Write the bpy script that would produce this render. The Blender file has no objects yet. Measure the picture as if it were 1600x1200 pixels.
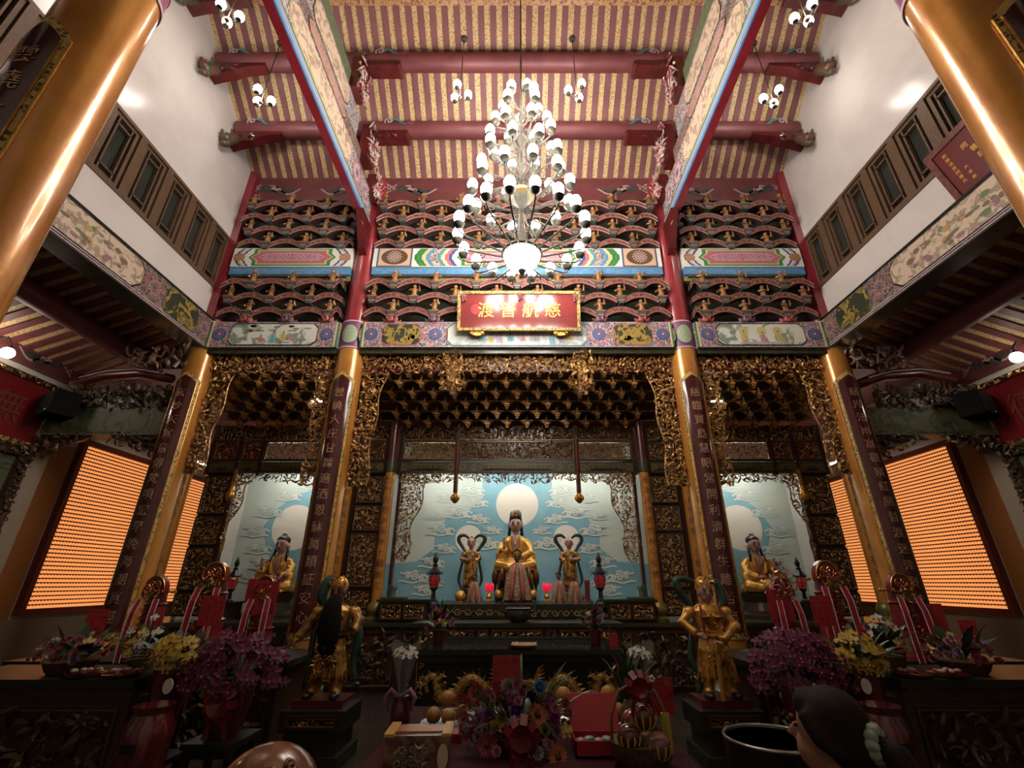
import bpy, math, random
import numpy as np
R = random.Random(7)
PI = math.pi
scene = bpy.context.scene
COL = scene.collection

# ------------------------------------------------------------------ camera, world, exposure
cam_d = bpy.data.cameras.new('camera')
cam_d.sensor_width = 36.0
cam_d.lens = 713.0 / 1600.0 * 36.0
cam_d.shift_x = -8.0 / 1600.0
cam_d.clip_start = 0.05
cam = bpy.data.objects.new('camera', cam_d)
COL.objects.link(cam)
cam.location = (0, 0, 1.6)
cam.rotation_euler = (math.radians(90 + 23.5), 0, 0)
scene.camera = cam
world = bpy.data.worlds.new('world')
scene.world = world
world.use_nodes = True
world.node_tree.nodes['Background'].inputs[0].default_value = (1, .86, .72, 1)
world.node_tree.nodes['Background'].inputs[1].default_value = 0.005
scene.view_settings.view_transform = 'Standard'
scene.view_settings.look = 'None'
scene.view_settings.gamma = 1.0
scene.view_settings.use_curve_mapping = False
scene.view_settings.exposure = 0.0
BULB = 66.0       # radiance of the chandelier bulbs

# ------------------------------------------------------------------ geometry helpers
class G:
    """collects geometry of one mesh object"""
    def __init__(s):
        s.v = []; s.b = []; s.n = 0
    def add(s, VF, mi=0):
        V, F = VF
        V = np.asarray(V, float).reshape(-1, 3)
        if isinstance(F, np.ndarray):
            s.b.append((F + s.n, mi))
        else:
            by = {}
            for f in F: by.setdefault(len(f), []).append(f)
            for k in by: s.b.append((np.array(by[k], int) + s.n, mi))
        s.v.append(V); s.n += len(V)
        return s
    def mesh(s, name, mats, smooth=False):
        me = bpy.data.meshes.new(name)
        V = np.concatenate(s.v)
        tot = sum(b.shape[0] for b, _ in s.b)
        loops = np.concatenate([b.ravel() for b, _ in s.b])
        sizes = np.concatenate([np.full(b.shape[0], b.shape[1], int) for b, _ in s.b])
        start = np.concatenate(([0], np.cumsum(sizes)[:-1]))
        mi = np.concatenate([np.full(b.shape[0], m, int) for b, m in s.b])
        me.vertices.add(len(V)); me.loops.add(len(loops)); me.polygons.add(tot)
        me.vertices.foreach_set('co', V.ravel())
        me.loops.foreach_set('vertex_index', loops.astype(np.int32))
        me.polygons.foreach_set('loop_start', start.astype(np.int32))
        me.polygons.foreach_set('material_index', mi.astype(np.int32))
        me.polygons.foreach_set('use_smooth', np.full(tot, smooth is not False))
        for m in (mats if isinstance(mats, (list, tuple)) else [mats]): me.materials.append(m)
        me.update(calc_edges=True)
        if smooth is not False and smooth is not True:
            try: me.set_sharp_from_angle(angle=math.radians(smooth))
            except Exception: pass
        return me
    def build(s, name, mats, parent=None, smooth=False, loc=None, rz=0):
        return obj(name, s.mesh(name, mats, smooth), parent, loc, rz)

def obj(name, me, parent=None, loc=None, rz=0):
    o = bpy.data.objects.new(name, me)
    COL.objects.link(o)
    if loc is not None: o.location = loc
    if rz: o.rotation_euler = (0, 0, rz)
    if parent is not None: o.parent = parent
    return o
def tag(o, label, cat, group=None):
    o['label'] = label; o['category'] = cat
    if group: o['group'] = group
    return o
def thing(name, label, cat, loc=(0, 0, 0), rz=0, group=None):
    return tag(obj(name, None, None, loc, rz), label, cat, group)
def structure(name, loc=(0, 0, 0), me=None):
    o = obj(name, me, None, loc); o['kind'] = 'structure'; return o
def stuff(o):
    o['kind'] = 'stuff'; return o

def box(c, s, rz=0.0):
    x, y, z = s[0] / 2, s[1] / 2, s[2] / 2
    V = np.array([(-x,-y,-z),(x,-y,-z),(x,y,-z),(-x,y,-z),(-x,-y,z),(x,-y,z),(x,y,z),(-x,y,z)], float)
    if rz:
        c_, s_ = math.cos(rz), math.sin(rz)
        V = V @ np.array([[c_, s_, 0], [-s_, c_, 0], [0, 0, 1]])
    return V + np.array(c), np.array([(0,3,2,1),(4,5,6,7),(0,1,5,4),(1,2,6,5),(2,3,7,6),(3,0,4,7)])
def box2(a, b):
    a = np.array(a, float); b = np.array(b, float)
    return box((a + b) / 2, np.abs(b - a))
def tube(path, r, n=6, cap=True):
    P = np.array(path, float); m = len(P)
    r = np.full(m, r) if np.isscalar(r) else np.array(r, float)
    T = np.gradient(P, axis=0)
    T /= np.linalg.norm(T, axis=1)[:, None] + 1e-12
    up = np.array([0, 0, 1.0]) if abs(T[0][2]) < .9 else np.array([1.0, 0, 0])
    V = []
    for i in range(m):
        up = up - T[i] * np.dot(up, T[i]); up /= np.linalg.norm(up) + 1e-12
        w = np.cross(T[i], up)
        for k in range(n):
            a = 2 * PI * k / n
            V.append(P[i] + r[i] * (math.cos(a) * up + math.sin(a) * w))
    F = [(i*n+k, i*n+(k+1)%n, (i+1)*n+(k+1)%n, (i+1)*n+k) for i in range(m-1) for k in range(n)]
    if cap: F += [tuple(range(n-1, -1, -1)), tuple((m-1)*n+k for k in range(n))]
    return V, F
def sm(P, k=5):
    """a smooth run of points through P"""
    P = np.array(P, float); Q = np.vstack([2*P[0]-P[1], P, 2*P[-1]-P[-2]]); out = []
    for i in range(1, len(Q)-2):
        for t in np.linspace(0, 1, k, endpoint=False):
            out.append(.5*((2*Q[i])+(-Q[i-1]+Q[i+1])*t+(2*Q[i-1]-5*Q[i]+4*Q[i+1]-Q[i+2])*t*t+(-Q[i-1]+3*Q[i]-3*Q[i+1]+Q[i+2])*t**3))
    out.append(P[-1]); return np.array(out)
def smr(r, k=5): return np.interp(np.linspace(0, len(r)-1, (len(r)-1)*k+1), range(len(r)), r)
def lathe(prof, n=16, c=(0, 0, 0), a0=0, a1=2*PI):
    full = abs(a1 - a0 - 2*PI) < 1e-6
    k = n if full else n + 1
    V = [(c[0] + r*math.cos(a0+(a1-a0)*i/n), c[1] + r*math.sin(a0+(a1-a0)*i/n), c[2] + z) for r, z in prof for i in range(k)]
    F = []
    for j in range(len(prof)-1):
        for i in range(n):
            i2 = (i+1) % k if full else i+1
            F.append((j*k+i, j*k+i2, (j+1)*k+i2, (j+1)*k+i))
    if full:
        F.append(tuple(range(k-1, -1, -1))); F.append(tuple((len(prof)-1)*k+i for i in range(k)))
    return V, F
def sphere(c, r, nu=10, nv=6):
    if np.isscalar(r): r = (r, r, r)
    V = []; F = []
    for j in range(nv+1):
        p = -PI/2 + PI*j/nv
        p = max(-PI/2+.06, min(PI/2-.06, p))
        for i in range(nu):
            a = 2*PI*i/nu
            V.append((c[0]+r[0]*math.cos(p)*math.cos(a), c[1]+r[1]*math.cos(p)*math.sin(a), c[2]+r[2]*math.sin(p)))
    F = [(j*nu+i, j*nu+(i+1)%nu, (j+1)*nu+(i+1)%nu, (j+1)*nu+i) for j in range(nv) for i in range(nu)]
    F += [tuple(range(nu-1, -1, -1)), tuple(nv*nu+i for i in range(nu))]
    return V, F
def loft(secs, n=16):
    """secs: (x, y, z, rx, ry) ellipses lying flat, stacked"""
    V = []
    for x, y, z, rx, ry in secs:
        for i in range(n):
            a = 2*PI*i/n
            V.append((x+rx*math.cos(a), y+ry*math.sin(a), z))
    m = len(secs)
    F = [(j*n+i, j*n+(i+1)%n, (j+1)*n+(i+1)%n, (j+1)*n+i) for j in range(m-1) for i in range(n)]
    F += [tuple(range(n-1, -1, -1)), tuple((m-1)*n+i for i in range(n))]
    return V, F
class Fr:
    """a flat working plane: origin, u, v, and outward normal n"""
    def __init__(s, O, U, V, N):
        s.O, s.U, s.V, s.N = [np.array(a, float) for a in (O, U, V, N)]
    def m(s, P):
        P = np.asarray(P, float).reshape(-1, 3)
        return s.O + P[:, :1]*s.U + P[:, 1:2]*s.V + P[:, 2:3]*s.N
def front(x=0, y=0, z=0): return Fr((x, y, z), (1, 0, 0), (0, 0, 1), (0, -1, 0))
def prism(fr, poly, n0, n1):
    k = len(poly)
    P = [(u, v, n0) for u, v in poly] + [(u, v, n1) for u, v in poly]
    F = [tuple(range(k, 2*k))] + [(i, (i+1)%k, k+(i+1)%k, k+i) for i in range(k)] + [tuple(range(k-1, -1, -1))]
    return fr.m(P), F
def rect(u0, v0, u1, v1): return [(u0, v0), (u1, v0), (u1, v1), (u0, v1)]
def octo(u0, v0, u1, v1, c): return [(u0+c, v0), (u1-c, v0), (u1, v0+c), (u1, v1-c), (u1-c, v1), (u0+c, v1), (u0, v1-c), (u0, v0+c)]
def disc(cu, cv, ru, rv=None, k=20):
    rv = ru if rv is None else rv
    return [(cu+ru*math.cos(2*PI*i/k), cv+rv*math.sin(2*PI*i/k)) for i in range(k)]
def frame4(g, fr, u0, v0, u1, v1, w, n0, n1, mi=0):
    for a in (rect(u0, v0, u1, v0+w), rect(u0, v1-w, u1, v1), rect(u0, v0+w, u0+w, v1-w), rect(u1-w, v0+w, u1, v1-w)):
        g.add(prism(fr, a, n0, n1), mi)
def ribbon(fr, pts, w, n):
    """flat painted stroke along 2-D points, w may vary"""
    P = np.array(pts, float); m = len(P)
    T = np.gradient(P, axis=0); T /= np.linalg.norm(T, axis=1)[:, None] + 1e-9
    Nn = np.stack([-T[:, 1], T[:, 0]], 1)
    w = np.full(m, w) if np.isscalar(w) else np.array(w)
    A = P + Nn*w[:, None]/2; B = P - Nn*w[:, None]/2
    V = np.zeros((2*m, 3)); V[:m, :2] = A; V[m:, :2] = B; V[:, 2] = n
    return fr.m(V), np.array([(m+i, m+i+1, i+1, i) for i in range(m-1)])
def spiral(cu, cv, r, turns=1.6, a0=0, flip=1, k=22, r0=.12):
    return [(cu + flip*r*(r0+(1-r0)*t)*math.cos(a0+turns*2*PI*t), cv + r*(r0+(1-r0)*t)*math.sin(a0+turns*2*PI*t)) for t in np.linspace(0, 1, k)]

# glyphs from Blender's own fallback fonts
_gl = {}
def glyph(ch):
    if ch not in _gl:
        c = bpy.data.curves.new('ink', 'FONT'); c.body = ch; c.resolution_u = 1
        o = bpy.data.objects.new('ink', c); COL.objects.link(o)
        me = bpy.data.meshes.new_from_object(o.evaluated_get(bpy.context.evaluated_depsgraph_get()))
        V = np.array([v.co[:2] for v in me.vertices]).reshape(-1, 2)
        F = [tuple(p.vertices) for p in me.polygons]
        if len(V): V = V - np.array([.5, .38])
        bpy.data.objects.remove(o); bpy.data.curves.remove(c); bpy.data.meshes.remove(me)
        _gl[ch] = (V, F)
    return _gl[ch]
def glyph_flat(fr, ch, cu, cv, size, n, bold=1.0):
    V, F = glyph(ch)
    P = np.zeros((len(V), 3)); P[:, 0] = cu+V[:, 0]*size*bold; P[:, 1] = cv+V[:, 1]*size; P[:, 2] = n
    return fr.m(P), F
def glyph_cyl(ch, R_, ang, z, size):
    V, F = glyph(ch)
    a = ang + V[:, 0]*size/R_
    return np.stack([R_*np.cos(a), R_*np.sin(a), z+V[:, 1]*size], 1), F

# ------------------------------------------------------------------ materials
def nodes(name):
    m = bpy.data.materials.new(name); m.use_nodes = True
    nt = m.node_tree
    return m, nt, nt.nodes['Principled BSDF']
def c4(c): return (c[0], c[1], c[2], 1)
def ramp(nt, stops, const=False):
    n = nt.nodes.new('ShaderNodeValToRGB'); e = n.color_ramp.elements
    if const: n.color_ramp.interpolation = 'CONSTANT'
    while len(e) < len(stops): e.new(.5)
    for i, (p, c) in enumerate(stops): e[i].position = p; e[i].color = c4(c)
    return n
def mat(name, c, c2=None, sc=6, rough=.5, metal=0.0, bump=0.0, bsc=40, coat=0.0, em=0.0, lo=.42, hi=.6, det=4, stretch=None, emc=None, trans=0, alpha=1, spec=None):
    m, nt, b = nodes(name)
    b.inputs['Base Color'].default_value = c4(c)
    b.inputs['Roughness'].default_value = rough
    b.inputs['Metallic'].default_value = metal
    b.inputs['Coat Weight'].default_value = coat
    b.inputs['Coat Roughness'].default_value = .12
    if spec is not None: b.inputs['Specular IOR Level'].default_value = spec
    if trans: b.inputs['Transmission Weight'].default_value = trans
    if alpha < 1: b.inputs['Alpha'].default_value = alpha
    tc = nt.nodes.new('ShaderNodeTexCoord'); src = tc.outputs['Object']
    if stretch:
        mp = nt.nodes.new('ShaderNodeMapping'); mp.inputs['Scale'].default_value = stretch
        nt.links.new(src, mp.inputs[0]); src = mp.outputs[0]
    if c2:
        n = nt.nodes.new('ShaderNodeTexNoise'); n.inputs['Scale'].default_value = sc; n.inputs['Detail'].default_value = det
        nt.links.new(src, n.inputs['Vector'])
        r = ramp(nt, [(lo, c), (hi, c2)]); nt.links.new(n.outputs['Fac'], r.inputs[0])
        nt.links.new(r.outputs[0], b.inputs['Base Color'])
    if bump:
        n = nt.nodes.new('ShaderNodeTexNoise'); n.inputs['Scale'].default_value = bsc; n.inputs['Detail'].default_value = 3
        nt.links.new(src, n.inputs['Vector'])
        bp = nt.nodes.new('ShaderNodeBump'); bp.inputs['Strength'].default_value = bump; bp.inputs['Distance'].default_value = .02
        nt.links.new(n.outputs['Fac'], bp.inputs['Height']); nt.links.new(bp.outputs[0], b.inputs['Normal'])
    if em:
        b.inputs['Emission Color'].default_value = c4(emc or c); b.inputs['Emission Strength'].default_value = em
    return m
def mat_brocade(name, cols, sc, edge=(.55, .5, .42), ew=.06, rough=.5):
    """close-set painted brocade: coloured cells with pale outlines"""
    m, nt, b = nodes(name); b.inputs['Roughness'].default_value = rough
    tc = nt.nodes.new('ShaderNodeTexCoord')
    v = nt.nodes.new('ShaderNodeTexVoronoi'); v.inputs['Scale'].default_value = sc
    e = nt.nodes.new('ShaderNodeTexVoronoi'); e.feature = 'DISTANCE_TO_EDGE'; e.inputs['Scale'].default_value = sc
    for n in (v, e): nt.links.new(tc.outputs['Object'], n.inputs['Vector'])
    sx = nt.nodes.new('ShaderNodeSeparateColor'); nt.links.new(v.outputs['Color'], sx.inputs[0])
    r = ramp(nt, [(i/len(cols), c) for i, c in enumerate(cols)], True); nt.links.new(sx.outputs[0], r.inputs[0])
    lt = nt.nodes.new('ShaderNodeMath'); lt.operation = 'LESS_THAN'; lt.inputs[1].default_value = ew
    nt.links.new(e.outputs['Distance'], lt.inputs[0])
    mx = nt.nodes.new('ShaderNodeMixRGB'); mx.inputs[2].default_value = c4(edge)
    nt.links.new(lt.outputs[0], mx.inputs[0]); nt.links.new(r.outputs[0], mx.inputs[1])
    nt.links.new(mx.outputs[0], b.inputs['Base Color'])
    return m
def mat_painting(name, paper, inks, sc=5, stretch=(1, 1, 1), rough=.55):
    """ink landscape: paper with washes of colour in broken patches and fine dark lines"""
    m, nt, b = nodes(name); b.inputs['Roughness'].default_value = rough
    tc = nt.nodes.new('ShaderNodeTexCoord')
    mp = nt.nodes.new('ShaderNodeMapping'); mp.inputs['Scale'].default_value = stretch
    nt.links.new(tc.outputs['Object'], mp.inputs[0])
    n = nt.nodes.new('ShaderNodeTexNoise'); n.inputs['Scale'].default_value = sc; n.inputs['Detail'].default_value = 9; n.inputs['Distortion'].default_value = 1.2
    nt.links.new(mp.outputs[0], n.inputs['Vector'])
    st = [(.0, paper), (.5, paper)] + [(.53 + .06*i, c) for i, c in enumerate(inks)] + [(.56 + .06*len(inks), paper)]
    r = ramp(nt, st); nt.links.new(n.outputs['Fac'], r.inputs[0])
    w = nt.nodes.new('ShaderNodeTexNoise'); w.inputs['Scale'].default_value = sc*4; w.inputs['Detail'].default_value = 5; w.inputs['Distortion'].default_value = 2
    nt.links.new(mp.outputs[0], w.inputs['Vector'])
    r2 = ramp(nt, [(.485, (1, 1, 1)), (.5, (.45, .42, .36)), (.515, (1, 1, 1))]); nt.links.new(w.outputs['Fac'], r2.inputs[0])
    mx = nt.nodes.new('ShaderNodeMixRGB'); mx.blend_type = 'MULTIPLY'; mx.inputs[0].default_value = .7
    nt.links.new(r.outputs[0], mx.inputs[1]); nt.links.new(r2.outputs[0], mx.inputs[2])
    nt.links.new(mx.outputs[0], b.inputs['Base Color'])
    return m

MT = {}
MT['red'] = mat('red_lacquer', (.27, .02, .032), (.22, .016, .026), 3, rough=.3, coat=.5)
MT['redmatt'] = mat('red_paint', (.16, .042, .046), (.13, .034, .038), 4, rough=.5)
MT['darkred'] = mat('dark_red_wood', (.11, .012, .012), (.07, .01, .01), 6, rough=.35, coat=.3)
MT['ochre'] = mat('ochre_lacquer', (.57, .25, .05), (.48, .195, .035), 2.5, rough=.26, metal=.25, coat=.7, bump=.05, bsc=30)
MT['white'] = mat('white_plaster', (.66, .62, .59), (.62, .58, .55), 2, rough=.22, bump=.02, bsc=6)
MT['white2'] = mat('white_wall', (.62, .58, .52), rough=.6)
MT['dwood'] = mat('dark_wood', (.035, .018, .01), (.06, .03, .014), 9, rough=.3, stretch=(1, 1, 5), coat=.3)
MT['wood'] = mat('brown_wood', (.13, .075, .04), (.09, .05, .028), 14, rough=.5, stretch=(4, 4, 1))
MT['glass'] = mat('dark_window_glass', (.03, .035, .03), rough=.12)
MT['black'] = mat('black_lacquer', (.012, .011, .01), rough=.3)
MT['gold'] = mat('gold_leaf', (.62, .33, .07), (.42, .2, .04), 18, rough=.34, metal=.75)
MT['gilt'] = mat('gilded_carving', (.62, .35, .11), (.12, .05, .02), 15, rough=.38, metal=.35, lo=.4, hi=.62)
MT['giltd'] = mat('dull_gilded_carving', (.52, .30, .10), (.09, .04, .018), 15, rough=.42, metal=.25, lo=.36, hi=.6)
MT['giltr'] = mat('red_gold_carving', (.45, .2, .07), (.24, .035, .03), 14, rough=.42, metal=.35, lo=.42, hi=.55)
MT['dgreen'] = mat('dark_green_board', (.018, .028, .016), (.03, .036, .02), 5, rough=.5)
MT['olive'] = mat('olive_beam_paint', (.05, .052, .026), (.035, .035, .02), 6, rough=.22)
MT['blue'] = mat('sky_blue_paint', (.09, .26, .47), (.07, .21, .40), 7, rough=.5)
MT['green'] = mat('green_paint', (.03, .19, .05), rough=.5)
MT['teal'] = mat('teal_paint', (.08, .24, .27), rough=.5)
MT['pink'] = mat('rose_paint', (.42, .12, .15), rough=.5)
MT['navy'] = mat('navy_paint', (.05, .07, .2), rough=.5)
MT['cream'] = mat('cream_paint', (.62, .52, .33), rough=.5)
MT['yellowl'] = mat('pale_yellow_paint', (.6, .5, .22), rough=.5)
MT['paper'] = mat('pale_panel', (.66, .68, .6), rough=.45)
MT['purple'] = mat('plum_paint', (.22, .05, .12), rough=.45)
MT['lilac'] = mat('lilac_line', (.5, .4, .46), rough=.5)
MT['stone'] = mat('grey_green_stone', (.16, .14, .09), (.1, .09, .06), 10, rough=.3)
MT['broc'] = mat_brocade('brocade_paint', [(.05, .05, .09), (.4, .12, .15), (.05, .16, .16), (.12, .18, .4), (.5, .35, .35), (.06, .08, .05)], 26)
MT['brocd'] = mat_brocade('dark_brocade_paint', [(.04, .04, .04), (.3, .1, .1), (.05, .07, .06), (.2, .12, .1), (.03, .04, .07)], 24, edge=(.3, .24, .2))
MT['brocg'] = mat_brocade('green_brocade_paint', [(.03, .05, .03), (.06, .09, .03), (.1, .1, .04)], 22, edge=(.22, .2, .1))
MT['scene1'] = mat_painting('ink_landscape', (.68, .70, .62), [(.35, .42, .36), (.16, .24, .2), (.4, .36, .2)], 3.2)
MT['scene2'] = mat_painting('ink_scroll', (.66, .69, .64), [(.5, .56, .56), (.4, .45, .47)], 3.5)
MT['scene3'] = mat_painting('buff_landscape', (.58, .46, .35), [(.45, .37, .25), (.26, .2, .14), (.46, .28, .24), (.2, .18, .11)], 7.0)
MT['scene4'] = mat_painting('rose_landscape', (.42, .25, .21), [(.35, .22, .18), (.25, .15, .12)], 7.0)
MT['scene5'] = mat_painting('green_landscape', (.10, .11, .06), [(.06, .075, .035), (.04, .05, .02), (.13, .12, .06)], 4.0)
MT['goldfig'] = mat_painting('gold_still_life', (.03, .035, .018), [(.3, .2, .04), (.36, .26, .06), (.2, .13, .03)], 6)
def mat_sheath():
    m, nt, b = nodes('gold_patterned_boards'); b.inputs['Roughness'].default_value = .5
    tc = nt.nodes.new('ShaderNodeTexCoord')
    v = nt.nodes.new('ShaderNodeTexNoise'); v.inputs['Scale'].default_value = 42; v.inputs['Detail'].default_value = 2
    nt.links.new(tc.outputs['Object'], v.inputs['Vector'])
    r = ramp(nt, [(.40, (.30, .18, .07)), (.47, (.58, .42, .2)), (.6, (.62, .46, .24))])
    nt.links.new(v.outputs['Fac'], r.inputs[0]); nt.links.new(r.outputs[0], b.inputs['Base Color'])
    return m
MT['sheath'] = mat_sheath()

# ------------------------------------------------------------------ dimensions of the hall
XI, XO, YC, RC = 2.93, 5.55, 7.2, .23       # inner and outer column rows, back column line, column radius
YF = 1.95                                   # front column line
XW = 8.1                                    # aisle walls
YR, ZE, SL = 4.6, 9.4, .72                  # ridge line, eave height of the nave ceiling, slope
def zroof(y): return ZE + SL*(YC - y) if y >= YR else ZE + SL*(YC - 2*YR + y)
# ================================================================== STRUCTURE
g = G().add(box2((-9, -3, -.1), (9, 12.6, 0)))
floor = structure('floor', me=g.mesh('floor', mat('dark_stone_floor', (.06, .045, .035), (.04, .03, .025), 3, rough=.2)))

# nave ceiling: patterned boards with red rafters under them
ceiling = structure('ceiling')
YB = 2*YR - YC
g = G()
for y0, y1 in ((YC, YR), (YR, YB - 1.5)):
    V = [(-XO-.1, y0, zroof(y0)), (XO+.1, y0, zroof(y0)), (XO+.1, y1, zroof(y1)), (-XO-.1, y1, zroof(y1)),
         (-XO-.1, y0, zroof(y0)+.1), (XO+.1, y0, zroof(y0)+.1), (XO+.1, y1, zroof(y1)+.1), (-XO-.1, y1, zroof(y1)+.1)]
    g.add((V, [(0,1,2,3), (7,6,5,4), (0,4,5,1), (2,6,7,3), (0,3,7,4), (1,5,6,2)]))
g.build('ceiling_boards', MT['sheath'], ceiling)
PUR = [6.33, 5.43]                           # purlin lines of the back slope
PURZ = [zroof(y) - .16 for y in PUR]
def rafter_mesh(y0, y1):
    g = G(); w = .056; d = .028
    V = [(sx*w, y, zroof(y) - dz) for y in (y0, y1) for sx, dz in ((-1, 0), (1, 0), (1, d), (-1, d))]
    g.add((V, [(0,1,2,3), (7,6,5,4), (0,4,5,1), (1,5,6,2), (2,6,7,3), (3,7,4,0)]))
    return g.mesh('rafter', bpy.data.materials.get('haze_greyed_red') or mat('haze_greyed_red', (.2, .075, .08), (.17, .06, .066), 5, rough=.6))  # red lightened and greyed to put haze into the rafter colour
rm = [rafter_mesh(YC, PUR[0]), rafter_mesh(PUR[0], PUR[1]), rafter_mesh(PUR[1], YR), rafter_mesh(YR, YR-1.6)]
NR = 51
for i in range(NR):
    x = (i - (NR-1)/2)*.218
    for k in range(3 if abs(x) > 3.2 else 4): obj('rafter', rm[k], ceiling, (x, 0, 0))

# red top wall under the eave with painted cloud scrolls
def cloud_scroll(g, fr, cu, cv, s, flip, n, mi1, mi2):
    g.add(ribbon(fr, [(cu+flip*a*s, cv+b*s) for a, b in ((-.5,.22),(-.2,.0),(-.5,-.22),(-.42,.0),(-.15,.22),(-.3,-.1),(-.5,.1))], .022*s/.4, n), mi1)
    for k, (a, b, r) in enumerate(((.05, .02, .16), (.38, .0, .14), (.68, -.06, .1))):
        g.add(ribbon(fr, spiral(cu+flip*a*s, cv+b*s, r*s, 1.7, .6*k, flip), .024*s/.4, n), mi1 if k % 2 else mi2)
    g.add(ribbon(fr, [(cu+flip*s*(t*1.25), cv+s*(.17*math.sin(t*7)-.12*t)) for t in np.linspace(0, 1, 24)], .022*s/.4, n), mi1)
    g.add(ribbon(fr, [(cu+flip*s*(.1+t*.95), cv+s*(-.17+.09*math.sin(t*9))) for t in np.linspace(0, 1, 24)], .034*s/.4, n), mi2)
tw = structure('trim_1')
G().add(box2((-XO, 7.12, 8.62), (XO, 7.3, ZE+.05))).build('eave_board', MT['redmatt'], tw)
for x, fl in ((-XO+.28, 1), (-XI-.42, -1), (-XI+.5, 1), (XI-.5, -1), (XI+.42, 1), (XO-.28, -1)):
    g = G(); cloud_scroll(g, front(x, 7.12, 9.14), 0, 0, .6, fl, .006, 0, 1)
    g.build('cloud_scroll', [mat('scroll_grey', (.42, .35, .33), rough=.6), mat('scroll_green', (.03, .06, .05), rough=.6)], tw)

# back wall behind the brackets
wb = structure('wall_back', me=G().add(box2((-XO-.2, 7.32, 5.2), (XO+.2, 7.45, 9.6))).mesh('wall_back', MT['dgreen']))
# front part of the hall behind the camera
structure('wall_front', me=G().add(box2((-9, -3.1, 0), (9, -3, 9))).mesh('wall_front', MT['white2']))

# clerestory walls, their window bands and the painted beams below
WZ0, WZ1 = 6.58, 7.75
for sx, side in ((-1, 'left'), (1, 'right')):
    w = structure('wall_' + side)
    xa, xb = sx*5.6, sx*5.75
    def wall_poly(name, pts):
        g = G(); k = len(pts)
        V = [(xa, y, z) for y, z in pts] + [(xb, y, z) for y, z in pts]
        F = [tuple(range(k)), tuple(range(2*k-1, k-1, -1))] + [(i, k+i, k+(i+1)%k, (i+1)%k) for i in range(k)]
        g.add((V, F)); g.build(name, MT['white'], w)
    wall_poly('plaster_below_windows', [(-1, 5.92), (7.35, 5.92), (7.35, WZ0), (-1, WZ0)])
    wall_poly('plaster_above_windows', [(-1, WZ1), (7.35, WZ1), (7.35, zroof(7.35)+.3), (YR, zroof(YR)+.3), (-1, 9.)])
    wall_poly('plaster_end', [(7.1, WZ0), (7.35, WZ0), (7.35, WZ1), (7.1, WZ1)])
    G().add(box2((sx*5.45, 7.02, 5.9), (sx*5.62, 7.34, 9.7))).build('red_pilaster', MT['red'], w)
# windows: dark wooden casements, one after the other
def window_meshes(sx):
    fr = Fr((0, 0, 0), (0, 1, 0), (0, 0, 1), (-sx, 0, 0)); wd = .57; h = WZ1 - WZ0
    a = G(); frame4(a, fr, 0, 0, wd, h, .055, -.1, .02)
    s = G(); frame4(s, fr, .07, .06, wd-.07, h-.06, .05, -.07, -.005)
    s.add(prism(fr, rect(.16, .06, .185, h-.06), -.06, -.01)); s.add(prism(fr, rect(wd-.185, .06, wd-.16, h-.06), -.06, -.01))
    s.add(prism(fr, rect(.16, .2, wd-.16, .225), -.06, -.01)); s.add(prism(fr, rect(.16, h-.225, wd-.16, h-.2), -.06, -.01))
    p = G().add(prism(fr, rect(.05, .05, wd-.05, h-.05), -.09, -.075))
    return a.mesh('window_frame', MT['wood']), s.mesh('lattice_sash', MT['wood']), p.mesh('pane', MT['glass'])
n = 1
for sx in (-1, 1):
    wm = window_meshes(sx)
    for i in range(10):
        o = structure('window_%d' % n, (sx*5.6, 7.1 - .57*(i+1), WZ0)); n += 1
        for nm, me in zip(('window_frame', 'lattice_sash', 'pane'), wm): obj(nm, me, o)

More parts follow.
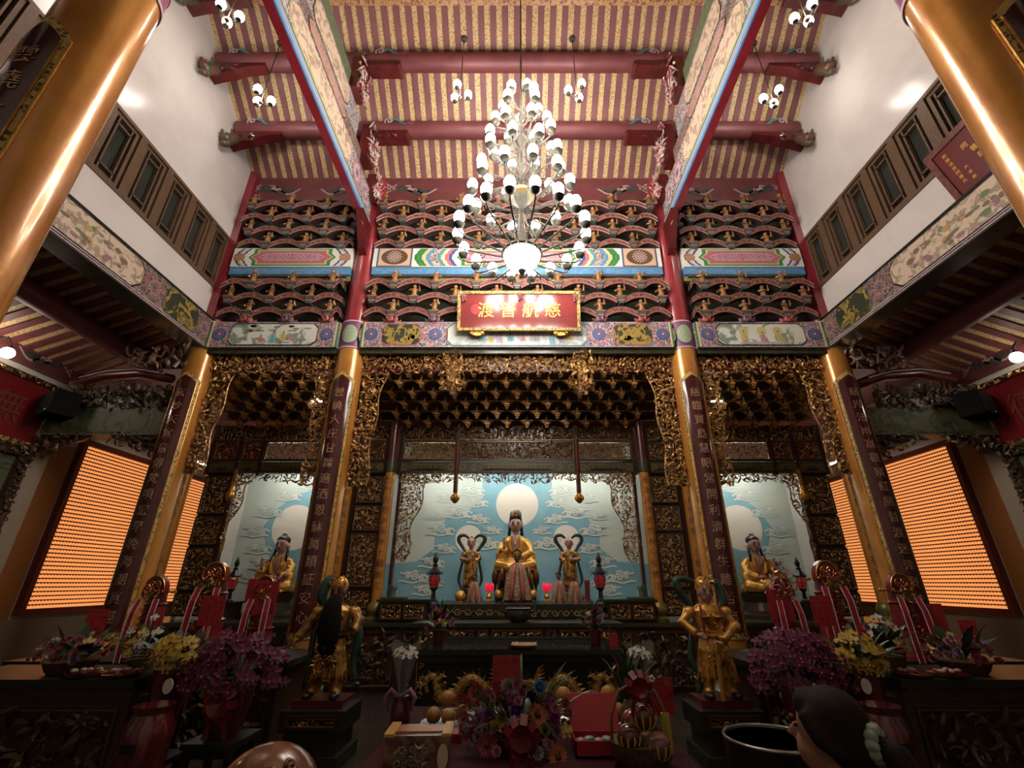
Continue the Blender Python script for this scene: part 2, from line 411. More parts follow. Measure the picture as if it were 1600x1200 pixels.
# side aisles
for sx, side in ((-1, 'left'), (1, 'right')):
    w = structure('wall_aisle_' + side)
    X = sx*XW
    G().add(box2((X, -3, 0), (X+sx*.15, 12.4, 5.6))).build('aisle_plaster', MT['white2'], w)
    # sloping aisle ceiling with rafters
    c = structure('ceiling_aisle_' + side)
    def za(ax): return 6.05 - .42*(ax - 5.75)
    g = G(); ax0, ax1 = 5.72, XW
    V = [(sx*ax0, 0, za(ax0)), (sx*ax1, 0, za(ax1)), (sx*ax1, 7.9, za(ax1)), (sx*ax0, 7.9, za(ax0))]
    V += [(x, y, z+.06) for x, y, z in V]
    g.add((V, [(0,1,2,3), (7,6,5,4), (0,4,5,1), (1,5,6,2), (2,6,7,3), (3,7,4,0)]))
    g.build('ceiling_boards', MT['sheath'], c)
    g = G(); ww = .06
    V = [(sx*ax, s*ww, za(ax)-dz) for ax in (ax0, ax1) for s, dz in ((-1, 0), (1, 0), (1, .03), (-1, .03))]
    g.add((V, [(0,1,2,3), (7,6,5,4), (0,4,5,1), (1,5,6,2), (2,6,7,3), (3,7,4,0)]))
    rme = g.mesh('rafter', MT['redmatt'])
    for i in range(26): obj('rafter', rme, c, (0, 7.75-.235*i, 0))
    G().add(tube([(sx*6.9, 0, 5.36), (sx*6.9, 4, 5.36), (sx*6.9, 7.8, 5.36)], .17, 16)).build('purlin', MT['redmatt'], c, smooth=50)
    # red beam along the aisle wall with cloud scrolls
    t = structure('trim_%d' % (2 if sx < 0 else 3))
    G().add(box2((X-sx*.12, 0, 4.86), (X, 7.9, 5.3))).build('wall_beam', MT['redmatt'], t)
    fr = Fr((X-sx*.12, 7.0, 5.08), (0, 1, 0), (0, 0, 1), (-sx, 0, 0))
    for yy in (.15, -2.6):
        g = G(); cloud_scroll(g, fr, yy, 0, .55, -1, .006, 0, 1); g.build('cloud_scroll', [bpy.data.materials['scroll_grey'], bpy.data.materials['scroll_green']], t)
    # orange end wall strip and the tan pilaster at the chapel mouth
    p = structure('trim_%d' % (4 if sx < 0 else 5))
    G().add(box2((X-sx*.14, 7.35, 0), (X, 7.62, 3.9))).build('pale_pilaster', mat('pale_tan_stone', (.34, .29, .22), rough=.4), p)
    G().add(box2((X-sx*.05, 7.62, .9), (X, 8.1, 3.85))).build('ochre_wall_strip', mat('ochre_wall', (.30, .12, .03), rough=.5), p)
    G().add(box2((X-sx*.2, 7.62, 0), (X, 12.2, 1.05))).build('pale_dado', mat('dado_stone', (.2, .16, .11), rough=.4), p)
# rear wall of the chapel behind the altar
structure('wall_chapel', me=G().add(box2((-9, 12.2, 0), (9, 12.4, 6))).mesh('wall_chapel', MT['white2']))
structure('ceiling_chapel', me=G().add(box2((-9, 7.9, 5.35), (9, 12.4, 5.45))).mesh('ceiling_chapel', MT['redmatt']))

# ================================================================== COLUMNS
COUP = {('b', -1): '雲繞大庄甘霖遍洒恩蘇萬類証安心', ('b', 1): '慈臨寶島慧眼常開利濟群生離苦海',
        ('o', -1): '玄妙天宣音傳梵唄宏早晚海潮真經', ('o', 1): '慈光法雨高觀察紅塵普渡迷津登彼岸'}
MT['board'] = mat('maroon_board', (.07, .012, .012), (.05, .01, .01), 8, rough=.16, coat=.6)
MT['goldink'] = mat('pale_gold_lettering', (.55, .34, .2), rough=.35, metal=.4)
MT['goldtrim'] = mat_brocade('gold_scroll_trim', [(.5, .34, .08), (.05, .03, .01), (.42, .26, .06), (.08, .05, .02)], 34, edge=(.55, .38, .1), ew=.1)
def column(name, label, x, y, ang, text, zc=5.32, zb0=.9, zb1=4.7, top=None, half=.95):
    t = thing(name, label, 'column', (x, y, 0), 0, 'great columns of the hall')
    G().add(lathe([(.36, 0), (.38, .06), (.34, .12), (.30, .2), (.33, .26), (.33, .3), (.26, .36)], 28)).build('stone_base', MT['stone'], t, smooth=40)
    G().add(lathe([(RC, .34), (RC, zc)], 36)).build('ochre_shaft', MT['ochre'], t, smooth=40)
    g = G().add(lathe([(RC+.004, zc), (RC+.004, 5.86)], 36), 0)
    for z in (zc, 5.84): g.add(lathe([(RC+.012, z), (RC+.012, z+.03)], 36), 1)
    g.build('painted_collar', [MT['purple'], MT['lilac']], t, smooth=40)
    oval = disc(0, 0, .14, .18, 24); a0 = -PI/2
    g = G(); Rr = RC+.01
    for k, (s, mi) in enumerate(((1.12, 0), (1, 1))):
        P = [(u*s, v*s) for u, v in oval]
        V = [((Rr+k*.004)*math.cos(a0+u/Rr), (Rr+k*.004)*math.sin(a0+u/Rr), (zc+5.86)/2+v) for u, v in P]
        n_ = len(V)
        V2 = V + [((Rr+k*.004)*math.cos(a0), (Rr+k*.004)*math.sin(a0), (zc+5.86)/2)]
        # rings towards the middle keep the oval on the curve
        rings = [[((Rr+k*.004)*math.cos(a0+u*q/Rr), (Rr+k*.004)*math.sin(a0+u*q/Rr), (zc+5.86)/2+v*q) for u, v in P] for q in (1, .7, .4, .05)]
        VV = [p for r_ in rings for p in r_]
        g.add((VV, [(j*n_+i, j*n_+(i+1)%n_, (j+1)*n_+(i+1)%n_, (j+1)*n_+i) for j in range(3) for i in range(n_)] + [tuple(3*n_+i for i in range(n_))]), mi)
    g.build('oval_medallion', [MT['navy'], mat('jade_medallion', (.25, .36, .28), (.4, .4, .2), 30, rough=.5) if 'jade_medallion' not in bpy.data.materials else bpy.data.materials['jade_medallion']], t)
    G().add(lathe([(RC-.005, 5.86), (RC-.005, top or 9.3)], 36)).build('red_shaft', MT['red'], t, smooth=40)
    # curved couplet board
    b = obj('couplet_board', None, t)
    def curved(R_, h, z0, z1, peak):
        k = 18; V = []
        for i in range(k+1):
            a = -h + 2*h*i/k
            zt = z1 + peak*max(0, 1-abs(i-k/2)/(k/2))**.8
            V += [(R_*math.cos(ang+a), R_*math.sin(ang+a), z0), (R_*math.cos(ang+a), R_*math.sin(ang+a), zt),
                  ((RC-.02)*math.cos(ang+a), (RC-.02)*math.sin(ang+a), z0), ((RC-.02)*math.cos(ang+a), (RC-.02)*math.sin(ang+a), zt)]
        F = []
        for i in range(k):
            o_ = 4*i
            F += [(o_, o_+4, o_+5, o_+1), (o_+1, o_+5, o_+7, o_+3), (o_+2, o_+3, o_+7, o_+6), (o_, o_+2, o_+6, o_+4)]
        F += [(0, 1, 3, 2), (4*k, 4*k+2, 4*k+3, 4*k+1)]
        return V, F
    G().add(curved(RC+.012, half, zb0, zb1, .17)).build('scroll_border', MT['goldtrim'], b, smooth=30)
    G().add(curved(RC+.02, half*.74, zb0+.08, zb1-.03, .13)).build('board_face', MT['board'], b, smooth=30)
    for hh in (half*.76, half*.985):
        for s in (-1, 1):
            a = ang+s*hh
            G().add(tube([((RC+.018)*math.cos(a), (RC+.018)*math.sin(a), zb0+.02), ((RC+.018)*math.cos(a), (RC+.018)*math.sin(a), zb1-.02)], .007, 5)).build('gold_bead', MT['gold'], b)
    st = (zb1 - zb0 - .25)/len(text)
    for i, ch in enumerate(text):
        G().add(glyph_cyl(ch, RC+.026, ang, zb1-.1-st*(i+.5), st*.72)).build('character', MT['goldink'], b)
    return t
column('hall_column', 'ochre column with gold couplet board left of the central altar, red above the painted beam', -XI, YC, -PI/2, COUP['b', -1])
column('hall_column', 'ochre column with gold couplet board right of the central altar, red above the painted beam', XI, YC, -PI/2, COUP['b', 1])
column('hall_column', 'ochre corner column with couplet board beside the left wall of lamps', -XO, YC, -PI/2, COUP['o', -1], half=1.0, top=5.95)
column('hall_column', 'ochre corner column with couplet board beside the right wall of lamps', XO, YC, -PI/2, COUP['o', 1], half=1.0, top=5.95)
column('hall_column', 'huge glossy ochre column crossing the upper left corner of the view', -XI, YF, -PI/2, COUP['b', -1], top=8.6, zc=5.6, half=.68)
column('hall_column', 'huge glossy ochre column crossing the upper right corner of the view', 3.0, 1.83, -PI/2, COUP['b', 1], top=8.6, zc=5.4, half=.68)
# ================================================================== LAMPS
MT['bulb'] = mat('frosted_bulb_glow', (1, .93, .85), rough=.3, em=BULB, emc=(1, .905, .82))
MT['bowl'] = mat('frosted_bowl_glow', (1, .93, .85), rough=.3, em=20, emc=(1, .86, .7))
MT['bronze'] = mat('dark_bronze', (.035, .04, .032), (.07, .06, .04), 20, rough=.5, metal=.3)
MT['brass'] = mat('polished_brass', (.3, .2, .09), rough=.35, metal=.6)
bulb_me = G().add(loft([(0,0,0,.026,.026), (0,0,.015,.042,.042), (0,0,.05,.06,.06), (0,0,.09,.06,.06), (0,0,.13,.044,.044), (0,0,.155,.018,.018)], 10)).mesh('bulb', MT['bulb'], True)
def arm_mesh(r, drop, z0r):
    g = G()
    P = [(z0r, 0, -drop), (r*.35, 0, -drop*.95-.03), (r*.7, 0, -drop*.62-.04), (r*.9, 0, -drop*.42-.05), (r, 0, -.09), (r, 0, -.03)]
    g.add(tube(P, [.014, .013, .012, .011, .011, .012], 6))
    g.add(lathe([(.012, -.06), (.05, -.035), (.07, .002), (.068, .01), (.03, .002), (.024, .03)], 12, (r, 0, 0)))
    sp = spiral(r*.62, -drop*.62-.10, .07, 1.4, 1, -1, 14)
    g.add(tube([(u, 0, v) for u, v in sp], .008, 4))
    return g.mesh('arm', MT['bronze'], 40)
ch = thing('chandelier', 'tall tree-shaped bronze chandelier with tiers of glowing bulbs and a frosted bowl', 'chandelier', (.06, 4.6, 5.2))
TIERS = [(5.6, .82, 18, .24, 0), (6.3, .66, 12, .22, .2), (6.85, .55, 10, .2, .1), (7.33, .46, 8, .18, .3), (7.79, .38, 6, .16, 0), (8.12, .28, 5, .14, .4)]
for z, r, n, drop, ph in TIERS:
    am = arm_mesh(r, drop, .05)
    for i in range(n):
        a = obj('arm', am, ch, (0, 0, z-5.2), ph + 2*PI*i/n)
        obj('bulb', bulb_me, a, (r, 0, .03)).scale = (1.12,)*3
a = obj('arm', arm_mesh(.12, .12, .02), ch, (0, 0, 3.45), .6); obj('bulb', bulb_me, a, (.12, 0, .03))
G().add(lathe([(.02, .05), (.03, .3), (.07, .42), (.04, .6), (.03, .9), (.09, 1.0), (.13, 1.1), (.09, 1.2), (.03, 1.3), (.03, 1.6), (.07, 1.68), (.03, 1.76), (.025, 2.1), (.06, 2.2), (.025, 2.3), (.02, 2.6), (.05, 2.68), (.02, 2.8), (.015, 3.3), (.012, 5.75)], 14)).build('stem', MT['bronze'], ch, smooth=40)
G().add(lathe([(.03, -.08), (.13, -.03), (.2, .06), (.235, .15), (.23, .17), (.05, .16)], 24)).build('frosted_bowl', MT['bowl'], ch, smooth=50)
G().add(lathe([(.24, .15), (.26, .17), (.25, .2), (.1, .24), (.05, .3)], 24)).build('bowl_rim', MT['bronze'], ch, smooth=40)
G().add(lathe([(.008, -.16), (.03, -.12), (.05, -.08), (.02, -.05)], 10)).build('finial', MT['bronze'], ch, smooth=40)
G().add(lathe([(.06, 1.05), (.17, 1.12), (.18, 1.16), (.06, 1.22)], 20)).build('brass_dish', MT['brass'], ch, smooth=40)

clus_arm = G().add(tube([(0, 0, .02), (.06, 0, -.03), (.12, 0, -.02), (.14, 0, .03)], .009, 6)).add(lathe([(.01, .02), (.04, .035), (.045, .05), (.02, .05)], 10, (.14, 0, 0))).mesh('arm', MT['bronze'], 40)
def cluster(x, y, z, lab, rz):
    t = thing('pendant_lamp', lab, 'lamp', (x, y, z), rz, 'three-bulb pendant lamps under the ceiling')
    for i in range(3):
        a = obj('arm', clus_arm, t, (0, 0, 0), 2*PI*i/3)
        b = obj('bulb', bulb_me, a, (.14, 0, .05)); b.scale = (1.1,)*3
    top = zroof(y) - z
    G().add(tube([(0, 0, 0), (0, 0, top/2), (0, 0, top)], .009, 6)).build('rod', MT['bronze'], t)
    G().add(lathe([(.05, top-.05), (.06, top-.02), (.03, top+.02)], 12)).build('ceiling_rose', MT['bronze'], t, smooth=40)
    G().add(sphere((0, 0, -.01), .035, 8, 6)).build('hub', MT['brass'], t, smooth=True)
cluster(-.98, 5.2, 9.2, 'three-bulb pendant lamp just left of the top of the chandelier', .3)
cluster(1.02, 5.2, 9.25, 'three-bulb pendant lamp just right of the top of the chandelier', 1.1)
cluster(-4.4, 5.25, 9.15, 'three-bulb pendant lamp between the left white wall and the left truss', .5)
cluster(4.4, 5.25, 9.15, 'three-bulb pendant lamp between the right white wall and the right truss', .9)
cluster(-4.3, 4.05, 9.25, 'three-bulb pendant lamp cut by the top edge near the left wall', .2)
cluster(4.3, 4.05, 9.25, 'three-bulb pendant lamp cut by the top edge near the right wall', .7)
# ================================================================== CARVING MOTIFS
def _np(VF):
    V, F = VF; F = [f if len(f) == 4 else (f[0], f[1], f[2], f[2]) for f in F if len(f) in (3, 4)]
    return np.array(V, float), np.array(F, int)
def _motifs():
    out = {}
    L = [(-.5, 0, 0), (-.2, .2, .12), (.2, .16, .2), (.55, .04, .1), (.2, -.16, .14), (-.2, -.2, .08), (0, 0, .3)]
    out['leaf'] = _np((L, [(0, 6, 1, 1), (1, 6, 2, 2), (2, 6, 3, 3), (3, 6, 4, 4), (4, 6, 5, 5), (5, 6, 0, 0)]))
    sp = [(u, v, .16) for u, v in spiral(0, 0, .42, 1.25, 0, 1, 11, .2)]
    out['scroll'] = _np(tube(sp, np.linspace(.06, .12, 11), 4, False))
    V = [(0, 0, .3)]; F = []
    for i in range(6):
        a = 2*PI*i/6
        V += [(.22*math.cos(a-.35), .22*math.sin(a-.35), .12), (.5*math.cos(a), .5*math.sin(a), .2), (.22*math.cos(a+.35), .22*math.sin(a+.35), .12)]
        F += [(0, 1+3*i, 2+3*i, 3+3*i)]
    out['flower'] = _np((V, F))
    out['curl'] = _np(tube([(-.5, -.2, .05), (-.25, .12, .2), (.05, .18, .24), (.3, .02, .2), (.42, -.2, .1)], [.04, .13, .14, .1, .03], 4, False))
    V, F = loft([(0, 0, -.5, .2, .15), (0, 0, -.1, .17, .13), (0, 0, .15, .2, .13), (0, 0, .25, .07, .07)], 6)
    V2, F2 = sphere((0, 0, .36), .13, 6, 4)
    n = len(V); V = V + V2; F = [f for f in F if len(f) == 4] + [tuple(i+n for i in f) for f in F2 if len(f) == 4]
    V = [(x, z, .15-y) for x, y, z in V]
    out['figure'] = _np((V, F))
    return out
MOT = _motifs()
def carve(g, fr, u0, v0, u1, v1, sp=.06, size=1.5, kinds=('leaf', 'scroll', 'curl', 'leaf', 'flower'), depth=.03, n0=0, seed=1, mask=None, mi=0, tilt=.6, up=False):
    rnd = np.random.RandomState(seed)
    nu = max(1, int(round((u1-u0)/sp))); nv = max(1, int(round((v1-v0)/sp)))
    for i in range(nu):
        for j in range(nv):
            u = u0 + (i+.5+rnd.uniform(-.35, .35))*(u1-u0)/nu; v = v0 + (j+.5+rnd.uniform(-.35, .35))*(v1-v0)/nv
            if mask and not mask(u, v): continue
            k = kinds[rnd.randint(len(kinds))]; V, F = MOT[k]
            s = sp*size*rnd.uniform(.75, 1.2); a = rnd.uniform(0, 2*PI) if not (up or k == 'figure') else rnd.uniform(-.2, .2)
            c_, s_ = math.cos(a), math.sin(a)
            P = V*s
            P = np.stack([P[:, 0]*c_-P[:, 1]*s_, P[:, 0]*s_+P[:, 1]*c_, P[:, 2]], 1)
            ta, tb = rnd.uniform(-tilt, tilt, 2)
            P[:, 2] += P[:, 0]*math.tan(ta) + P[:, 1]*math.tan(tb) + rnd.uniform(0, depth) + n0
            P[:, 0] += u; P[:, 1] += v
            g.add((fr.m(P), F), mi)
    return g
def rosette(g, fr, cu, cv, r, n, mis):
    """painted flower medallion from flat petals; mis = material indices (ground, petal, petal2, heart)"""
    g.add(prism(fr, disc(cu, cv, r, None, 24), n, n+.004), mis[0])
    for k, (ra, rb, cnt, mi, w) in enumerate(((.62, .98, 16, mis[1], .12), (.32, .66, 12, mis[2], .13), (.0, .34, 8, mis[1], .1))):
        for i in range(cnt):
            a = 2*PI*(i+.5*(k % 2))/cnt; ca, sa = math.cos(a), math.sin(a)
            def q(d, t): return (cu+r*(d*ca-t*sa), cv+r*(d*sa+t*ca))
            m_ = (ra+rb)/2
            g.add(prism(fr, [q(ra, 0), q(m_, -w*.8), q(rb, 0), q(m_, w*.8)], n+.004, n+.007), mi)
    g.add(prism(fr, disc(cu, cv, r*.14, None, 10), n+.004, n+.01), mis[3])
PAL = [MT['broc'], MT['pink'], MT['lilac'], MT['navy'], MT['teal'], MT['cream'], MT['green'], MT['blue']]
def cartouche(parent, fr, u0, v0, u1, v1, c, pmat, line=None, n=.006):
    o = G().add(prism(fr, octo(u0, v0, u1, v1, c), 0, n)).build('cartouche_line', line or MT['teal'], parent)
    e = .018
    o = G().add(prism(fr, octo(u0+e, v0+e, u1-e, v1-e, c), n, n+.005)).build('painted_panel', pmat, parent)
    return o
def blob_figures(parent, fr, specs, n):
    """tiny painted people: robe, sleeves, head"""
    mats = [mat('robe_blue', (.2, .4, .45), rough=.6), mat('robe_lilac', (.45, .38, .5), rough=.6), mat('robe_yellow', (.55, .45, .14), rough=.6), mat('skin_paint', (.5, .36, .3), rough=.6), mat('ink_black', (.04, .04, .04), rough=.6), mat('robe_pink', (.5, .25, .28), rough=.6), mat('leaf_ink', (.06, .16, .13), rough=.6)]
    g = G()
    for u, v, s, mi, lean in specs:
        g.add(prism(fr, [(u-.5*s, v-s), (u+.55*s, v-s), (u+.4*s+lean*s, v+.1*s), (u+.25*s+lean*s, v+.45*s), (u-.25*s+lean*s, v+.45*s), (u-.42*s+lean*s, v)], n, n+.003), mi)
        g.add(prism(fr, disc(u+lean*s, v+.62*s, .2*s, None, 10), n, n+.004), 3)
        g.add(prism(fr, disc(u+lean*s, v+.8*s, .15*s, .1*s, 8), n+.004, n+.006), 4)
        g.add(ribbon(fr, [(u-.3*s+lean*s, v+.3*s), (u-.7*s, v-.1*s), (u-.4*s, v-.3*s)], .12*s, n+.005), mi)
        g.add(ribbon(fr, [(u+.1*s, v+.3*s), (u+.05*s, v-.3*s), (u+.2*s, v-.9*s)], .04*s, n+.006), 4)
    return g.build('painted_figures', mats, parent)

# ================================================================== PAINTED BEAMS ON THE COLUMN LINE
BT = 'painted beams under the brackets'
PZ0, PZ1 = 5.33, 5.83
def back_beam(label, x0, x1, kind):
    t = thing('painted_beam', label, 'beam', ((x0+x1)/2, 7.0, PZ0), 0, BT)
    w = (x1-x0)/2; fr = front(0, -.02, 0); h = PZ1-PZ0
    G().add(box2((-w, -.02, 0), (w, .3, h))).build('beam_body', MT['broc'], t)
    G().add(box2((-w, .04, -.09), (w, .3, 0))).build('lower_lip', MT['olive'], t)
    g = G()
    for v in (0.0, h-.012): g.add(prism(fr, rect(-w, v, w, v+.012), 0, .008))
    g.build('edge_line', MT['lilac'], t)
    for s in (-1, 1):
        for k, mm in enumerate((MT['green'], MT['cream'])):
            G().add(prism(fr, rect(s*w-s*.03*(k+1), 0, s*w-s*.03*k, h), 0, .01)).build('end_stripe', mm, t)
    def ros(u): 
        g = G(); rosette(g, fr, u, h/2, h*.46, .002, (0, 1, 2, 3)); rosette(g, fr, u, h/2, h*.24, .012, (3, 7, 1, 5)); g.build('rosette', PAL, t)
    if kind == 'side':
        ros(-w+.06+.14); ros(w-.06-.14)
        p = cartouche(t, fr, -w+.36, .03, w-.36, h-.03, .08, MT['scene1'], MT['dgreen'])
        return t, fr
    for s in (-1, 1):
        ros(s*2.55); ros(s*1.43)
        cartouche(t, fr, min(s*2.36, s*1.68), .03, max(s*2.36, s*1.68), h-.03, .07, MT['goldfig'], MT['pink'])
        # gold pots and flowers
        g = G(); rr = random.Random(3+s)
        for k in range(6):
            u = s*2.02 + rr.uniform(-.22, .22); v = rr.uniform(.12, .2)
            g.add(prism(fr, disc(u, v, rr.uniform(.04, .07), rr.uniform(.04, .06), 10), .012, .016))
            g.add(ribbon(fr, [(u, v), (u+.03, v+.12), (u+rr.uniform(-.06, .06), v+.2)], .02, .015))
        g.add(ribbon(fr, [(s*2.02+.14*math.cos(a), .12+.26*math.sin(a)) for a in np.linspace(0, PI, 14)], .02, .016))
        g.build('gold_still_life', mat('gold_paint', (.4, .29, .07), rough=.45, metal=.3), t)
    cartouche(t, fr, -1.23, .02, 1.23, h-.02, .1, MT['scene2'], MT['teal'])
    return t, fr
t, fr = back_beam('painted beam with a landscape cartouche above the left altar bay', -5.4, -XI-.2, 'side')
blob_figures(t, fr, [(-.0, .2, .12, 0, .1), (.18, .22, .1, 2, 0), (-.2, .17, .08, 5, 0), (.3, .2, .07, 5, 0)], .013)
g = G(); rr = random.Random(5)
for k in range(26):
    u = rr.uniform(-.6, .6); g.add(prism(fr, disc(u, rr.uniform(.3, .42) if k % 2 else rr.uniform(.08, .16), rr.uniform(.05, .1), rr.uniform(.012, .03), 9), .012, .0135))
g.build('painted_pines', mat('pine_wash', (.16, .22, .16), (.3, .34, .26), 18, rough=.6), t)
t, fr = back_beam('long painted beam with a white scroll of figures under the hanging tablet', -XI+.2, XI-.2, 'mid')
blob_figures(t, fr, [(-.62, .24, .13, 0, .1), (-.3, .2, .12, 1, -.1), (-.12, .22, .11, 0, .1), (.1, .2, .09, 5, 0), (.3, .22, .11, 1, 0), (.62, .16, .11, 0, -.2), (.78, .16, .09, 1, 0), (.9, .26, .14, 2, .1), (-.45, .16, .08, 2, 0)], .013)
g = G()
for k in range(30):
    u = rr.uniform(-1.05, 1.1); g.add(ribbon(fr, [(u+.06*a, rr.uniform(.1, .4)+.015*math.sin(a*4)) for a in np.linspace(0, 3, 8)], .006, .0125))
g.build('ink_lines', mat('ink_wash', (.3, .34, .34), rough=.6), t)
t, fr = back_beam('painted beam with seated figures in its cartouche above the right altar bay', XI+.2, 5.4, 'side')
blob_figures(t, fr, [(0.02, .2, .1, 5, 0), (-.3, .22, .11, 2, 0), (.3, .22, .11, 2, 0)], .015)
g = G()
for u in (.02, -.3, .3): g.add(prism(fr, disc(u, .31, .08, .09, 16), .012, .014))
g.build('halo', mat('halo_yellow', (.55, .5, .2), rough=.6), t)
g = G()
for k in range(14): g.add(prism(fr, disc(-.35+.06*k, .08, .035, .02, 10), .012, .015))
g.build('lotus_petals', MT['lilac'], t)

# upper chevron beams and the blue fret beams under them
CZ0, CZ1 = 7.04, 7.47
def chevron(fr, u, v0, v1, w, d, flip):
    m_ = (v0+v1)/2; a = .08
    pts = [(0, v0), (d*.6, v0+a), (d*.6, v0+a*1.3), (d, m_-.05), (d, m_+.05), (d*.6, v1-a*1.3), (d*.6, v1-a), (0, v1)]
    L = [(u+flip*p, v) for p, v in pts]; Rr = [(u+flip*(p+w), v) for p, v in pts]
    return L + Rr[::-1]
def chev_beam(label, x0, x1, kind):
    t = thing('painted_beam', label, 'beam', ((x0+x1)/2, 7.0, CZ0), 0, BT)
    w = (x1-x0)/2; fr = front(0, -.02, 0); h = CZ1-CZ0
    G().add(box2((-w, -.02, 0), (w, .28, h))).build('beam_body', MT['paper'], t)
    def inner(cu, hw, ground, orn, n0=.004):
        g = G()
        def hexa(e): return [(cu-hw+e*1.4, h*.16+e), (cu+hw-e*1.4, h*.16+e), (cu+hw-e*1.4, h*.3), (cu+hw+.12-e, h*.5), (cu+hw-e*1.4, h*.7), (cu+hw-e*1.4, h*.84-e), (cu-hw+e*1.4, h*.84-e), (cu-hw+e*1.4, h*.7), (cu-hw-.12+e, h*.5), (cu-hw+e*1.4, h*.3)]
        P = hexa(-.075)
        g.add(prism(fr, [(u, min(max(v, .02), h-.02)) for u, v in P], 0, n0), 0)
        g.add(prism(fr, [(u, v) for u, v in hexa(-.025)], n0, n0+.004), 1)
        g.add(prism(fr, hexa(0), n0+.004, n0+.008), 2)
        g.build('pointed_panel', [MT['green'], MT['yellowl'], ground], t)
        g = G(); k_ = max(2, int(hw/.11))
        for i in range(k_):
            u = hw*.85*(i+.5)/k_
            for s in (-1, 1):
                for vv in (.40, .60):
                    g.add(ribbon(fr, spiral(cu+s*u, h*vv, .06, 1.4, i, s, 16), .012, n0+.011))
        g.add(ribbon(fr, disc(cu, h*.5, hw*.95, h*.2, 40)+[(cu+hw*.95, h*.5)], .012, n0+.012))
        g.build('scroll_tracery', orn, t)
    if kind == 'side':
        inner(0, w*.56, MT['pink'], MT['lilac'])
        for s in (-1, 1):
            for k, mm in enumerate((MT['navy'], MT['paper'], MT['lilac'], MT['navy'])):
                G().add(prism(fr, [(u, v) for u, v in chevron(fr, s*(w*.70+.0+.045*k), .015, h-.015, .04, .13, s)], 0, .006)).build('chevron_stripe', mm, t)
            G().add(prism(fr, octo(min(s*(w-.24), s*(w-.03)), h*.32, max(s*(w-.24), s*(w-.03)), h*.68, .05), 0, .008)).build('gold_lozenge', mat('ochre_paint', (.42, .24, .09), (.3, .1, .06), 30, rough=.5), t)
    else:
        inner(0, .95, MT['pink'], MT['lilac'])
        for s in (-1, 1):
            for k, mm in enumerate((MT['navy'], MT['pink'], MT['cream'], MT['teal'], MT['broc'], MT['broc'], MT['blue'], MT['yellowl'], MT['green'], MT['green'])):
                G().add(prism(fr, chevron(fr, s*(1.12+.072*k), .015, h-.015, .066, .11, s), 0, .006)).build('chevron_stripe', mm, t)
            u0, u1 = sorted((s*2.62, s*2.02))
            G().add(prism(fr, rect(u0-.03, .0, u1+.03, h), 0, .007)).build('medallion_frame', MT['navy'], t)
            G().add(prism(fr, rect(u0, .015, u1, h-.015), .007, .011)).build('medallion_ground', mat('peach_paint', (.55, .38, .25), rough=.5), t)
            G().add(prism(fr, disc((u0+u1)/2, h/2, .25, .175, 28), .011, .015)).build('oval_ground', mat('umber_paint', (.10, .05, .03), rough=.5), t)
            g = G(); rosette(g, fr, (u0+u1)/2, h/2, .15, .015, (0, 1, 2, 3))
            g.build('rosette', [bpy.data.materials['umber_paint'], bpy.data.materials['peach_paint'], MT['lilac'], MT['pink']], t)
    b = G().add(box2((-w, .0, -.16), (w, .26, -.01))).build('blue_rail', MT['blue'], t)
    g = G(); fb = front(0, .0, -.16); u = -w+.08
    while u < w-.4:
        g.add(ribbon(fb, [(u, .03), (u+.02, .09), (u+.14, .09), (u+.14, .05), (u+.22, .05), (u+.22, .09), (u+.36, .09), (u+.4, .04)], .01, .004)); u += .48
    g.build('fret_line', mat('pale_blue_line', (.25, .42, .6), rough=.5), t)
    G().add(box2((-w, .06, -.27), (w, .26, -.16))).build('flower_rail', mat_brocade('flower_rail_paint', [(.2, .05, .07), (.12, .2, .05), (.3, .1, .12), (.05, .1, .05)], 20, edge=(.3, .3, .12)), t)
    return t
chev_beam('painted chevron beam with a pink panel between the left wall and the left red column', -5.4, -XI-.2, 'side')
chev_beam('long painted chevron beam with oval medallions behind the chandelier bowl', -XI+.2, XI-.2, 'mid')
chev_beam('painted chevron beam with a pink panel between the right red column and the right wall', XI+.2, 5.4, 'side')

# ================================================================== BRACKET TIERS WITH FIGURINES
def arm_mesh2(w):
    g = G(); fr = front(); k = 14; hw = w/2
    top = [(hw*t, .15 - .13*abs(t)**2.0) for t in np.linspace(-1, 1, k)]
    bot = [(hw*t*.98, .055 - .115*abs(t)**1.9) for t in np.linspace(1, -1, k)]
    poly = top + bot
    P = [(u, v, 0) for u, v in poly] + [(u, v, .13) for u, v in poly]; n = len(poly)
    F = [(i, n+i, n+(i+1) % n, (i+1) % n) for i in range(n)]
    F += [(i, i+1, n-2-i, n-1-i) for i in range(k-1)]
    F2 = [(n+i, 2*n-1-i, 2*n-2-i, n+i+1) for i in range(k-1)]
    g.add((fr.m(P), F), 0); g.add((fr.m(P), F2), 1)
    for L in (top, [(u, v) for u, v in bot]): g.add(tube(fr.m([(u, v, .132) for u, v in L]), .011, 4), 2)
    rnd = np.random.RandomState(4)
    for i in range(11):
        t_ = -.8 + 1.6*i/10
        fr2 = front(0, 0, 0)
        carve(g, fr2, hw*t_-.02, .08-.12*t_*t_, hw*t_+.02, .12-.12*t_*t_, .04, 1.4, ('leaf', 'curl', 'scroll'), .0, .13, i, mi=3, tilt=.3)
    return g.mesh('bracket_arm', [mat('bracket_dark', (.05, .025, .022), rough=.5), mat('bracket_rose', (.24, .075, .07), (.16, .05, .045), 14, rough=.5), mat('bracket_edge', (.36, .19, .17), (.24, .17, .13), 9, rough=.5), MT['giltr']], False)
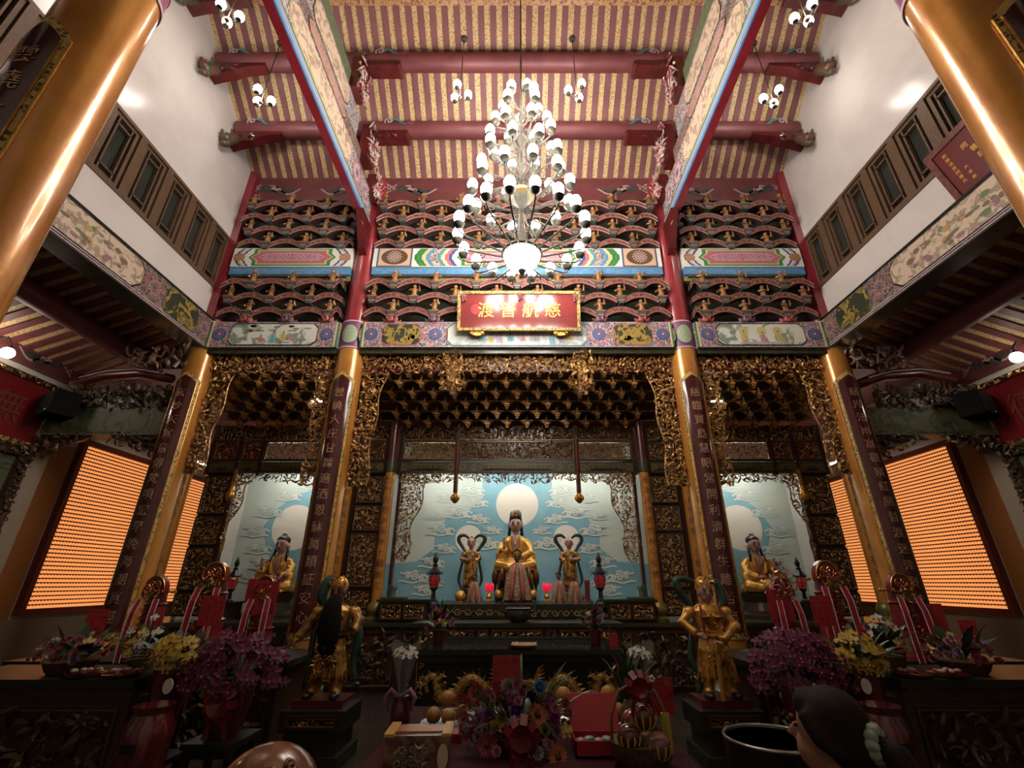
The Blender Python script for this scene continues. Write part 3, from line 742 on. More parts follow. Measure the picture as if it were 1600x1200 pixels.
def figurine_mesh():
    g = G()
    g.add(loft([(0, 0, 0, .05, .04), (0, 0, .02, .045, .036), (.0, 0, .08, .034, .03), (0, 0, .12, .045, .032), (0, 0, .15, .048, .03), (0, 0, .165, .016, .016)], 8), 0)
    g.add(sphere((0, -.005, .192), .028, 8, 5), 1)
    g.add(loft([(0, 0, .205, .026, .026), (0, 0, .225, .018, .018), (0, 0, .245, .004, .004)], 6), 0)
    g.add(tube([(-.045, 0, .145), (-.07, -.02, .10), (-.03, -.05, .09)], .014, 5), 0)
    g.add(tube([(.045, 0, .145), (.075, -.015, .12), (.06, -.04, .17)], .014, 5), 0)
    g.add(tube([(.06, -.04, .10), (.06, -.04, .21)], .005, 4), 1)
    return g.mesh('figurine', [mat('figurine_gilt', (.42, .2, .06), (.16, .08, .035), 30, rough=.45, metal=.35), mat('figurine_face', (.38, .2, .1), rough=.5)], 50)
def block_mesh():
    g = G()
    for z, w, mi in ((-.13, .085, 0), (-.085, .12, 1), (-.035, .15, 0)):
        g.add(box((0, -.08, z), (w, .2, .04)), mi)
    g.add(box((0, -.14, -.005), (.19, .1, .025)), 1)
    g.add(box((0, -.02, -.06), (.07, .3, .06)), 0)
    return g.mesh('bracket_block', [mat('block_green', (.05, .08, .06), rough=.5), mat('block_rose', (.22, .1, .09), rough=.5)])
def lotus_mesh(mname, c):
    g = G()
    g.add(lathe([(.04, -.17), (.1, -.12), (.12, -.06)], 12), 1)
    for ring, (r0, r1, z0, z1, n_) in enumerate(((.05, .16, -.15, -.05, 9), (.06, .2, -.16, -.09, 9))):
        for i in range(n_):
            a = 2*PI*(i+.5*ring)/n_
            def q(r, t, z): return (r*math.cos(a)-t*math.sin(a), r*math.sin(a)+t*math.cos(a), z)
            g.add(([q(r0, 0, z0), q((r0+r1)/2, -.045, (z0+z1)/2-.02), q(r1, 0, z1), q((r0+r1)/2, .045, (z0+z1)/2-.02), q((r0+r1)/2+.02, 0, (z0+z1)/2-.035)], [(0, 1, 4), (1, 2, 4), (2, 3, 4), (3, 0, 4), (0, 3, 2, 1)]), 0 if ring else 2)
    return g.mesh('lotus_base', [mat(mname, c, rough=.5), MT['dgreen'], mat(mname+'_tip', tuple(min(1, x*1.6+.05) for x in c), rough=.5)])
FIG, BLK = figurine_mesh(), block_mesh()
LOT = [lotus_mesh('lotus_red', (.34, .07, .06)), lotus_mesh('lotus_plum', (.16, .07, .10))]
ARM = arm_mesh2(.62)
ODD = {-1: [-4.83, -4.10, -3.38], 0: [-2.24, -1.49, -.745, 0, .745, 1.49, 2.24], 1: [3.38, 4.10, 4.83]}
EVN = {-1: [-5.2, -4.465, -3.74, -3.01], 0: [-2.61, -1.867, -1.12, -.373, .373, 1.12, 1.867, 2.61], 1: [3.01, 3.74, 4.465, 5.2]}
LIM = {-1: (-5.32, -3.2), 0: (-2.68, 2.68), 1: (3.2, 5.32)}
NM = {-1: 'left', 0: 'middle', 1: 'right'}
def tiers(bay, z0, rows, lotus, label, first_odd=True, y0=7.12):
    xs = LIM[bay]; cx = (xs[0]+xs[1])/2
    t = thing('bracket_tier', label, 'brackets', (cx, y0, z0), 0, 'tiers of carved roof brackets')
    for r in range(rows):
        odd = (r % 2 == 0) == first_odd
        nodes_, mids = (ODD[bay], EVN[bay]) if odd else (EVN[bay], ODD[bay])
        y = -.05*r; z = .275*r
        for x in nodes_:
            if not xs[0] <= x <= xs[1]: continue
            obj('bracket_block', BLK, t, (x-cx, y, z)); f = obj('figurine', FIG, t, (x-cx, y-.13, z+.005), R.uniform(-.5, .5)); f.scale = (1.3, 1.3, R.uniform(1.05, 1.22))
        if lotus and r == 0:
            for i, x in enumerate([q for q in nodes_ if xs[0] <= q <= xs[1]]):
                obj('lotus_base', LOT[i % 2], t, (x-cx, y-.06, z-.07))
        for x in mids:
            o = obj('bracket_arm', ARM, t, (x-cx, y-.02, z-.06))
            lo_, hi_ = max(x-.31, xs[0]-.06), min(x+.31, xs[1]+.06)
            if hi_-lo_ < .58:                      # an arm cut short by a column or a wall
                o.scale = ((hi_-lo_)/.62, 1, 1); o.location.x = (lo_+hi_)/2-cx
    zt = .275*rows - .14
    G().add(box2((xs[0]-cx, -.04*rows, zt+.1), (xs[1]-cx, .2, zt+.13))).build('top_board', mat('bracket_board', (.05, .05, .035), (.12, .05, .045), 12, rough=.5), t)
for bay, nm in ((-1, 'left bay'), (0, 'middle bay'), (1, 'right bay')):
    where = {-1: 'beside the left red column', 0: 'behind the chandelier', 1: 'beside the right red column'}[bay]
    tiers(bay, 6.05, 3, True, 'lower tiers of carved brackets on lotus bases with gilt figurines %s' % where)
    tiers(bay, 7.6, 4, False, 'upper tiers of dark carved brackets with gilt figurines %s' % where)

# ================================================================== HANGING TABLET
t = thing('hanging_tablet', 'red lacquer tablet with four large gold characters and a gold border', 'tablet', (.03, 6.86, 5.6))
t.rotation_euler = (math.radians(12), 0, 0)
fr = front()
tw_, th_ = 1.03, .66
G().add(prism(fr, rect(-tw_, 0, tw_, th_), 0, .05)).build('tablet_board', mat('rose_red_lacquer', (.24, .035, .035), (.19, .03, .03), 3, rough=.14, coat=.8), t)
g = G(); frame4(g, fr, -tw_-.03, -.03, tw_+.03, th_+.03, .05, 0, .075); g.build('gold_border', MT['goldtrim'], t)
for i, c_ in enumerate('渡普航慈'):
    G().add(glyph_flat(fr, c_, -.57+.385*i, .35, .30, .056)).build('character', mat('bright_gold_lettering', (.85, .5, .08), rough=.3, metal=.3), t)
g = G().add(prism(fr, disc(-.75, .36, .085, .095, 22), .05, .053)); g.build('red_seal', mat('seal_red', (.3, .02, .03), rough=.3), t)
for x in (-.72, .72):
    g = G(); carve(g, front(x, 0, -.06), -.12, -.03, .12, .05, .04, 1.6, ('leaf', 'curl'), .02, .03, 4); g.add(prism(front(x, 0, -.06), disc(0, 0, .12, .05, 14), 0, .04)); g.build('carved_foot', MT['gold'], t)
for x, z in ((-.96, .6), (.02, .63), (.98, .6)):
    g = G().add(sphere((x, -.07, z), (.055, .03, .035), 8, 6)).add(tube([(x-.02, -.08, z-.02), (x-.01, -.085, z-.12)], .02, 5)).add(tube([(x+.02, -.08, z-.02), (x+.035, -.085, z-.1)], .018, 5))
    g.build('cloth_knot', mat('faded_rose_cloth', (.22, .08, .08), rough=.8), t)

for x in (-.7, .7): G().add(tube([(x, -.01, .58), (x, .12, .62), (x, .3, .6)], .014, 6)).build('hanging_hook', MT['black'], t)
# ================================================================== TRUSSES ALONG THE NAVE
for sx, side in ((-1, 'left'), (1, 'right')):
    t = thing('roof_truss', 'tall painted truss of stacked beams running forward above the %s inner columns' % side, 'truss', (sx*XI, YR, 8.0), 0, 'painted roof trusses')
    fr = Fr((sx*.0, 0, 0), (0, 1, 0), (0, 0, 1), (-sx, 0, 0))
    Ly = YC - YR
    G().add(box2((sx*.13, -Ly, 0), (0, Ly, .035))).build('red_soffit', MT['red'], t)
    G().add(box2((sx*.125, -Ly, .03), (0, Ly, .75))).build('main_beam', MT['broc'], t)
    G().add(prism(fr, rect(-Ly, .0, Ly, .16), 0, .02)).build('blue_rail', MT['blue'], t)
    for v_ in (.06, .11): G().add(prism(fr, rect(-Ly, v_, Ly, v_+.022), .02, .025)).build('lilac_line', MT['lilac'], t)
    G().add(prism(fr, rect(-Ly, .16, Ly, .205), 0, .014)).build('green_rail', MT['green'], t)
    cartouche(t, fr, -1.15, .24, 1.15, .7, .16, MT['scene3'], MT['yellowl'])
    for s in (-1, 1):
        g = G(); rosette(g, fr, s*1.5, .46, .25, .004, (0, 1, 2, 3)); rosette(g, fr, s*2.0, .46, .22, .004, (0, 2, 1, 5)); g.build('rosette', PAL, t)
    def tier_beam(hw, z0, z1, nm, m_, pm, px):
        G().add(box2((sx*.12, -hw, z0), (sx*.015, hw, z1))).build(nm, m_, t)
        if pm:
            fr2 = Fr((sx*.015, 0, 0), (0, 1, 0), (0, 0, 1), (-sx, 0, 0))
            cartouche(t, fr2, -px, z0+.03, px, z1-.03, .1, pm, MT['dwood'])
    tier_beam(1.55, .75, 1.08, 'second_beam', MT['brocd'], MT['scene4'], .76)
    tier_beam(1.25, 1.08, 1.62, 'third_beam', MT['broc'], MT['scene3'], .74)
    tier_beam(.62, 1.62, 1.95, 'fourth_beam', mat('sage_paint', (.12, .16, .09), (.09, .12, .07), 10, rough=.5), None, 0)
    tier_beam(.45, 1.95, 2.55, 'ridge_post', MT['brocd'], None, 0) if False else None
    # carved clusters that carry the purlins
    for s in (-1, 1):
        for yy, z0, z1, w_ in ((1.73, 1.0, 1.8, .24), (.85, 1.62, 2.5, .22), (2.34, .55, 1.15, .24)):
            g = G(); carve(g, Fr((-sx*.08, s*yy, 0), (0, 1, 0), (0, 0, 1), (-sx, 0, 0)), -w_, z0, w_, z1, .085, 1.7, ('curl', 'scroll', 'leaf', 'flower', 'figure'), .08, 0, int(yy*100))
            g.add(box2((-.07, s*yy-w_*.8, z0), (.1, s*yy+w_*.8, z1)), 1)
            stuff(g.build('carved_strut', [mat('painted_carving', (.52, .44, .40), (.36, .1, .1), 9, rough=.5, lo=.47, hi=.54), MT['darkred']], t))
    # carved brace under the back end, against the red column
    g = G()
    for k in range(9):
        f_ = k/8
        carve(g, Fr((-sx*(-.06), 0, 0), (0, 1, 0), (0, 0, 1), (-sx, 0, 0)), Ly-.24-.5*(1-f_)*.9, -.06-.62*f_, Ly-.2, -.0-.62*f_+.03, .07, 1.7, ('curl', 'leaf', 'scroll'), .07, 0, k)
    g.add(prism(Fr((0, 0, 0), (0, 1, 0), (0, 0, 1), (-sx, 0, 0)), [(Ly-.72, 0), (Ly-.2, 0), (Ly-.2, -.72), (Ly-.34, -.62)], -.07, .07), 1)
    stuff(g.build('carved_brace', [mat('brace_gilt', (.42, .22, .12), (.24, .05, .06), 10, rough=.45, metal=.25, lo=.42, hi=.55), MT['darkred']], t))

# purlins, their brackets and the carved heads at the walls (parts of the ceiling)
for s in (1, -1):
    for k, y in enumerate(PUR):
        yy = y if s > 0 else 2*YR-y
        z = PURZ[k]
        G().add(tube([(-XO, yy, z), (0, yy, z), (XO, yy, z)], .165, 20)).build('purlin', MT['redmatt'], ceiling, smooth=50)
        if s < 0: continue
        for sx in (-1, 1):
            for xe, dr in ((sx*(XI-.22), -sx), (sx*(XO-.15), -sx)):
                fr = Fr((xe, yy-.17, z), (dr, 0, 0), (0, 0, 1), (0, -1, 0))
                g = G(); g.add(ribbon(fr, spiral(.2, .03, .09, 1.3, 2, 1, 16), .03, .012), 0)
                g.add(ribbon(fr, [(.25, .1), (.36, .08), (.46, -.02), (.56, -.06)], [.07, .06, .045, .01], .01), 1)
                g.add(ribbon(fr, spiral(.62, .0, .06, 1.1, 0, 1, 12), .016, .01), 2)
                g.build('painted_scroll', [MT['lilac'], MT['teal'], MT['pink']], ceiling)
            g = G().add(box2((sx*(XI-.15)-.0, yy-.13, z-.27), (sx*(XI-.15)-sx*.62, yy+.13, z-.16))).add(tube([(sx*(XI-.75), yy-.14, z-.215), (sx*(XI-.75), yy+.14, z-.215)], .06, 8))
            carve(g, front(sx*(XI-.42), yy-.13, z-.33), -.2, -.05, .2, .05, .07, 1.5, ('curl', 'leaf'), .03, 0, 3)
            g.build('purlin_bracket', MT['darkred'], ceiling)
    for k, (y, z) in enumerate(((PUR[0], PURZ[0]), (PUR[1], PURZ[1]), (YR+.0, zroof(YR)-.25))):
        if s < 0 : continue
        for sx in (-1, 1):
            xw = sx*5.58
            fr = Fr((xw, y, z), (-sx, 0, 0), (0, 0, 1), (0, -1, 0))
            g = G().add(prism(fr, [(0, -.14), (.95, -.14), (.95, -.22), (.6, -.26), (.42, -.36), (.2, -.42), (0, -.5)], -.09, .09))
            carve(g, Fr(fr.m([(0, 0, .09)])[0], fr.U, fr.V, fr.N), .02, -.44, .5, -.26, .08, 1.5, ('curl', 'leaf'), .03, 0, k)
            g.build('wall_bracket', MT['darkred'], ceiling)
            # carved dragon head at the foot of the bracket, nosing out into the room
            g = G(); P = fr.m([(.1, -.38, .1), (.12, -.5, .2), (.1, -.62, .26), (.08, -.72, .24)])
            g.add(tube(P, [.1, .11, .1, .06], 8)); g.add(sphere(fr.m([(.1, -.60, .3)])[0], (.1, .1, .09), 8, 6))
            g.add(sphere(fr.m([(.1, -.74, .3)])[0], (.07, .07, .06), 8, 6))
            for d in (-.06, .06): g.add(tube(fr.m([(.1+d, -.5, .26), (.1+d*1.6, -.42, .34), (.1+d*2, -.4, .28)]), [.03, .025, .01], 5)); g.add(sphere(fr.m([(.1+d, -.57, .38)])[0], .025, 6, 4))
            g.build('dragon_head', mat('carved_head', (.13, .05, .035), (.05, .07, .035), 9, rough=.4), ceiling, smooth=50)
G().add(box2((-XO, YR-.12, zroof(YR)-.34), (XO, YR+.12, zroof(YR)-.05))).build('ridge_beam', mat_brocade('ridge_paint', [(.28, .13, .05), (.2, .06, .05), (.35, .2, .07)], 16, edge=(.45, .25, .12)), ceiling)
# ================================================================== GILDED FRIEZES AND HANGING CARVINGS ON THE COLUMN LINE
def frieze(label, x0, x1, seed):
    t = thing('carved_frieze', label, 'carving', ((x0+x1)/2, 7.24, 4.97), 0, 'gilded carvings under the painted beams')
    w = (x1-x0)/2; fr = front(0, -.04, 0)
    G().add(box2((-w, -.03, 0), (w, .06, .27))).build('frieze_board', MT['darkred'], t)
    g = G(); carve(g, fr, -w, .02, w, .26, .062, 1.65, ('leaf', 'curl', 'scroll', 'flower', 'leaf', 'figure'), .06, .0, seed)
    stuff(g.build('gilt_relief', MT['gilt'], t))
    g = G(); carve(g, fr, -w, -.05, w, .03, .07, 1.4, ('curl', 'leaf'), .03, .0, seed+1); stuff(g.build('gilt_fringe', MT['gilt'], t))
    return t
frieze('gilded relief frieze above the left altar bay', -5.32, -XI-.22, 11)
t = frieze('long gilded relief frieze above the central altar', -XI+.22, XI-.22, 12)
for x in (-1.13, 1.13):
    g = G(); carve(g, front(x, -.1, 0), -.17, -.42, .17, .33, .075, 1.7, ('curl', 'leaf', 'scroll', 'figure'), .1, 0, 5); g.add(box((x, -.03, 0), (.16, .12, .7)))
    stuff(g.build('carved_boss', MT['gilt'], t))
frieze('gilded relief frieze above the right altar bay', XI+.22, 5.32, 13)
def hanging(label, x, sgn, seed, zt=4.95, zb=3.0, w0=.46):
    """openwork carving hugging a column: broad at the top, thin below"""
    t = thing('carved_spandrel', label, 'carving', (x, 7.26, zb), 0, 'openwork carvings hanging beside the columns')
    h = zt-zb
    def inside(u, v):
        w = w0*(.62+.28*(v/h)**3) + .03*math.sin(v*7)
        return 0 <= u*sgn <= w
    g = G(); carve(g, front(0, 0, 0), min(0, sgn*w0), 0, max(0, sgn*w0), h, .068, 1.75, ('curl', 'leaf', 'scroll', 'leaf', 'flower'), .07, 0, seed, inside)
    stuff(g.build('gilt_openwork', MT['gilt'], t))
    g = G(); P = [(sgn*(w0*(.62+.28*(v/h)**3)+.03*math.sin(v*7)), 0, v) for v in np.linspace(0, h, 22)]
    g.add(tube(P, .014, 5)); g.build('edge_rail', MT['gilt'], t)
    G().add(box2((0, .02, 0), (sgn*.08, .06, h))).build('back_stile', MT['dwood'], t)
hanging('openwork gilt carving on the right side of the left inner column', -XI+.24, 1, 21)
hanging('openwork gilt carving on the left side of the left inner column', -XI-.24, -1, 22, w0=.4)
hanging('openwork gilt carving on the left side of the right inner column', XI-.24, -1, 23)
hanging('openwork gilt carving on the right side of the right inner column', XI+.24, 1, 24, w0=.4)
hanging('openwork gilt carving inside the left corner column', -XO+.24, 1, 25, zb=3.2, w0=.42)
hanging('openwork gilt carving inside the right corner column', XO-.24, -1, 26, zb=3.2, w0=.42)

# ================================================================== BRACKETED CANOPY ABOVE THE ALTARS
def canopy_node():
    g = G()
    for z, w, d in ((-.1, .05, .08), (-.065, .075, .1), (-.03, .1, .12)): g.add(box((0, -.03, z), (w, d, .025)))
    g.add(loft([(0, -.07, -.015, .03, .025), (0, -.07, .05, .022, .02), (0, -.07, .08, .03, .02), (0, -.07, .09, .012, .012)], 6)); g.add(sphere((0, -.075, .112), .02, 6, 4))
    g.add(box((0, .08, -.06), (.03, .22, .035)))
    for s in (-1, 1):
        g.add(tube([(s*.02, -.02, -.03), (s*.07, -.02, .0), (s*.12, -.02, .035), (s*.185, -.02, .045)], [.022, .02, .018, .012], 4))
        g.add(prism(front(0, -.02, 0), [(s*.03, .005), (s*.15, .05), (s*.03, .06)][::s], -.01, .01))
    return g.mesh('canopy_bracket', MT['gilt'])
CN = canopy_node()
def canopy(label, x0, x1, sp=.39):
    cx = (x0+x1)/2
    t = thing('bracket_canopy', label, 'canopy', (cx, 7.5, 4.4), 0, 'bracketed canopies above the altars')
    fr_ = [(7.42, 5.24), (8.82, 4.62), (8.82, 4.7), (7.42, 5.32)]
    g = G(); V = [(x-cx, y-7.5, z-4.4) for x in (x0, x1) for y, z in fr_]
    g.add((V, [(0, 1, 2, 3), (7, 6, 5, 4), (0, 4, 5, 1), (1, 5, 6, 2), (2, 6, 7, 3), (3, 7, 4, 0)])); g.build('sloping_board', MT['dwood'], t)
    n = int((x1-x0-.1)/sp)
    for r in range(6):
        y = 7.5+.23*r; z = 5.09-.115*r; k = n if r % 2 == 0 else n-1
        for i in range(k):
            x = (i-(k-1)/2)*sp
            o = obj('canopy_bracket', CN, t, (x, y-7.5, z-4.4)); o.scale = (1.0, 1.0, 1.05)
        G().add(box2((x0-cx, y-7.5+.02, z-4.4+.05), (x1-cx, y-7.5+.04, z-4.4+.075))).build('canopy_rail', MT['giltd'], t)
    return t
canopy('dark gold bracketed canopy over the left altar', -5.95, -3.1)
canopy('wide dark gold bracketed canopy over the central altar', -2.75, 2.75)
canopy('dark gold bracketed canopy over the right altar', 3.1, 5.95)

# ================================================================== CARVED ALTAR SCREENS
YA = 8.8
MT['frame'] = mat('screen_frame', (.045, .014, .010), (.03, .011, .008), 8, rough=.3, coat=.3)
MT['beamg'] = mat('screen_beam_green', (.035, .04, .018), (.05, .05, .02), 8, rough=.4)
MT['frameline'] = mat('gold_line', (.26, .17, .07), rough=.4, metal=.3)
def panel(parent, fr, u0, v0, u1, v1, seed, m_=None, sp=.058, backing=True, name='carved_panel', kinds=('leaf', 'curl', 'scroll', 'leaf', 'flower')):
    p = obj(name, None, parent)
    if backing: G().add(prism(fr, rect(u0, v0, u1, v1), -.03, 0)).build('panel_back', MT['dwood'], p)
    g = G(); frame4(g, fr, u0, v0, u1, v1, .022, -.02, .035); g.build('panel_frame', MT['frame'], p)
    g = G(); frame4(g, fr, u0+.022, v0+.022, u1-.022, v1-.022, .008, -.02, .03); g.build('gold_fillet', MT['frameline'], p)
    g = G(); carve(g, fr, u0+.035, v0+.035, u1-.035, v1-.035, sp, 1.5, kinds, .025, 0, seed); stuff(g.build('panel_relief', m_ or MT['giltd'], p))
    return p
def beam_ornament(parent, fr, u0, u1, v0, v1):
    g = G(); c = (u0+u1)/2; m_ = (v0+v1)/2; h = v1-v0; w = (u1-u0)*.3
    for e in (0, .02):
        P = [(c-w+e*2, m_-h*.3+e), (c+w-e*2, m_-h*.3+e), (c+w+.06-e*2, m_), (c+w-e*2, m_+h*.3-e), (c-w+e*2, m_+h*.3-e), (c-w-.06+e*2, m_)]
        g.add(ribbon(fr, P+[P[0], P[1]], .008, .006))
    for s in (-1, 1):
        for k in range(2): g.add(ribbon(fr, [(c+s*(w+.1+.05*k), m_-h*.36), (c+s*(w+.16+.05*k), m_), (c+s*(w+.1+.05*k), m_+h*.36)], .01, .006))
        g.add(ribbon(fr, disc(u0+.08 if s < 0 else u1-.08, m_, h*.28, None, 16)+[(u0+.08+h*.28 if s < 0 else u1-.08+h*.28, m_)], .01, .006))
    k = max(3, int(w/.05))
    for i in range(k):
        u = c-w*.8+1.6*w*i/(k-1)
        g.add(ribbon(fr, spiral(u, m_, .025, 1.2, i, 1, 10), .008, .007))
    g.build('gold_tracery', MT['frameline'], parent)
def screen(label, segs, opening, x_in, seed, jambs):
    """segs: x edges of the frieze panels; opening: (x0, x1); x_in(s, z): inner edge of openwork at side s"""
    x0, x1 = segs[0], segs[-1]; cx = (x0+x1)/2
    t = thing('altar_screen', label, 'screen', (cx, YA, 1.0), 0, 'carved wooden altar screens')
    fr = front(-cx, 0, -1.0)
    # carved cornice and panels
    G().add(box2((x0-cx, 0, 3.17), (x1-cx, .1, 3.5))).build('cornice_board', MT['dwood'], t)
    g = G(); carve(g, fr, x0, 4.2, x1, 4.48, .065, 1.6, ('curl', 'leaf', 'scroll', 'figure'), .05, 0, seed); stuff(g.build('cornice_relief', MT['giltd'], t))
    G().add(prism(fr, rect(x0, 4.185, x1, 4.205), -.02, .05)).build('gold_rail', MT['frameline'], t)
    for i in range(len(segs)-1):
        a, b = segs[i]+.03, segs[i+1]-.03
        panel(t, fr, a, 3.79, b, 4.18, seed+i, MT['giltd'] if abs((a+b)/2) < 3 else MT['giltr'], .052, backing=abs((a+b)/2) < 1 or b-a < .6, name='frieze_panel')
        bb = G().add(prism(fr, rect(a, 3.555, b, 3.755), -.06, .03)).build('painted_rail', MT['beamg'], t)
        beam_ornament(bb, Fr(fr.m([(0, 0, .03)])[0], fr.U, fr.V, fr.N), a, b, 3.555, 3.755)
    for x in segs: G().add(prism(fr, rect(x-.03, 3.5, x+.03, 4.5), -.05, .06)).build('post', MT['frame'], t)
    for z in (3.545, 3.775): G().add(prism(fr, rect(x0, z-.012, x1, z+.012), -.05, .05)).build('rail', MT['frame'], t)
    # openwork valance and side brackets
    o0, o1 = opening
    g = G(); om = (o0+o1)/2; ow = (o1-o0)/2
    def val(u, v):
        s = abs(u-om)/ow
        return v > 3.36 - .03*math.sin(s*9) + (0.02 if s < .45 else 0)
    carve(g, fr, o0-.05, 3.28, o1+.05, 3.54, .06, 1.55, ('leaf', 'scroll', 'curl', 'leaf'), .03, 0, seed+20, val); stuff(g.build('valance_openwork', MT['giltd'], t))
    for s in (-1, 1):
        xe = o0 if s < 0 else o1
        xs = sorted((xe, xe-s*.55))
        def side(u, v, s=s): return (u-x_in(s, v))*s > 0 and v > 1.95
        g = G(); carve(g, fr, xs[0], 1.95, xs[1], 3.54, .058, 1.6, ('leaf', 'scroll', 'curl'), .04, 0, seed+30+s, side); stuff(g.build('side_openwork', MT['giltd'], t))
        P = fr.m([(x_in(s, v), v, .02) for v in np.linspace(1.95, 3.4, 26)]); G().add(tube(P, .014, 5)).build('scalloped_edge', MT['giltd'], t)
        G().add(prism(fr, rect(xe-.03, .98, xe+.03, 3.56), -.06, .05)).build('door_post', MT['frame'], t)
    for k, (a, b, zs) in enumerate(jambs):
        G().add(prism(fr, rect(a-.02, zs[0], b+.02, 3.57), -.06, -.032)).build('jamb_board', MT['dwood'], t)
        for j in range(len(zs)-1):
            panel(t, fr, a, zs[j]+.02, b, zs[j+1]-.02, seed+50+10*k+j, MT['giltd'], .055, name='jamb_panel')
    return t, fr
def xin_c(s, z): return s*(1.66 + .36*((3.4-z)/1.4)**.6 + .05*math.sin(z*8) if z < 3.4 else 1.66)
t, fr = screen('carved and gilded screen framing the central altar', [-3.08, -2.55, -2.28, -1.17, 1.17, 2.28, 2.55, 3.08], (-2.24, 2.24), xin_c, 100,
       [(-3.05, -2.56, [1.06, 1.5, 2.45, 2.95, 3.5]), (2.56, 3.05, [1.06, 1.5, 2.45, 2.95, 3.5])])
for s in (-1, 1):
    q = obj('pendant_post', None, t)
    G().add(tube(fr.m([(s*1.17, 3.12, .06), (s*1.17, 3.4, .06), (s*1.17, 4.2, .06)]), .045, 8)).build('post_shaft', MT['darkred'], q, smooth=40)
    c_ = fr.m([(s*1.17, 3.06, .06)])[0]
    g = G().add(lathe([(.02, -.1), (.055, -.07), (.075, -.01), (.07, .05), (.045, .09)], 12, c_))
    for i in range(8): g.add(sphere((c_[0]+.068*math.cos(i*PI/4), c_[1]+.068*math.sin(i*PI/4), c_[2]), (.024, .024, .05), 6, 4))
    g.build('gold_bud', MT['gold'], q, smooth=True)
for sx, side in ((-1, 'left'), (1, 'right')):
    def xin_s(s, z, sx=sx):
        if s*sx > 0: return sx*(5.10 + .32*((3.4-z)/1.4)**.7 + .05*math.sin(z*8) if z < 3.4 else 5.1)
        return sx*(3.45)
    xs = [3.12, 3.3, 5.0, 5.45, 6.0]; xs = [-x for x in xs][::-1] if sx < 0 else xs
    op = (-5.42, -3.25) if sx < 0 else (3.25, 5.42)
    jb = sorted((sx*5.46, sx*5.98))
    t, fr = screen('carved screen framing the %s side altar' % side, xs, op, xin_s, 200 if sx < 0 else 300, [(jb[0], jb[1], [1.06, 1.45, 2.2, 2.75, 3.5])])
    c_ = fr.m([(sx*5.42, 3.1, .06)])[0]
    G().add(lathe([(.02, -.1), (.055, -.07), (.075, -.01), (.07, .05), (.045, .09), (.04, .5)], 12, c_)).build('gold_bud', MT['gold'], t, smooth=True)

# slender columns standing on the altar platform
def slim(label, x, text, y=8.68, r=.092):
    t = thing('altar_column', label, 'column', (x, y, 1.0), 0, 'slim lettered columns on the altar platform')
    G().add(lathe([(.15, 0), (.16, .04), (.1, .08), (.14, .15), (.15, .2), (.12, .26), (.095, .29)], 20)).build('bulbous_base', mat('green_gold_base', (.26, .2, .07), (.16, .15, .05), 12, rough=.3, metal=.3), t, smooth=40)
    G().add(lathe([(r, .28), (r, 2.52)], 20)).build('ochre_shaft', MT['ochre'], t, smooth=40)
    G().add(lathe([(r+.008, 2.52), (r+.012, 2.56), (r+.012, 2.74), (r+.008, 2.78)], 20)).build('green_collar', MT['beamg'], t, smooth=40)
    G().add(lathe([(r, 2.78), (r, 3.55)], 20)).build('red_shaft', MT['darkred'], t, smooth=40)
    st = min(.2, 2.0/len(text))
    for i, ch_ in enumerate(text):
        G().add(glyph_cyl(ch_, r+.003, -PI/2, 2.4-st*(i+.2), st*.8)).build('character', bpy.data.materials.get('black_lettering') or mat('black_lettering', (.015, .01, .008), rough=.4), t)
slim('slim ochre column with black characters at the left edge of the central altar opening', -2.42, '普門虎塔蓮花座上顯靈光')
slim('slim ochre column with black characters at the right edge of the central altar opening', 2.42, '慈濟迷津紫竹林中弘佛法')
slim('slim ochre column with black characters just behind the left inner column', -3.2, '法源雨露佛法無邊垂德')
slim('slim ochre column with black characters just behind the right inner column', 3.2, '金言孔修微根一真雄靈生')
slim('slim ochre column with black characters in front of the left wall of lamps', -6.3, '朝門蓮花不二天心九')
slim('slim ochre column with black characters in front of the right wall of lamps', 6.3, '佛法無心五千年德乘')

# ================================================================== PLATFORM, MURALS
pf = thing('altar_platform', 'long dark wooden altar platform carrying columns, screens and statues', 'platform', (0, 8.4, 0))
G().add(box2((-6.7, 0, 0), (6.7, 2.2, .94))).build('platform_body', MT['dwood'], pf)
G().add(box2((-6.75, -.06, .94), (6.75, 2.2, 1.0))).build('platform_top', mat('dark_green_top', (.03, .035, .02), (.045, .04, .02), 8, rough=.25), pf)
for i in range(14):
    x = -6.2+.955*i
    panel(pf, front(0, -.005, 0), x-.42, .1, x+.42, .88, 400+i, mat('plain_relief', (.09, .055, .02), (.04, .03, .012), 10, rough=.4) if i == 0 else bpy.data.materials['plain_relief'], .12, False, 'base_panel')
YM = 10.2
MT['cloudline'] = mat('pale_cloud_paint', (.62, .63, .55), rough=.6)
MT['cloudink'] = mat('grey_green_cloud_ink', (.20, .34, .36), rough=.6)
MT['murpale'] = mat('pale_mural_ground', (.52, .56, .49), (.47, .53, .47), 1.5, rough=.6)
MT['murblue'] = mat('blue_mural_ground', (.17, .35, .41), (.20, .38, .44), 2.5, rough=.6)
MT['moon'] = mat('cream_moon', (.72, .66, .56), rough=.6)
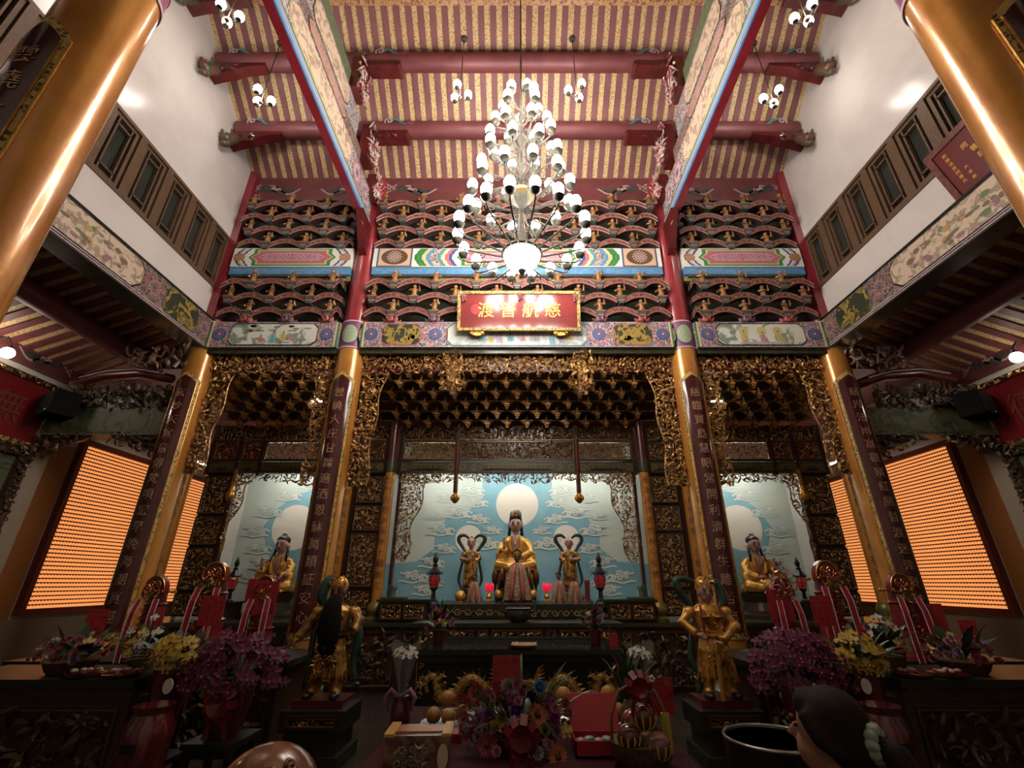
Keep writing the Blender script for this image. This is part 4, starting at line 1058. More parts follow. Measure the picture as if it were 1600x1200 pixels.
def cloud(g, fr, cu, cv, s, flip, n):
    segs_ = [spiral(cu, cv, .13*s, 1.5, 0, flip, 20), spiral(cu+flip*.24*s, cv+.03*s, .1*s, 1.4, 1, flip, 18), spiral(cu-flip*.2*s, cv-.04*s, .085*s, 1.3, 2, flip, 16)]
    segs_.append([(cu+flip*s*(-.42+t*1.0), cv+s*(-.15+.03*math.sin(t*9))) for t in np.linspace(0, 1, 18)])
    segs_.append([(cu+flip*s*(-.1+t*.62), cv+s*(.16-.08*t+.05*abs(math.sin(t*8)))) for t in np.linspace(0, 1, 18)])
    segs_.append([(cu+flip*s*(-.45+t*.35), cv+s*(-.02+.09*math.sin(t*3.1))) for t in np.linspace(0, 1, 10)])
    for i, L in enumerate(segs_):
        dn = .0002*i
        g.add(ribbon(fr, L, .085*s, n+dn), 1); g.add(ribbon(fr, L, .05*s, n+.003+dn), 0)
def mural(label, x0, x1, z0, z1, blue, moons, clouds):
    cx = (x0+x1)/2
    t = thing('wall_mural', label, 'mural', (cx, YM, z0), 0, 'painted murals behind the altars')
    fr = front(-cx, 0, -z0)
    G().add(prism(fr, rect(x0, z0, x1, z1), -.08, 0)).build('pale_ground', MT['murpale'], t)
    G().add(prism(fr, blue, 0, .004)).build('blue_field', MT['murblue'], t)
    for (u, v, r) in moons: G().add(prism(fr, disc(u, v, r, None, 48), .004, .008)).build('moon', MT['moon'], t)
    for (u, v, s, f) in clouds:
        g = G(); cloud(g, fr, u, v, s, f, .009); g.build('painted_cloud', [MT['cloudline'], MT['cloudink']], t)
    return t
half = [(.8, 3.95), (.75, 3.3), (1.05, 3.05), (1.5, 2.9), (1.75, 2.5), (1.75, 2.25), (2.1, 2.0), (2.75, 1.95), (2.75, 1.0)]
cl = []
for (u, v, s) in ((.95, 3.45, .55), (.85, 3.2, .5), (1.25, 2.98, .62), (.8, 2.85, .5), (1.6, 2.62, .6), (.62, 2.35, .62), (.5, 2.62, .42), (1.5, 2.25, .5), (1.75, 1.98, .55), (2.1, 1.7, .6), (1.7, 1.6, .45), (1.5, 3.3, .5), (1.75, 2.9, .35), (1.85, 1.45, .5)):
    cl += [(u, v, s, 1), (-u, v, s, -1)]
mural('pale blue mural with scrolling clouds and three moons behind the central statues', -3.05, 3.05, 1.0, 4.2, half + [(-a, b) for a, b in half[::-1]], [(0, 3.16, .46), (-1.03, 2.45, .28), (1.05, 2.45, .28)], cl)
for sx, side in ((-1, 'left'), (1, 'right')):
    b_ = [(3.3, 3.7), (3.3, 1.0), (5.5, 1.0), (5.3, 1.5), (5.1, 1.9), (5.3, 2.3), (5.45, 2.7), (5.2, 3.1), (4.8, 3.4), (4.2, 3.55)]
    c_ = [(5.0, 3.35, .6), (4.55, 3.6, .55), (4.1, 3.72, .5), (5.35, 3.0, .6), (5.55, 2.6, .6), (5.4, 2.25, .55), (5.25, 1.95, .6), (5.5, 1.7, .5), (5.15, 1.45, .5)]
    mural('blue and white cloud mural with one moon behind the %s side statue' % side, *sorted((sx*3.1, sx*6.0)), 1.0, 4.2, [(sx*u, v) for u, v in b_], [(sx*4.78, 2.68, .47)], [(sx*u, v, s, sx) for u, v, s in c_])
# partitions and the lid of the niches, with lamp tubes behind the valances
t = structure('wall_niche')
for x in (-3.16, 3.16): G().add(box2((x-.1, YA+.03, 1.0), (x+.1, YA+.12, 4.2))).build('stile', MT['dwood'], t)
for x in (-6.0, -3.08, 3.08, 6.0): G().add(box2((x-.04, YA+.12, 1.0), (x+.04, YM, 4.3))).build('partition', MT['white2'], t)
G().add(box2((-6.05, YA+.1, 4.25), (6.05, YM+.1, 4.32))).build('niche_lid', MT['white2'], t)
MT['tube'] = mat('lamp_tube_glow', (1, 1, 1), em=52, emc=(1, .98, .92))
for x0, x1, lab in ((-2.2, 2.2, 'white lamp tube hidden behind the central valance'), (-5.4, -3.5, 'white lamp tube hidden behind the left valance'), (3.5, 5.4, 'white lamp tube hidden behind the right valance')):
    o = thing('lamp_tube', lab, 'lamp', ((x0+x1)/2, 9.5, 3.78), 0, 'lamp tubes in the altar niches'); hw = (x1-x0)/2
    G().add(tube([(-hw, 0, 0), (0, 0, 0), (hw, 0, 0)], .022, 8)).build('glowing_tube', MT['tube'], o)
    G().add(box2((-hw-.05, -.05, .03), (hw+.05, .05, .47))).build('fitting', MT['white2'], o)

for x, y, z, hw, lab in ((-3.75, 8.0, 4.72, .1, 'short white lamp tube inside the left canopy'), (3.75, 8.0, 4.72, .1, 'short white lamp tube inside the right canopy')):
    o = thing('lamp_tube', lab, 'lamp', (x, y, z), 0, 'lamp tubes in the canopies')
    G().add(tube([(-hw, 0, 0), (0, 0, 0), (hw, 0, 0)], .014, 8)).build('glowing_tube', MT['tube'], o)
    G().add(box2((-hw-.02, -.02, .014), (hw+.02, .02, .05))).build('fitting', MT['white2'], o)

for x0, x1, lab in ((-2.4, 2.4, 'added unseen lamp strip behind the central gilded frieze, lighting the canopy'), (-5.1, -3.4, 'added unseen lamp strip behind the left gilded frieze, lighting the canopy'), (3.4, 5.1, 'added unseen lamp strip behind the right gilded frieze, lighting the canopy')):  # unseen strips, added to brighten the canopy brackets
    o = thing('added_lamp_strip', lab, 'lamp', ((x0+x1)/2, 7.37, 5.08), 0, 'added lamp strips behind the friezes'); hw = (x1-x0)/2
    G().add(tube([(-hw, 0, 0), (0, 0, 0), (hw, 0, 0)], .012, 8)).build('glowing_strip', bpy.data.materials.get('canopy_fill_glow') or mat('canopy_fill_glow', (1, .9, .7), em=9, emc=(1, .8, .55)), o)
    G().add(box2((-hw, -.09, -.02), (hw, -.015, .02))).build('fitting', MT['dwood'], o)
# ================================================================== STATUES
def fused(g, name, m_, parent=None, vox=.014, smooth_it=3, loc=None):
    """grow separate masses together into one continuous surface"""
    me = g.mesh('tmp', m_); o = bpy.data.objects.new('tmp', me); COL.objects.link(o)
    r = o.modifiers.new('r', 'REMESH'); r.mode = 'VOXEL'; r.voxel_size = vox; r.use_smooth_shade = True
    s = o.modifiers.new('s', 'SMOOTH'); s.iterations = smooth_it; s.factor = .5
    me2 = bpy.data.meshes.new_from_object(o.evaluated_get(bpy.context.evaluated_depsgraph_get()))
    bpy.data.objects.remove(o); me2.name = name
    me2.materials.clear(); me2.materials.append(m_)
    me2.polygons.foreach_set('use_smooth', np.ones(len(me2.polygons), bool))
    return obj(name, me2, parent, loc)
MT['skin'] = mat('statue_skin', (.44, .25, .21), (.38, .21, .17), 8, rough=.4)
MT['skind'] = mat('dark_statue_skin', (.17, .07, .05), (.13, .055, .04), 8, rough=.35)
MT['sgold'] = mat('statue_gold', (.72, .40, .09), (.40, .19, .04), 9, rough=.36, metal=.6, lo=.45, hi=.66)
MT['sgoldd'] = mat('statue_gold_worn', (.55, .3, .07), (.13, .06, .02), 9, rough=.36, metal=.6, lo=.4, hi=.62)
MT['ribbon'] = mat('green_ribbon', (.02, .07, .045), (.015, .045, .03), 6, rough=.4)
MT['ribbond'] = mat('dark_ribbon', (.03, .035, .035), rough=.4)
MT['lip'] = mat('lip_red', (.25, .05, .05), rough=.4)
def face(parent, c, s, skin, brow=True, wide=1.0):
    """a head s tall: skull, jaw, nose, ears and neck in one skin, with eyes, brows and mouth laid on"""
    x, y, z = c
    g = G()
    g.add(sphere((x, y, z+.08*s), (.36*s*wide, .40*s, .42*s), 14, 10))
    g.add(sphere((x, y-.05*s, z-.17*s), (.29*s*wide, .31*s, .30*s), 12, 8))
    g.add(sphere((x, y-.40*s, z-.08*s), (.06*s, .08*s, .07*s), 8, 6)); g.add(tube([(x, y-.36*s, z+.1*s), (x, y-.43*s, z-.08*s)], [.035*s, .05*s], 6))
    for k in (-1, 1): g.add(sphere((x+k*.37*s*wide, y, z-.04*s), (.05*s, .09*s, .17*s), 6, 6))
    g.add(tube([(x, y+.03*s, z-.2*s), (x, y+.05*s, z-.62*s)], [.17*s, .2*s], 10))
    h = fused(g, 'head', skin, parent, .05*s, 2)
    for k in (-1, 1):
        G().add(sphere((x+k*.14*s, y-.355*s, z+.05*s), (.085*s, .04*s, .032*s), 8, 4)).build('eye', MT['black'], h)
        if brow: G().add(tube([(x+k*.06*s, y-.375*s, z+.13*s), (x+k*.15*s, y-.37*s, z+.165*s), (x+k*.24*s, y-.32*s, z+.14*s)], .02*s, 4)).build('eyebrow', MT['black'], h)
    G().add(sphere((x, y-.345*s, z-.23*s), (.095*s, .035*s, .032*s), 8, 4)).build('mouth', MT['lip'], h)
    return h
def hand(g, c, d, s, curl=.4):
    """palm, four fingers and a thumb; d points along the fingers"""
    c = np.array(c, float); d = np.array(d, float); d /= np.linalg.norm(d)
    side = np.cross(d, (0, -1, 0)); n_ = np.linalg.norm(side)
    side = side/n_ if n_ > .2 else np.array([1., 0, 0])
    nrm = np.cross(side, d)
    g.add(tube([c-d*.35*s, c, c+d*.35*s], [.22*s, .28*s, .26*s], 8))
    for i, L in enumerate((.62, .75, .7, .52)):
        b = c + d*.3*s + side*(i-1.5)*.15*s
        g.add(tube([b, b+d*L*.5*s, b+d*L*.9*s+nrm*curl*.25*s], [.09*s, .085*s, .06*s], 6))
    b = c - side*.22*s
    g.add(tube([b, b-side*.2*s+d*.25*s, b-side*.22*s+d*.5*s], [.1*s, .09*s, .07*s], 6))
def lotus_throne(parent, r, h, z0=0, m_=None):
    m_ = m_ or bpy.data.materials.get('dark_lotus_gilt') or mat('dark_lotus_gilt', (.2, .095, .03), (.07, .03, .012), 12, rough=.4, metal=.4); o = obj('lotus_throne', None, parent)
    G().add(lathe([(r*.86, z0), (r*.9, z0+h*.12), (r*.74, z0+h*.25), (r*.8, z0+h*.4), (r*.95, z0+h*.98), (r*.3, z0+h)], 28)).build('throne_core', m_, o, smooth=50)
    pm = G().add(([(0, -.16*r, -.5*h), (.16*r, -.08*r, 0), (.12*r, .0, .4*h), (0, -.1*r, .58*h), (-.12*r, .0, .4*h), (-.16*r, -.08*r, 0), (0, -.22*r, 0.05*h)], [(0, 1, 6), (1, 2, 6), (2, 3, 6), (3, 4, 6), (4, 5, 6), (5, 0, 6), (5, 4, 3, 2, 1, 0)])).mesh('petal', m_, True)
    for ring, (rr, z) in enumerate(((.93, .72), (.86, .4))):
        for i in range(14):
            a = 2*PI*(i+.5*ring)/14
            obj('petal', pm, o, (rr*r*math.cos(a), rr*r*math.sin(a), z0+z*h), a+PI/2)
    return o
def robe_folds(g, pts_list, r):
    for P in pts_list: g.add(tube(P, r, 5))

def seated(label, loc, S, mirror=1, crown='hood', held=None, throne=True):
    t = thing('bodhisattva_statue', label, 'statue', loc, 0, 'seated statues on the altars')
    t.scale = (S*mirror, S, S)
    z0 = .5 if throne else .0
    if throne: lotus_throne(t, .40, .34, .17); G().add(lathe([(.38, 0), (.40, .05), (.34, .1), (.36, .18)], 24)).build('black_plinth', MT['black'], t, smooth=40)
    if throne:
        for k in (-1, 1): G().add(sphere((k*.31, -.22, .12), (.09, .09, .09), 12, 8)).build('gold_ball', MT['sgold'], t, smooth=True)
    g = G()
    # folded legs
    g.add(loft([(0, 0, z0, .40, .27), (0, -.02, z0+.08, .425, .3), (0, -.02, z0+.16, .38, .27), (0, .03, z0+.24, .26, .2)], 20))
    for k in (-1, 1):
        g.add(tube([(k*.1, .05, z0+.14), (k*.3, -.1, z0+.15), (k*.34, -.16, z0+.12), (k*.12, -.28, z0+.08), (-k*.04, -.28, z0+.06)], [.11, .11, .1, .085, .06], 8))
        for j in range(4): g.add(tube([(k*.40, -.1, z0+.03+.05*j), (k*.36, -.22, z0+.03+.05*j), (k*.2, -.30, z0+.02+.045*j)], .013, 4))
    # torso
    g.add(loft([(0, .05, z0+.14, .22, .17), (0, .05, z0+.3, .19, .15), (0, .05, z0+.48, .22, .15), (0, .05, z0+.56, .235, .14), (0, .05, z0+.63, .18, .115), (0, .05, z0+.68, .1, .09), (0, .04, z0+.72, .07, .07)], 20))
    # sleeves: the right arm lifted, the left resting in the lap
    g.add(tube([(-.17, .04, z0+.58), (-.26, .02, z0+.47), (-.28, -.08, z0+.34), (-.22, -.2, z0+.42)], [.085, .09, .09, .075], 8))
    g.add(tube([(-.29, -.08, z0+.34), (-.3, -.08, z0+.2), (-.26, -.1, z0+.12)], [.1, .08, .04], 8))
    g.add(tube([(.17, .04, z0+.58), (.26, .02, z0+.47), (.27, -.1, z0+.32), (.12, -.2, z0+.26)], [.085, .09, .09, .075], 8))
    g.add(tube([(.3, -.06, z0+.34), (.31, -.1, z0+.22), (.22, -.16, z0+.15)], [.1, .09, .05], 8))
    g.add(tube([(-.16, -.14, z0+.17), (0, -.2, z0+.1), (.16, -.14, z0+.17)], [.05, .06, .05], 6))
    for k in (-1, 1):
        g.add(tube([(k*.09, -.07, z0+.66), (k*.11, -.11, z0+.5), (k*.07, -.13, z0+.34)], .025, 6))
        for j in range(3): g.add(tube([(k*(.2+.03*j), -.1, z0+.56-.05*j), (k*(.25+.02*j), -.1, z0+.42-.04*j), (k*.24, -.14, z0+.3-.03*j)], .012, 4))
    fused(g, 'gilded_robe', MT['sgold'], t, .016, 2)
    # bare chest, hands
    fused(G().add(loft([(0, -.075, z0+.38, .07, .03), (0, -.085, z0+.5, .085, .035), (0, -.06, z0+.62, .07, .04), (0, -.02, z0+.68, .06, .05)], 12)), 'bare_chest', MT['skin'], t, .014, 2)
    g = G(); hand(g, (-.21, -.22, z0+.52), (-.05, -.1, 1), .11); g.add(tube([(-.22, -.2, z0+.42), (-.21, -.22, z0+.5)], [.035, .03], 7)); fused(g, 'raised_hand', MT['skin'], t, .011, 1)
    g = G(); hand(g, (.1, -.24, z0+.27), (-1, -.2, .05), .11); g.add(tube([(.2, -.18, z0+.27), (.1, -.24, z0+.27)], [.035, .03], 7)); fused(g, 'resting_hand', MT['skin'], t, .011, 1)
    G().add(tube([(-.07, -.1, z0+.6), (-.03, -.13, z0+.53), (0, -.135, z0+.5), (.03, -.13, z0+.53), (.07, -.1, z0+.6)], .008, 5)).build('necklace', MT['sgold'], t)
    hz = z0+.86
    h = face(t, (0, -.01, hz+.01), .31, MT['skin'], True, 1.06)
    if crown == 'hood':
        G().add(loft([(0, .07, hz+.0, .124, .1), (0, .055, hz+.07, .132, .12), (0, .02, hz+.125, .128, .122), (0, .03, hz+.24, .118, .105), (0, .03, hz+.29, .09, .07), (0, .03, hz+.3, .03, .03)], 18)).build('black_hood', MT['black'], t, smooth=50)
        for k in (-1, 1): G().add(tube([(k*.115, .03, hz+.06), (k*.118, .04, hz-.08), (k*.13, .05, hz-.19)], [.03, .03, .03], 6)).build('hood_fall', MT['black'], t, smooth=True)
        g = G(); carve(g, front(0, -.075, hz+.22), -.07, -.045, .07, .07, .03, 1.5, ('curl', 'leaf', 'flower'), .01, 0, 2); g.build('gold_diadem', MT['sgold'], t)
    else:
        G().add(sphere((0, .03, hz+.105), (.13, .142, .10), 14, 8)).build('black_hair', MT['black'], t, smooth=True)
        G().add(loft([(0, .02, hz+.13, .04, .04), (0, .02, hz+.17, .055, .055), (0, .02, hz+.22, .05, .05), (0, .02, hz+.24, .02, .02)], 12)).build('topknot', MT['black'], t, smooth=50)
        for k in (-1, 1): G().add(tube([(k*.115, .03, hz), (k*.125, .0, hz-.16), (k*.16, -.06, hz-.3)], [.03, .03, .02], 6)).build('hair_fall', MT['black'], t, smooth=True)
        G().add(sphere((0, -.05, hz+.19), (.018, .012, .024), 6, 5)).build('hair_jewel', MT['sgold'], t, smooth=True)
    if held == 'lotus':
        for i, (dx, dz) in enumerate(((.06, .28), (.16, .34), (.2, .24), (.28, .3))):
            g = G()
            for k in range(7):
                a = 2*PI*k/7; g.add(sphere((dx+.028*math.cos(a), -.26, z0+dz+.028*math.sin(a)), (.024, .02, .024), 6, 4))
            g.add(sphere((dx, -.285, z0+dz), .025, 6, 4)); g.build('lotus_bloom', mat('dusty_rose', (.28, .11, .13), rough=.5), t, smooth=True)
    return t
seated('large seated gilded statue in a black hood at the centre of the altar', (-.03, 9.5, 1.28), 1.0)
seated('seated gilded statue with topknot and rose blooms in the left altar', (-4.62, 9.5, 1.42), .98, 1, 'knot', 'lotus', throne=False)
seated('seated gilded statue with topknot and open hand in the right altar', (4.66, 9.5, 1.42), .98, -1, 'knot', None, throne=False)
for sx, side in ((-1, 'left'), (1, 'right')):
    t = thing('statue_plinth', 'dark lotus plinth under the %s side statue' % side, 'plinth', (sx*4.64, 9.5, 1.0), 0, 'plinths of the side statues')
    G().add(lathe([(.5, 0), (.5, .06), (.4, .12), (.36, .26), (.42, .36), (.44, .415), (.1, .42)], 24)).build('plinth_body', MT['dwood'], t, smooth=40)

def standing(label, loc, S, mirror, hat):
    t = thing('attendant_statue', label, 'statue', loc, 0, 'small attendants beside the central statue')
    t.scale = (S*mirror, S, S)
    g = G()
    g.add(loft([(0, 0, .05, .15, .13), (0, 0, .15, .16, .14), (0, 0, .4, .14, .12), (0, 0, .55, .13, .10), (0, 0, .68, .15, .10), (0, 0, .75, .13, .085), (0, 0, .79, .05, .05)], 18))
    g.add(tube([(-.13, 0, .73), (-.18, -.05, .6), (-.1, -.14, .56)], [.06, .06, .055], 7)); g.add(tube([(.13, 0, .73), (.18, -.04, .6), (.06, -.15, .55)], [.06, .06, .05], 7))
    g.add(tube([(-.1, -.12, .55), (-.12, -.13, .38), (-.08, -.13, .26)], [.055, .045, .02], 7))
    for k in range(7):
        a = -2.6+.35*k; g.add(tube([(.12*math.cos(a), .1*math.sin(a), .5), (.15*math.cos(a), .13*math.sin(a), .3), (.16*math.cos(a), .15*math.sin(a), .08)], .016, 4))
    fused(g, 'gilded_robe', MT['sgoldd'], t, .015, 2)
    g = G(); hand(g, (0.0, -.17, .6), (0, -.1, 1), .08); hand(g, (.03, -.18, .59), (-.1, -.1, 1), .08); fused(g, 'joined_hands', MT['skin'], t, .01, 1)
    face(t, (0, -.01, .92), .23, MT['skin'])
    if hat == 'bun':
        G().add(sphere((0, .03, .965), (.095, .095, .085), 12, 8)).build('black_hair', MT['black'], t, smooth=True); G().add(sphere((0, .0, 1.04), (.03, .03, .025), 8, 6)).build('hair_bun', MT['black'], t, smooth=True)
    else:
        G().add(sphere((0, .0, 1.02), (.022, .022, .028), 8, 6)).build('hair_knot', MT['black'], t, smooth=True)
    # long scarf looping out beside the head and down to the feet
    for k in (-1, 1):
        P = [(k*.12, .03, .74), (k*.2, .05, .86), (k*.28, .05, .98), (k*.26, .05, 1.07), (k*.16, .05, 1.09), (k*.07, .07, 1.03)]
        g = G().add(tube(sm(P), smr([.028, .036, .042, .042, .036, .024]), 8)); g.build('scarf_loop', MT['ribbond'], t, smooth=True)
        P = [(k*.16, .0, .6), (k*.21, .02, .4), (k*.24, .02, .2), (k*.18, .0, .05)]
        G().add(tube(sm(P), smr([.024, .03, .03, .018]), 7)).build('scarf_tail', MT['ribbond'], t, smooth=True)
    G().add(lathe([(.2, -.02), (.2, .03), (.16, .06)], 18)).build('foot_disc', MT['dwood'], t, smooth=40)
    return t
standing('small gilded attendant with black hair bun and looping scarf left of the central statue', (-.9, 9.5, 1.46), .92, -1, 'bun')
standing('small gilded bald attendant with looping scarf right of the central statue', (1.02, 9.5, 1.46), .92, 1, 'bald')
# rocks under the attendants
for x, lab in ((-.9, 'left'), (1.02, 'right')):
    g = G()
    for k in range(7): g.add(sphere((R.uniform(-.16, .16), R.uniform(-.1, .1), R.uniform(.03, .1)), (R.uniform(.08, .13), .1, R.uniform(.06, .09)), 8, 6))
    tag(fused(g, 'carved_rock', MT['sgoldd'], None, .02, 1, (x, 9.5, 1.27)), 'gilded carved rock under the %s small attendant' % lab, 'rock', 'rocks under the attendants')

MT['cape'] = mat_brocade('embroidered_cape', [(.3, .3, .2), (.34, .1, .08), (.45, .38, .28), (.1, .12, .06), (.3, .18, .1)], 48, edge=(.2, .14, .06))
MT['capered'] = mat('salmon_ribbon', (.42, .13, .09), (.36, .1, .07), 12, rough=.6)
def caped(label, loc, S):
    t = thing('caped_idol', label, 'idol', loc, 0, 'small idols in embroidered capes'); t.scale = (S,)*3
    n = 26; V = []
    for z, r in ((0, .21), (.2, .19), (.42, .14), (.52, .10), (.56, .05)):
        for i in range(n):
            a = 2*PI*i/n; rr = r*(1+.06*math.cos(a*9)*(1-z/.56)); V.append((rr*math.cos(a)*1.05, rr*math.sin(a)*.75, z))
    F = [(j*n+i, j*n+(i+1) % n, (j+1)*n+(i+1) % n, (j+1)*n+i) for j in range(4) for i in range(n)]
    G().add((V, F)).build('cape', MT['cape'], t, smooth=60)
    for k in (-1, 1):
        G().add(tube([(k*.04, -.085, .52), (k*.06, -.125, .4), (k*.08, -.15, .2), (k*.1, -.175, .0)], [.03, .034, .036, .036], 6)).build('salmon_ribbon', MT['capered'], t, smooth=True)
    face(t, (0, -.02, .62), .13, MT['skind'], False)
    g = G()
    for k in range(5): g.add(sphere(((k-2)*.038, -.02, .72+.02*(2-abs(k-2))), (.022, .022, .022), 6, 5)); g.add(tube([((k-2)*.025, -.02, .66), ((k-2)*.038, -.02, .71)], .008, 4))
    g.add(lathe([(.07, .64), (.075, .67), (.06, .69)], 12)); g.build('crown', mat('crown_bronze', (.12, .08, .03), rough=.4, metal=.5), t, smooth=50)
caped('embroidered caped idol with beaded crown sitting before the large central statue', (-.0, 9.02, 1.31), 1.12)
caped('caped idol with salmon ribbons in front of the left attendant', (-.78, 9.08, 1.27), .62)
caped('caped idol with dark topknot crown in front of the right attendant', (.76, 9.08, 1.27), .66)
caped('caped idol with gold ball beside the red canister on the right', (1.04, 9.08, 1.27), .62)
tag(G().add(sphere((0, 0, .1), .1, 12, 8)).add(lathe([(.08, 0), (.06, .03)], 12)).build('gold_ornament', MT['sgold'], None, True, (-1.02, 9.05, 1.27)), 'round gold ornament in front of the left attendant rock', 'ornament')
tag(G().add(lathe([(.045, 0), (.045, .3), (.05, .31), (.05, .36), (.03, .38)], 14)).build('red_canister', mat('dull_red', (.2, .03, .03), rough=.4), None, 40, (1.27, 9.05, 1.27)), 'tall red canister at the right end of the idols', 'canister')

# lotus lamps and hexagonal lanterns on the altar
def lotus_lamp(x, lab):
    t = thing('lotus_lamp', lab, 'lamp', (x, 8.95, 1.28), 0, 'red lotus lamps')
    G().add(lathe([(.06, 0), (.06, .02), (.03, .05), (.055, .09), (.03, .13), (.02, .16), (.04, .18)], 14)).build('gold_stand', MT['sgold'], t, smooth=40)
    for i in range(7):
        a = 2*PI*i/7
        g = G().add(loft([(.035*math.cos(a), .035*math.sin(a), .17, .015, .015), (.06*math.cos(a), .06*math.sin(a), .22, .03, .03), (.065*math.cos(a), .065*math.sin(a), .27, .025, .025), (.06*math.cos(a), .06*math.sin(a), .31, .005, .005)], 7))
        g.build('petal', bpy.data.materials.get('red_petal_glow') or mat('red_petal_glow', (.6, .02, .06), rough=.3, em=.5, emc=(1, .02, .06)), t, smooth=True)
lotus_lamp(-.5, 'red glowing lotus lamp left of the large central statue'); lotus_lamp(.53, 'red glowing lotus lamp right of the large central statue')
def lantern(loc, lab, S=1.0):
    t = thing('oil_lantern', lab, 'lantern', loc, 0, 'black hexagonal lanterns with red glass'); t.scale = (S,)*3
    bm_ = MT['black']
    G().add(lathe([(.1, 0), (.1, .03), (.05, .06), (.04, .2), (.08, .24), (.09, .27)], 6)).build('foot', bm_, t)
    G().add(lathe([(.06, .28), (.1, .34), (.11, .42), (.08, .5)], 6)).build('red_glass', bpy.data.materials.get('red_lantern_glass') or mat('red_lantern_glass', (.16, .015, .02), rough=.15, em=.08, emc=(1, .05, .05)), t)
    G().add(sphere((0, -.07, .4), (.02, .015, .025), 6, 5)).build('flame_bulb', bpy.data.materials.get('red_spark') or mat('red_spark', (1, .3, .25), em=8, emc=(1, .2, .15)), t)
    for i in range(6):
        a = PI*i/3
        G().add(tube([(.075*math.cos(a), .075*math.sin(a), .27), (.12*math.cos(a), .12*math.sin(a), .42), (.085*math.cos(a), .085*math.sin(a), .51)], .008, 4)).build('rib', bm_, t)
        G().add(tube([(.06*math.cos(a), .06*math.sin(a), .57), (.15*math.cos(a), .15*math.sin(a), .55), (.17*math.cos(a), .17*math.sin(a), .58)], .008, 4)).add(sphere((.165*math.cos(a), .165*math.sin(a), .52), .014, 5, 4)).build('eave_hook', bm_, t)
    G().add(lathe([(.13, .51), (.14, .54), (.09, .6), (.05, .66), (.06, .7), (.03, .73)], 6)).build('roof', bm_, t)
    G().add(loft([(0, 0, .72, .02, .02), (0, 0, .76, .05, .05), (0, 0, .82, .06, .05), (0, 0, .88, .03, .025), (0, 0, .95, .004, .004)], 8)).build('flame_finial', bm_, t, smooth=True)
lantern((-1.5, 9.0, 1.28), 'black hexagonal lantern with red glass left of the central statues', .88)
lantern((1.5, 9.0, 1.28), 'black hexagonal lantern with red glass right of the central statues', .88)
lantern((-5.2, 9.1, 1.28), 'small black lantern with red glass in the left side altar', .8)
lantern((5.2, 9.1, 1.28), 'small black lantern with red glass in the right side altar', .8)
for x in (-5.2, 5.2):
    tag(G().add(box((0, 0, .14), (.34, .34, .28))).add(box((0, 0, .27), (.4, .4, .03))).build('lantern_stand', MT['dwood'], None, False, (x, 9.1, 1.0)), 'dark stand under the lantern of the %s side altar' % ('left' if x < 0 else 'right'), 'stand', 'stands under the side lanterns')

# ================================================================== CENTRAL ALTAR TABLES
MT['lac'] = mat('black_green_lacquer', (.016, .018, .011), (.026, .024, .013), 6, rough=.4, spec=.3)
t = thing('altar_table', 'upper black altar table with gold scroll edging under the statues', 'table', (0, 8.4, 1.0), 0, 'tables of the central altar')
G().add(box2((-1.4, 0, 0), (1.4, 1.6, .2))).build('table_body', MT['lac'], t)
G().add(box2((-1.45, -.04, .22), (1.45, 1.62, .27))).build('table_top', MT['lac'], t)
G().add(prism(front(0, -.02, 0), rect(-1.42, .06, 1.42, .22), 0, .02)).build('edge_board', MT['lac'], t)
g = G(); fr = front(0, -.045, 0)
for i in range(16):
    u = -1.34+2.68*i/15
    g.add(tube(fr.m([(a, b, .004) for a, b in spiral(u, .14, .06, 1.3, .4*i, 1 if i % 2 else -1, 14)]), .009, 4))
    if i < 15: g.add(tube(fr.m([(u+.02, .1, .004), (u+.09, .18, .004), (u+.16, .1, .004)]), .008, 4))
g.build('gold_scrollwork', mat('antique_gold', (.30, .22, .09), rough=.4, metal=.4), t)
G().add(box2((-.36, .35, .27), (.36, 1.4, .285))).build('statue_pad', MT['lac'], t)
for sx, side in ((-1, 'left'), (1, 'right')):
    t = thing('altar_cabinet', 'low black cabinet with gilt panels and scroll ends on the %s of the altar' % side, 'cabinet', (sx*1.88, 8.36, 1.0), 0, 'low cabinets on the altar platform')
    G().add(box2((-.4, 0, 0), (.4, .36, .3))).build('cabinet_body', MT['lac'], t)
    G().add(box2((-.44, -.03, .3), (.44, .38, .34))).build('cabinet_top', MT['lac'], t)
    for i in range(2): panel(t, front(0, -.002, 0), -.37+.38*i, .04, -.01+.38*i, .28, 500+i, MT['gilt'], .05, False, 'gilt_panel')
    G().add(tube([(-sx*-.25, .03, .52), (-sx*-.25, .34, .52)], .05, 10)).add(box((sx*.25, .18, .43), (.05, .28, .18))).add(box((sx*.2, .18, .36), (.4, .32, .03))).build('scroll_end', mat('moss_green', (.05, .07, .03), rough=.4), t)
t = thing('altar_table', 'middle black altar table with dense gilt relief panels', 'table', (0, 7.55, 0), 0, 'tables of the central altar')
G().add(box2((-1.5, .04, 0), (1.5, .7, .98))).build('table_body', MT['lac'], t)
G().add(box2((-1.56, 0, .99), (1.56, .74, 1.05))).build('table_top', MT['lac'], t)
for i, (a, b) in enumerate(((-1.45, -.62), (-.58, -.42), (-.38, .38), (.42, .58), (.62, 1.45))): panel(t, front(0, .035, 0), a, .68, b, .97, 520+i, MT['gilt'], .05, False, 'gilt_panel', ('leaf', 'curl', 'figure', 'scroll', 'leaf'))
for i in range(3): panel(t, front(0, .035, 0), -1.45+.98*i, .1, -.51+.98*i, .64, 530+i, MT['giltd'], .1, False, 'base_panel')
t = thing('altar_table', 'glass-topped black altar table with two gold dragons on its front', 'table', (0, 5.85, 0), 0, 'tables of the central altar')
G().add(box2((-1.05, .12, 0), (1.05, 1.3, .78))).build('table_body', MT['lac'], t)
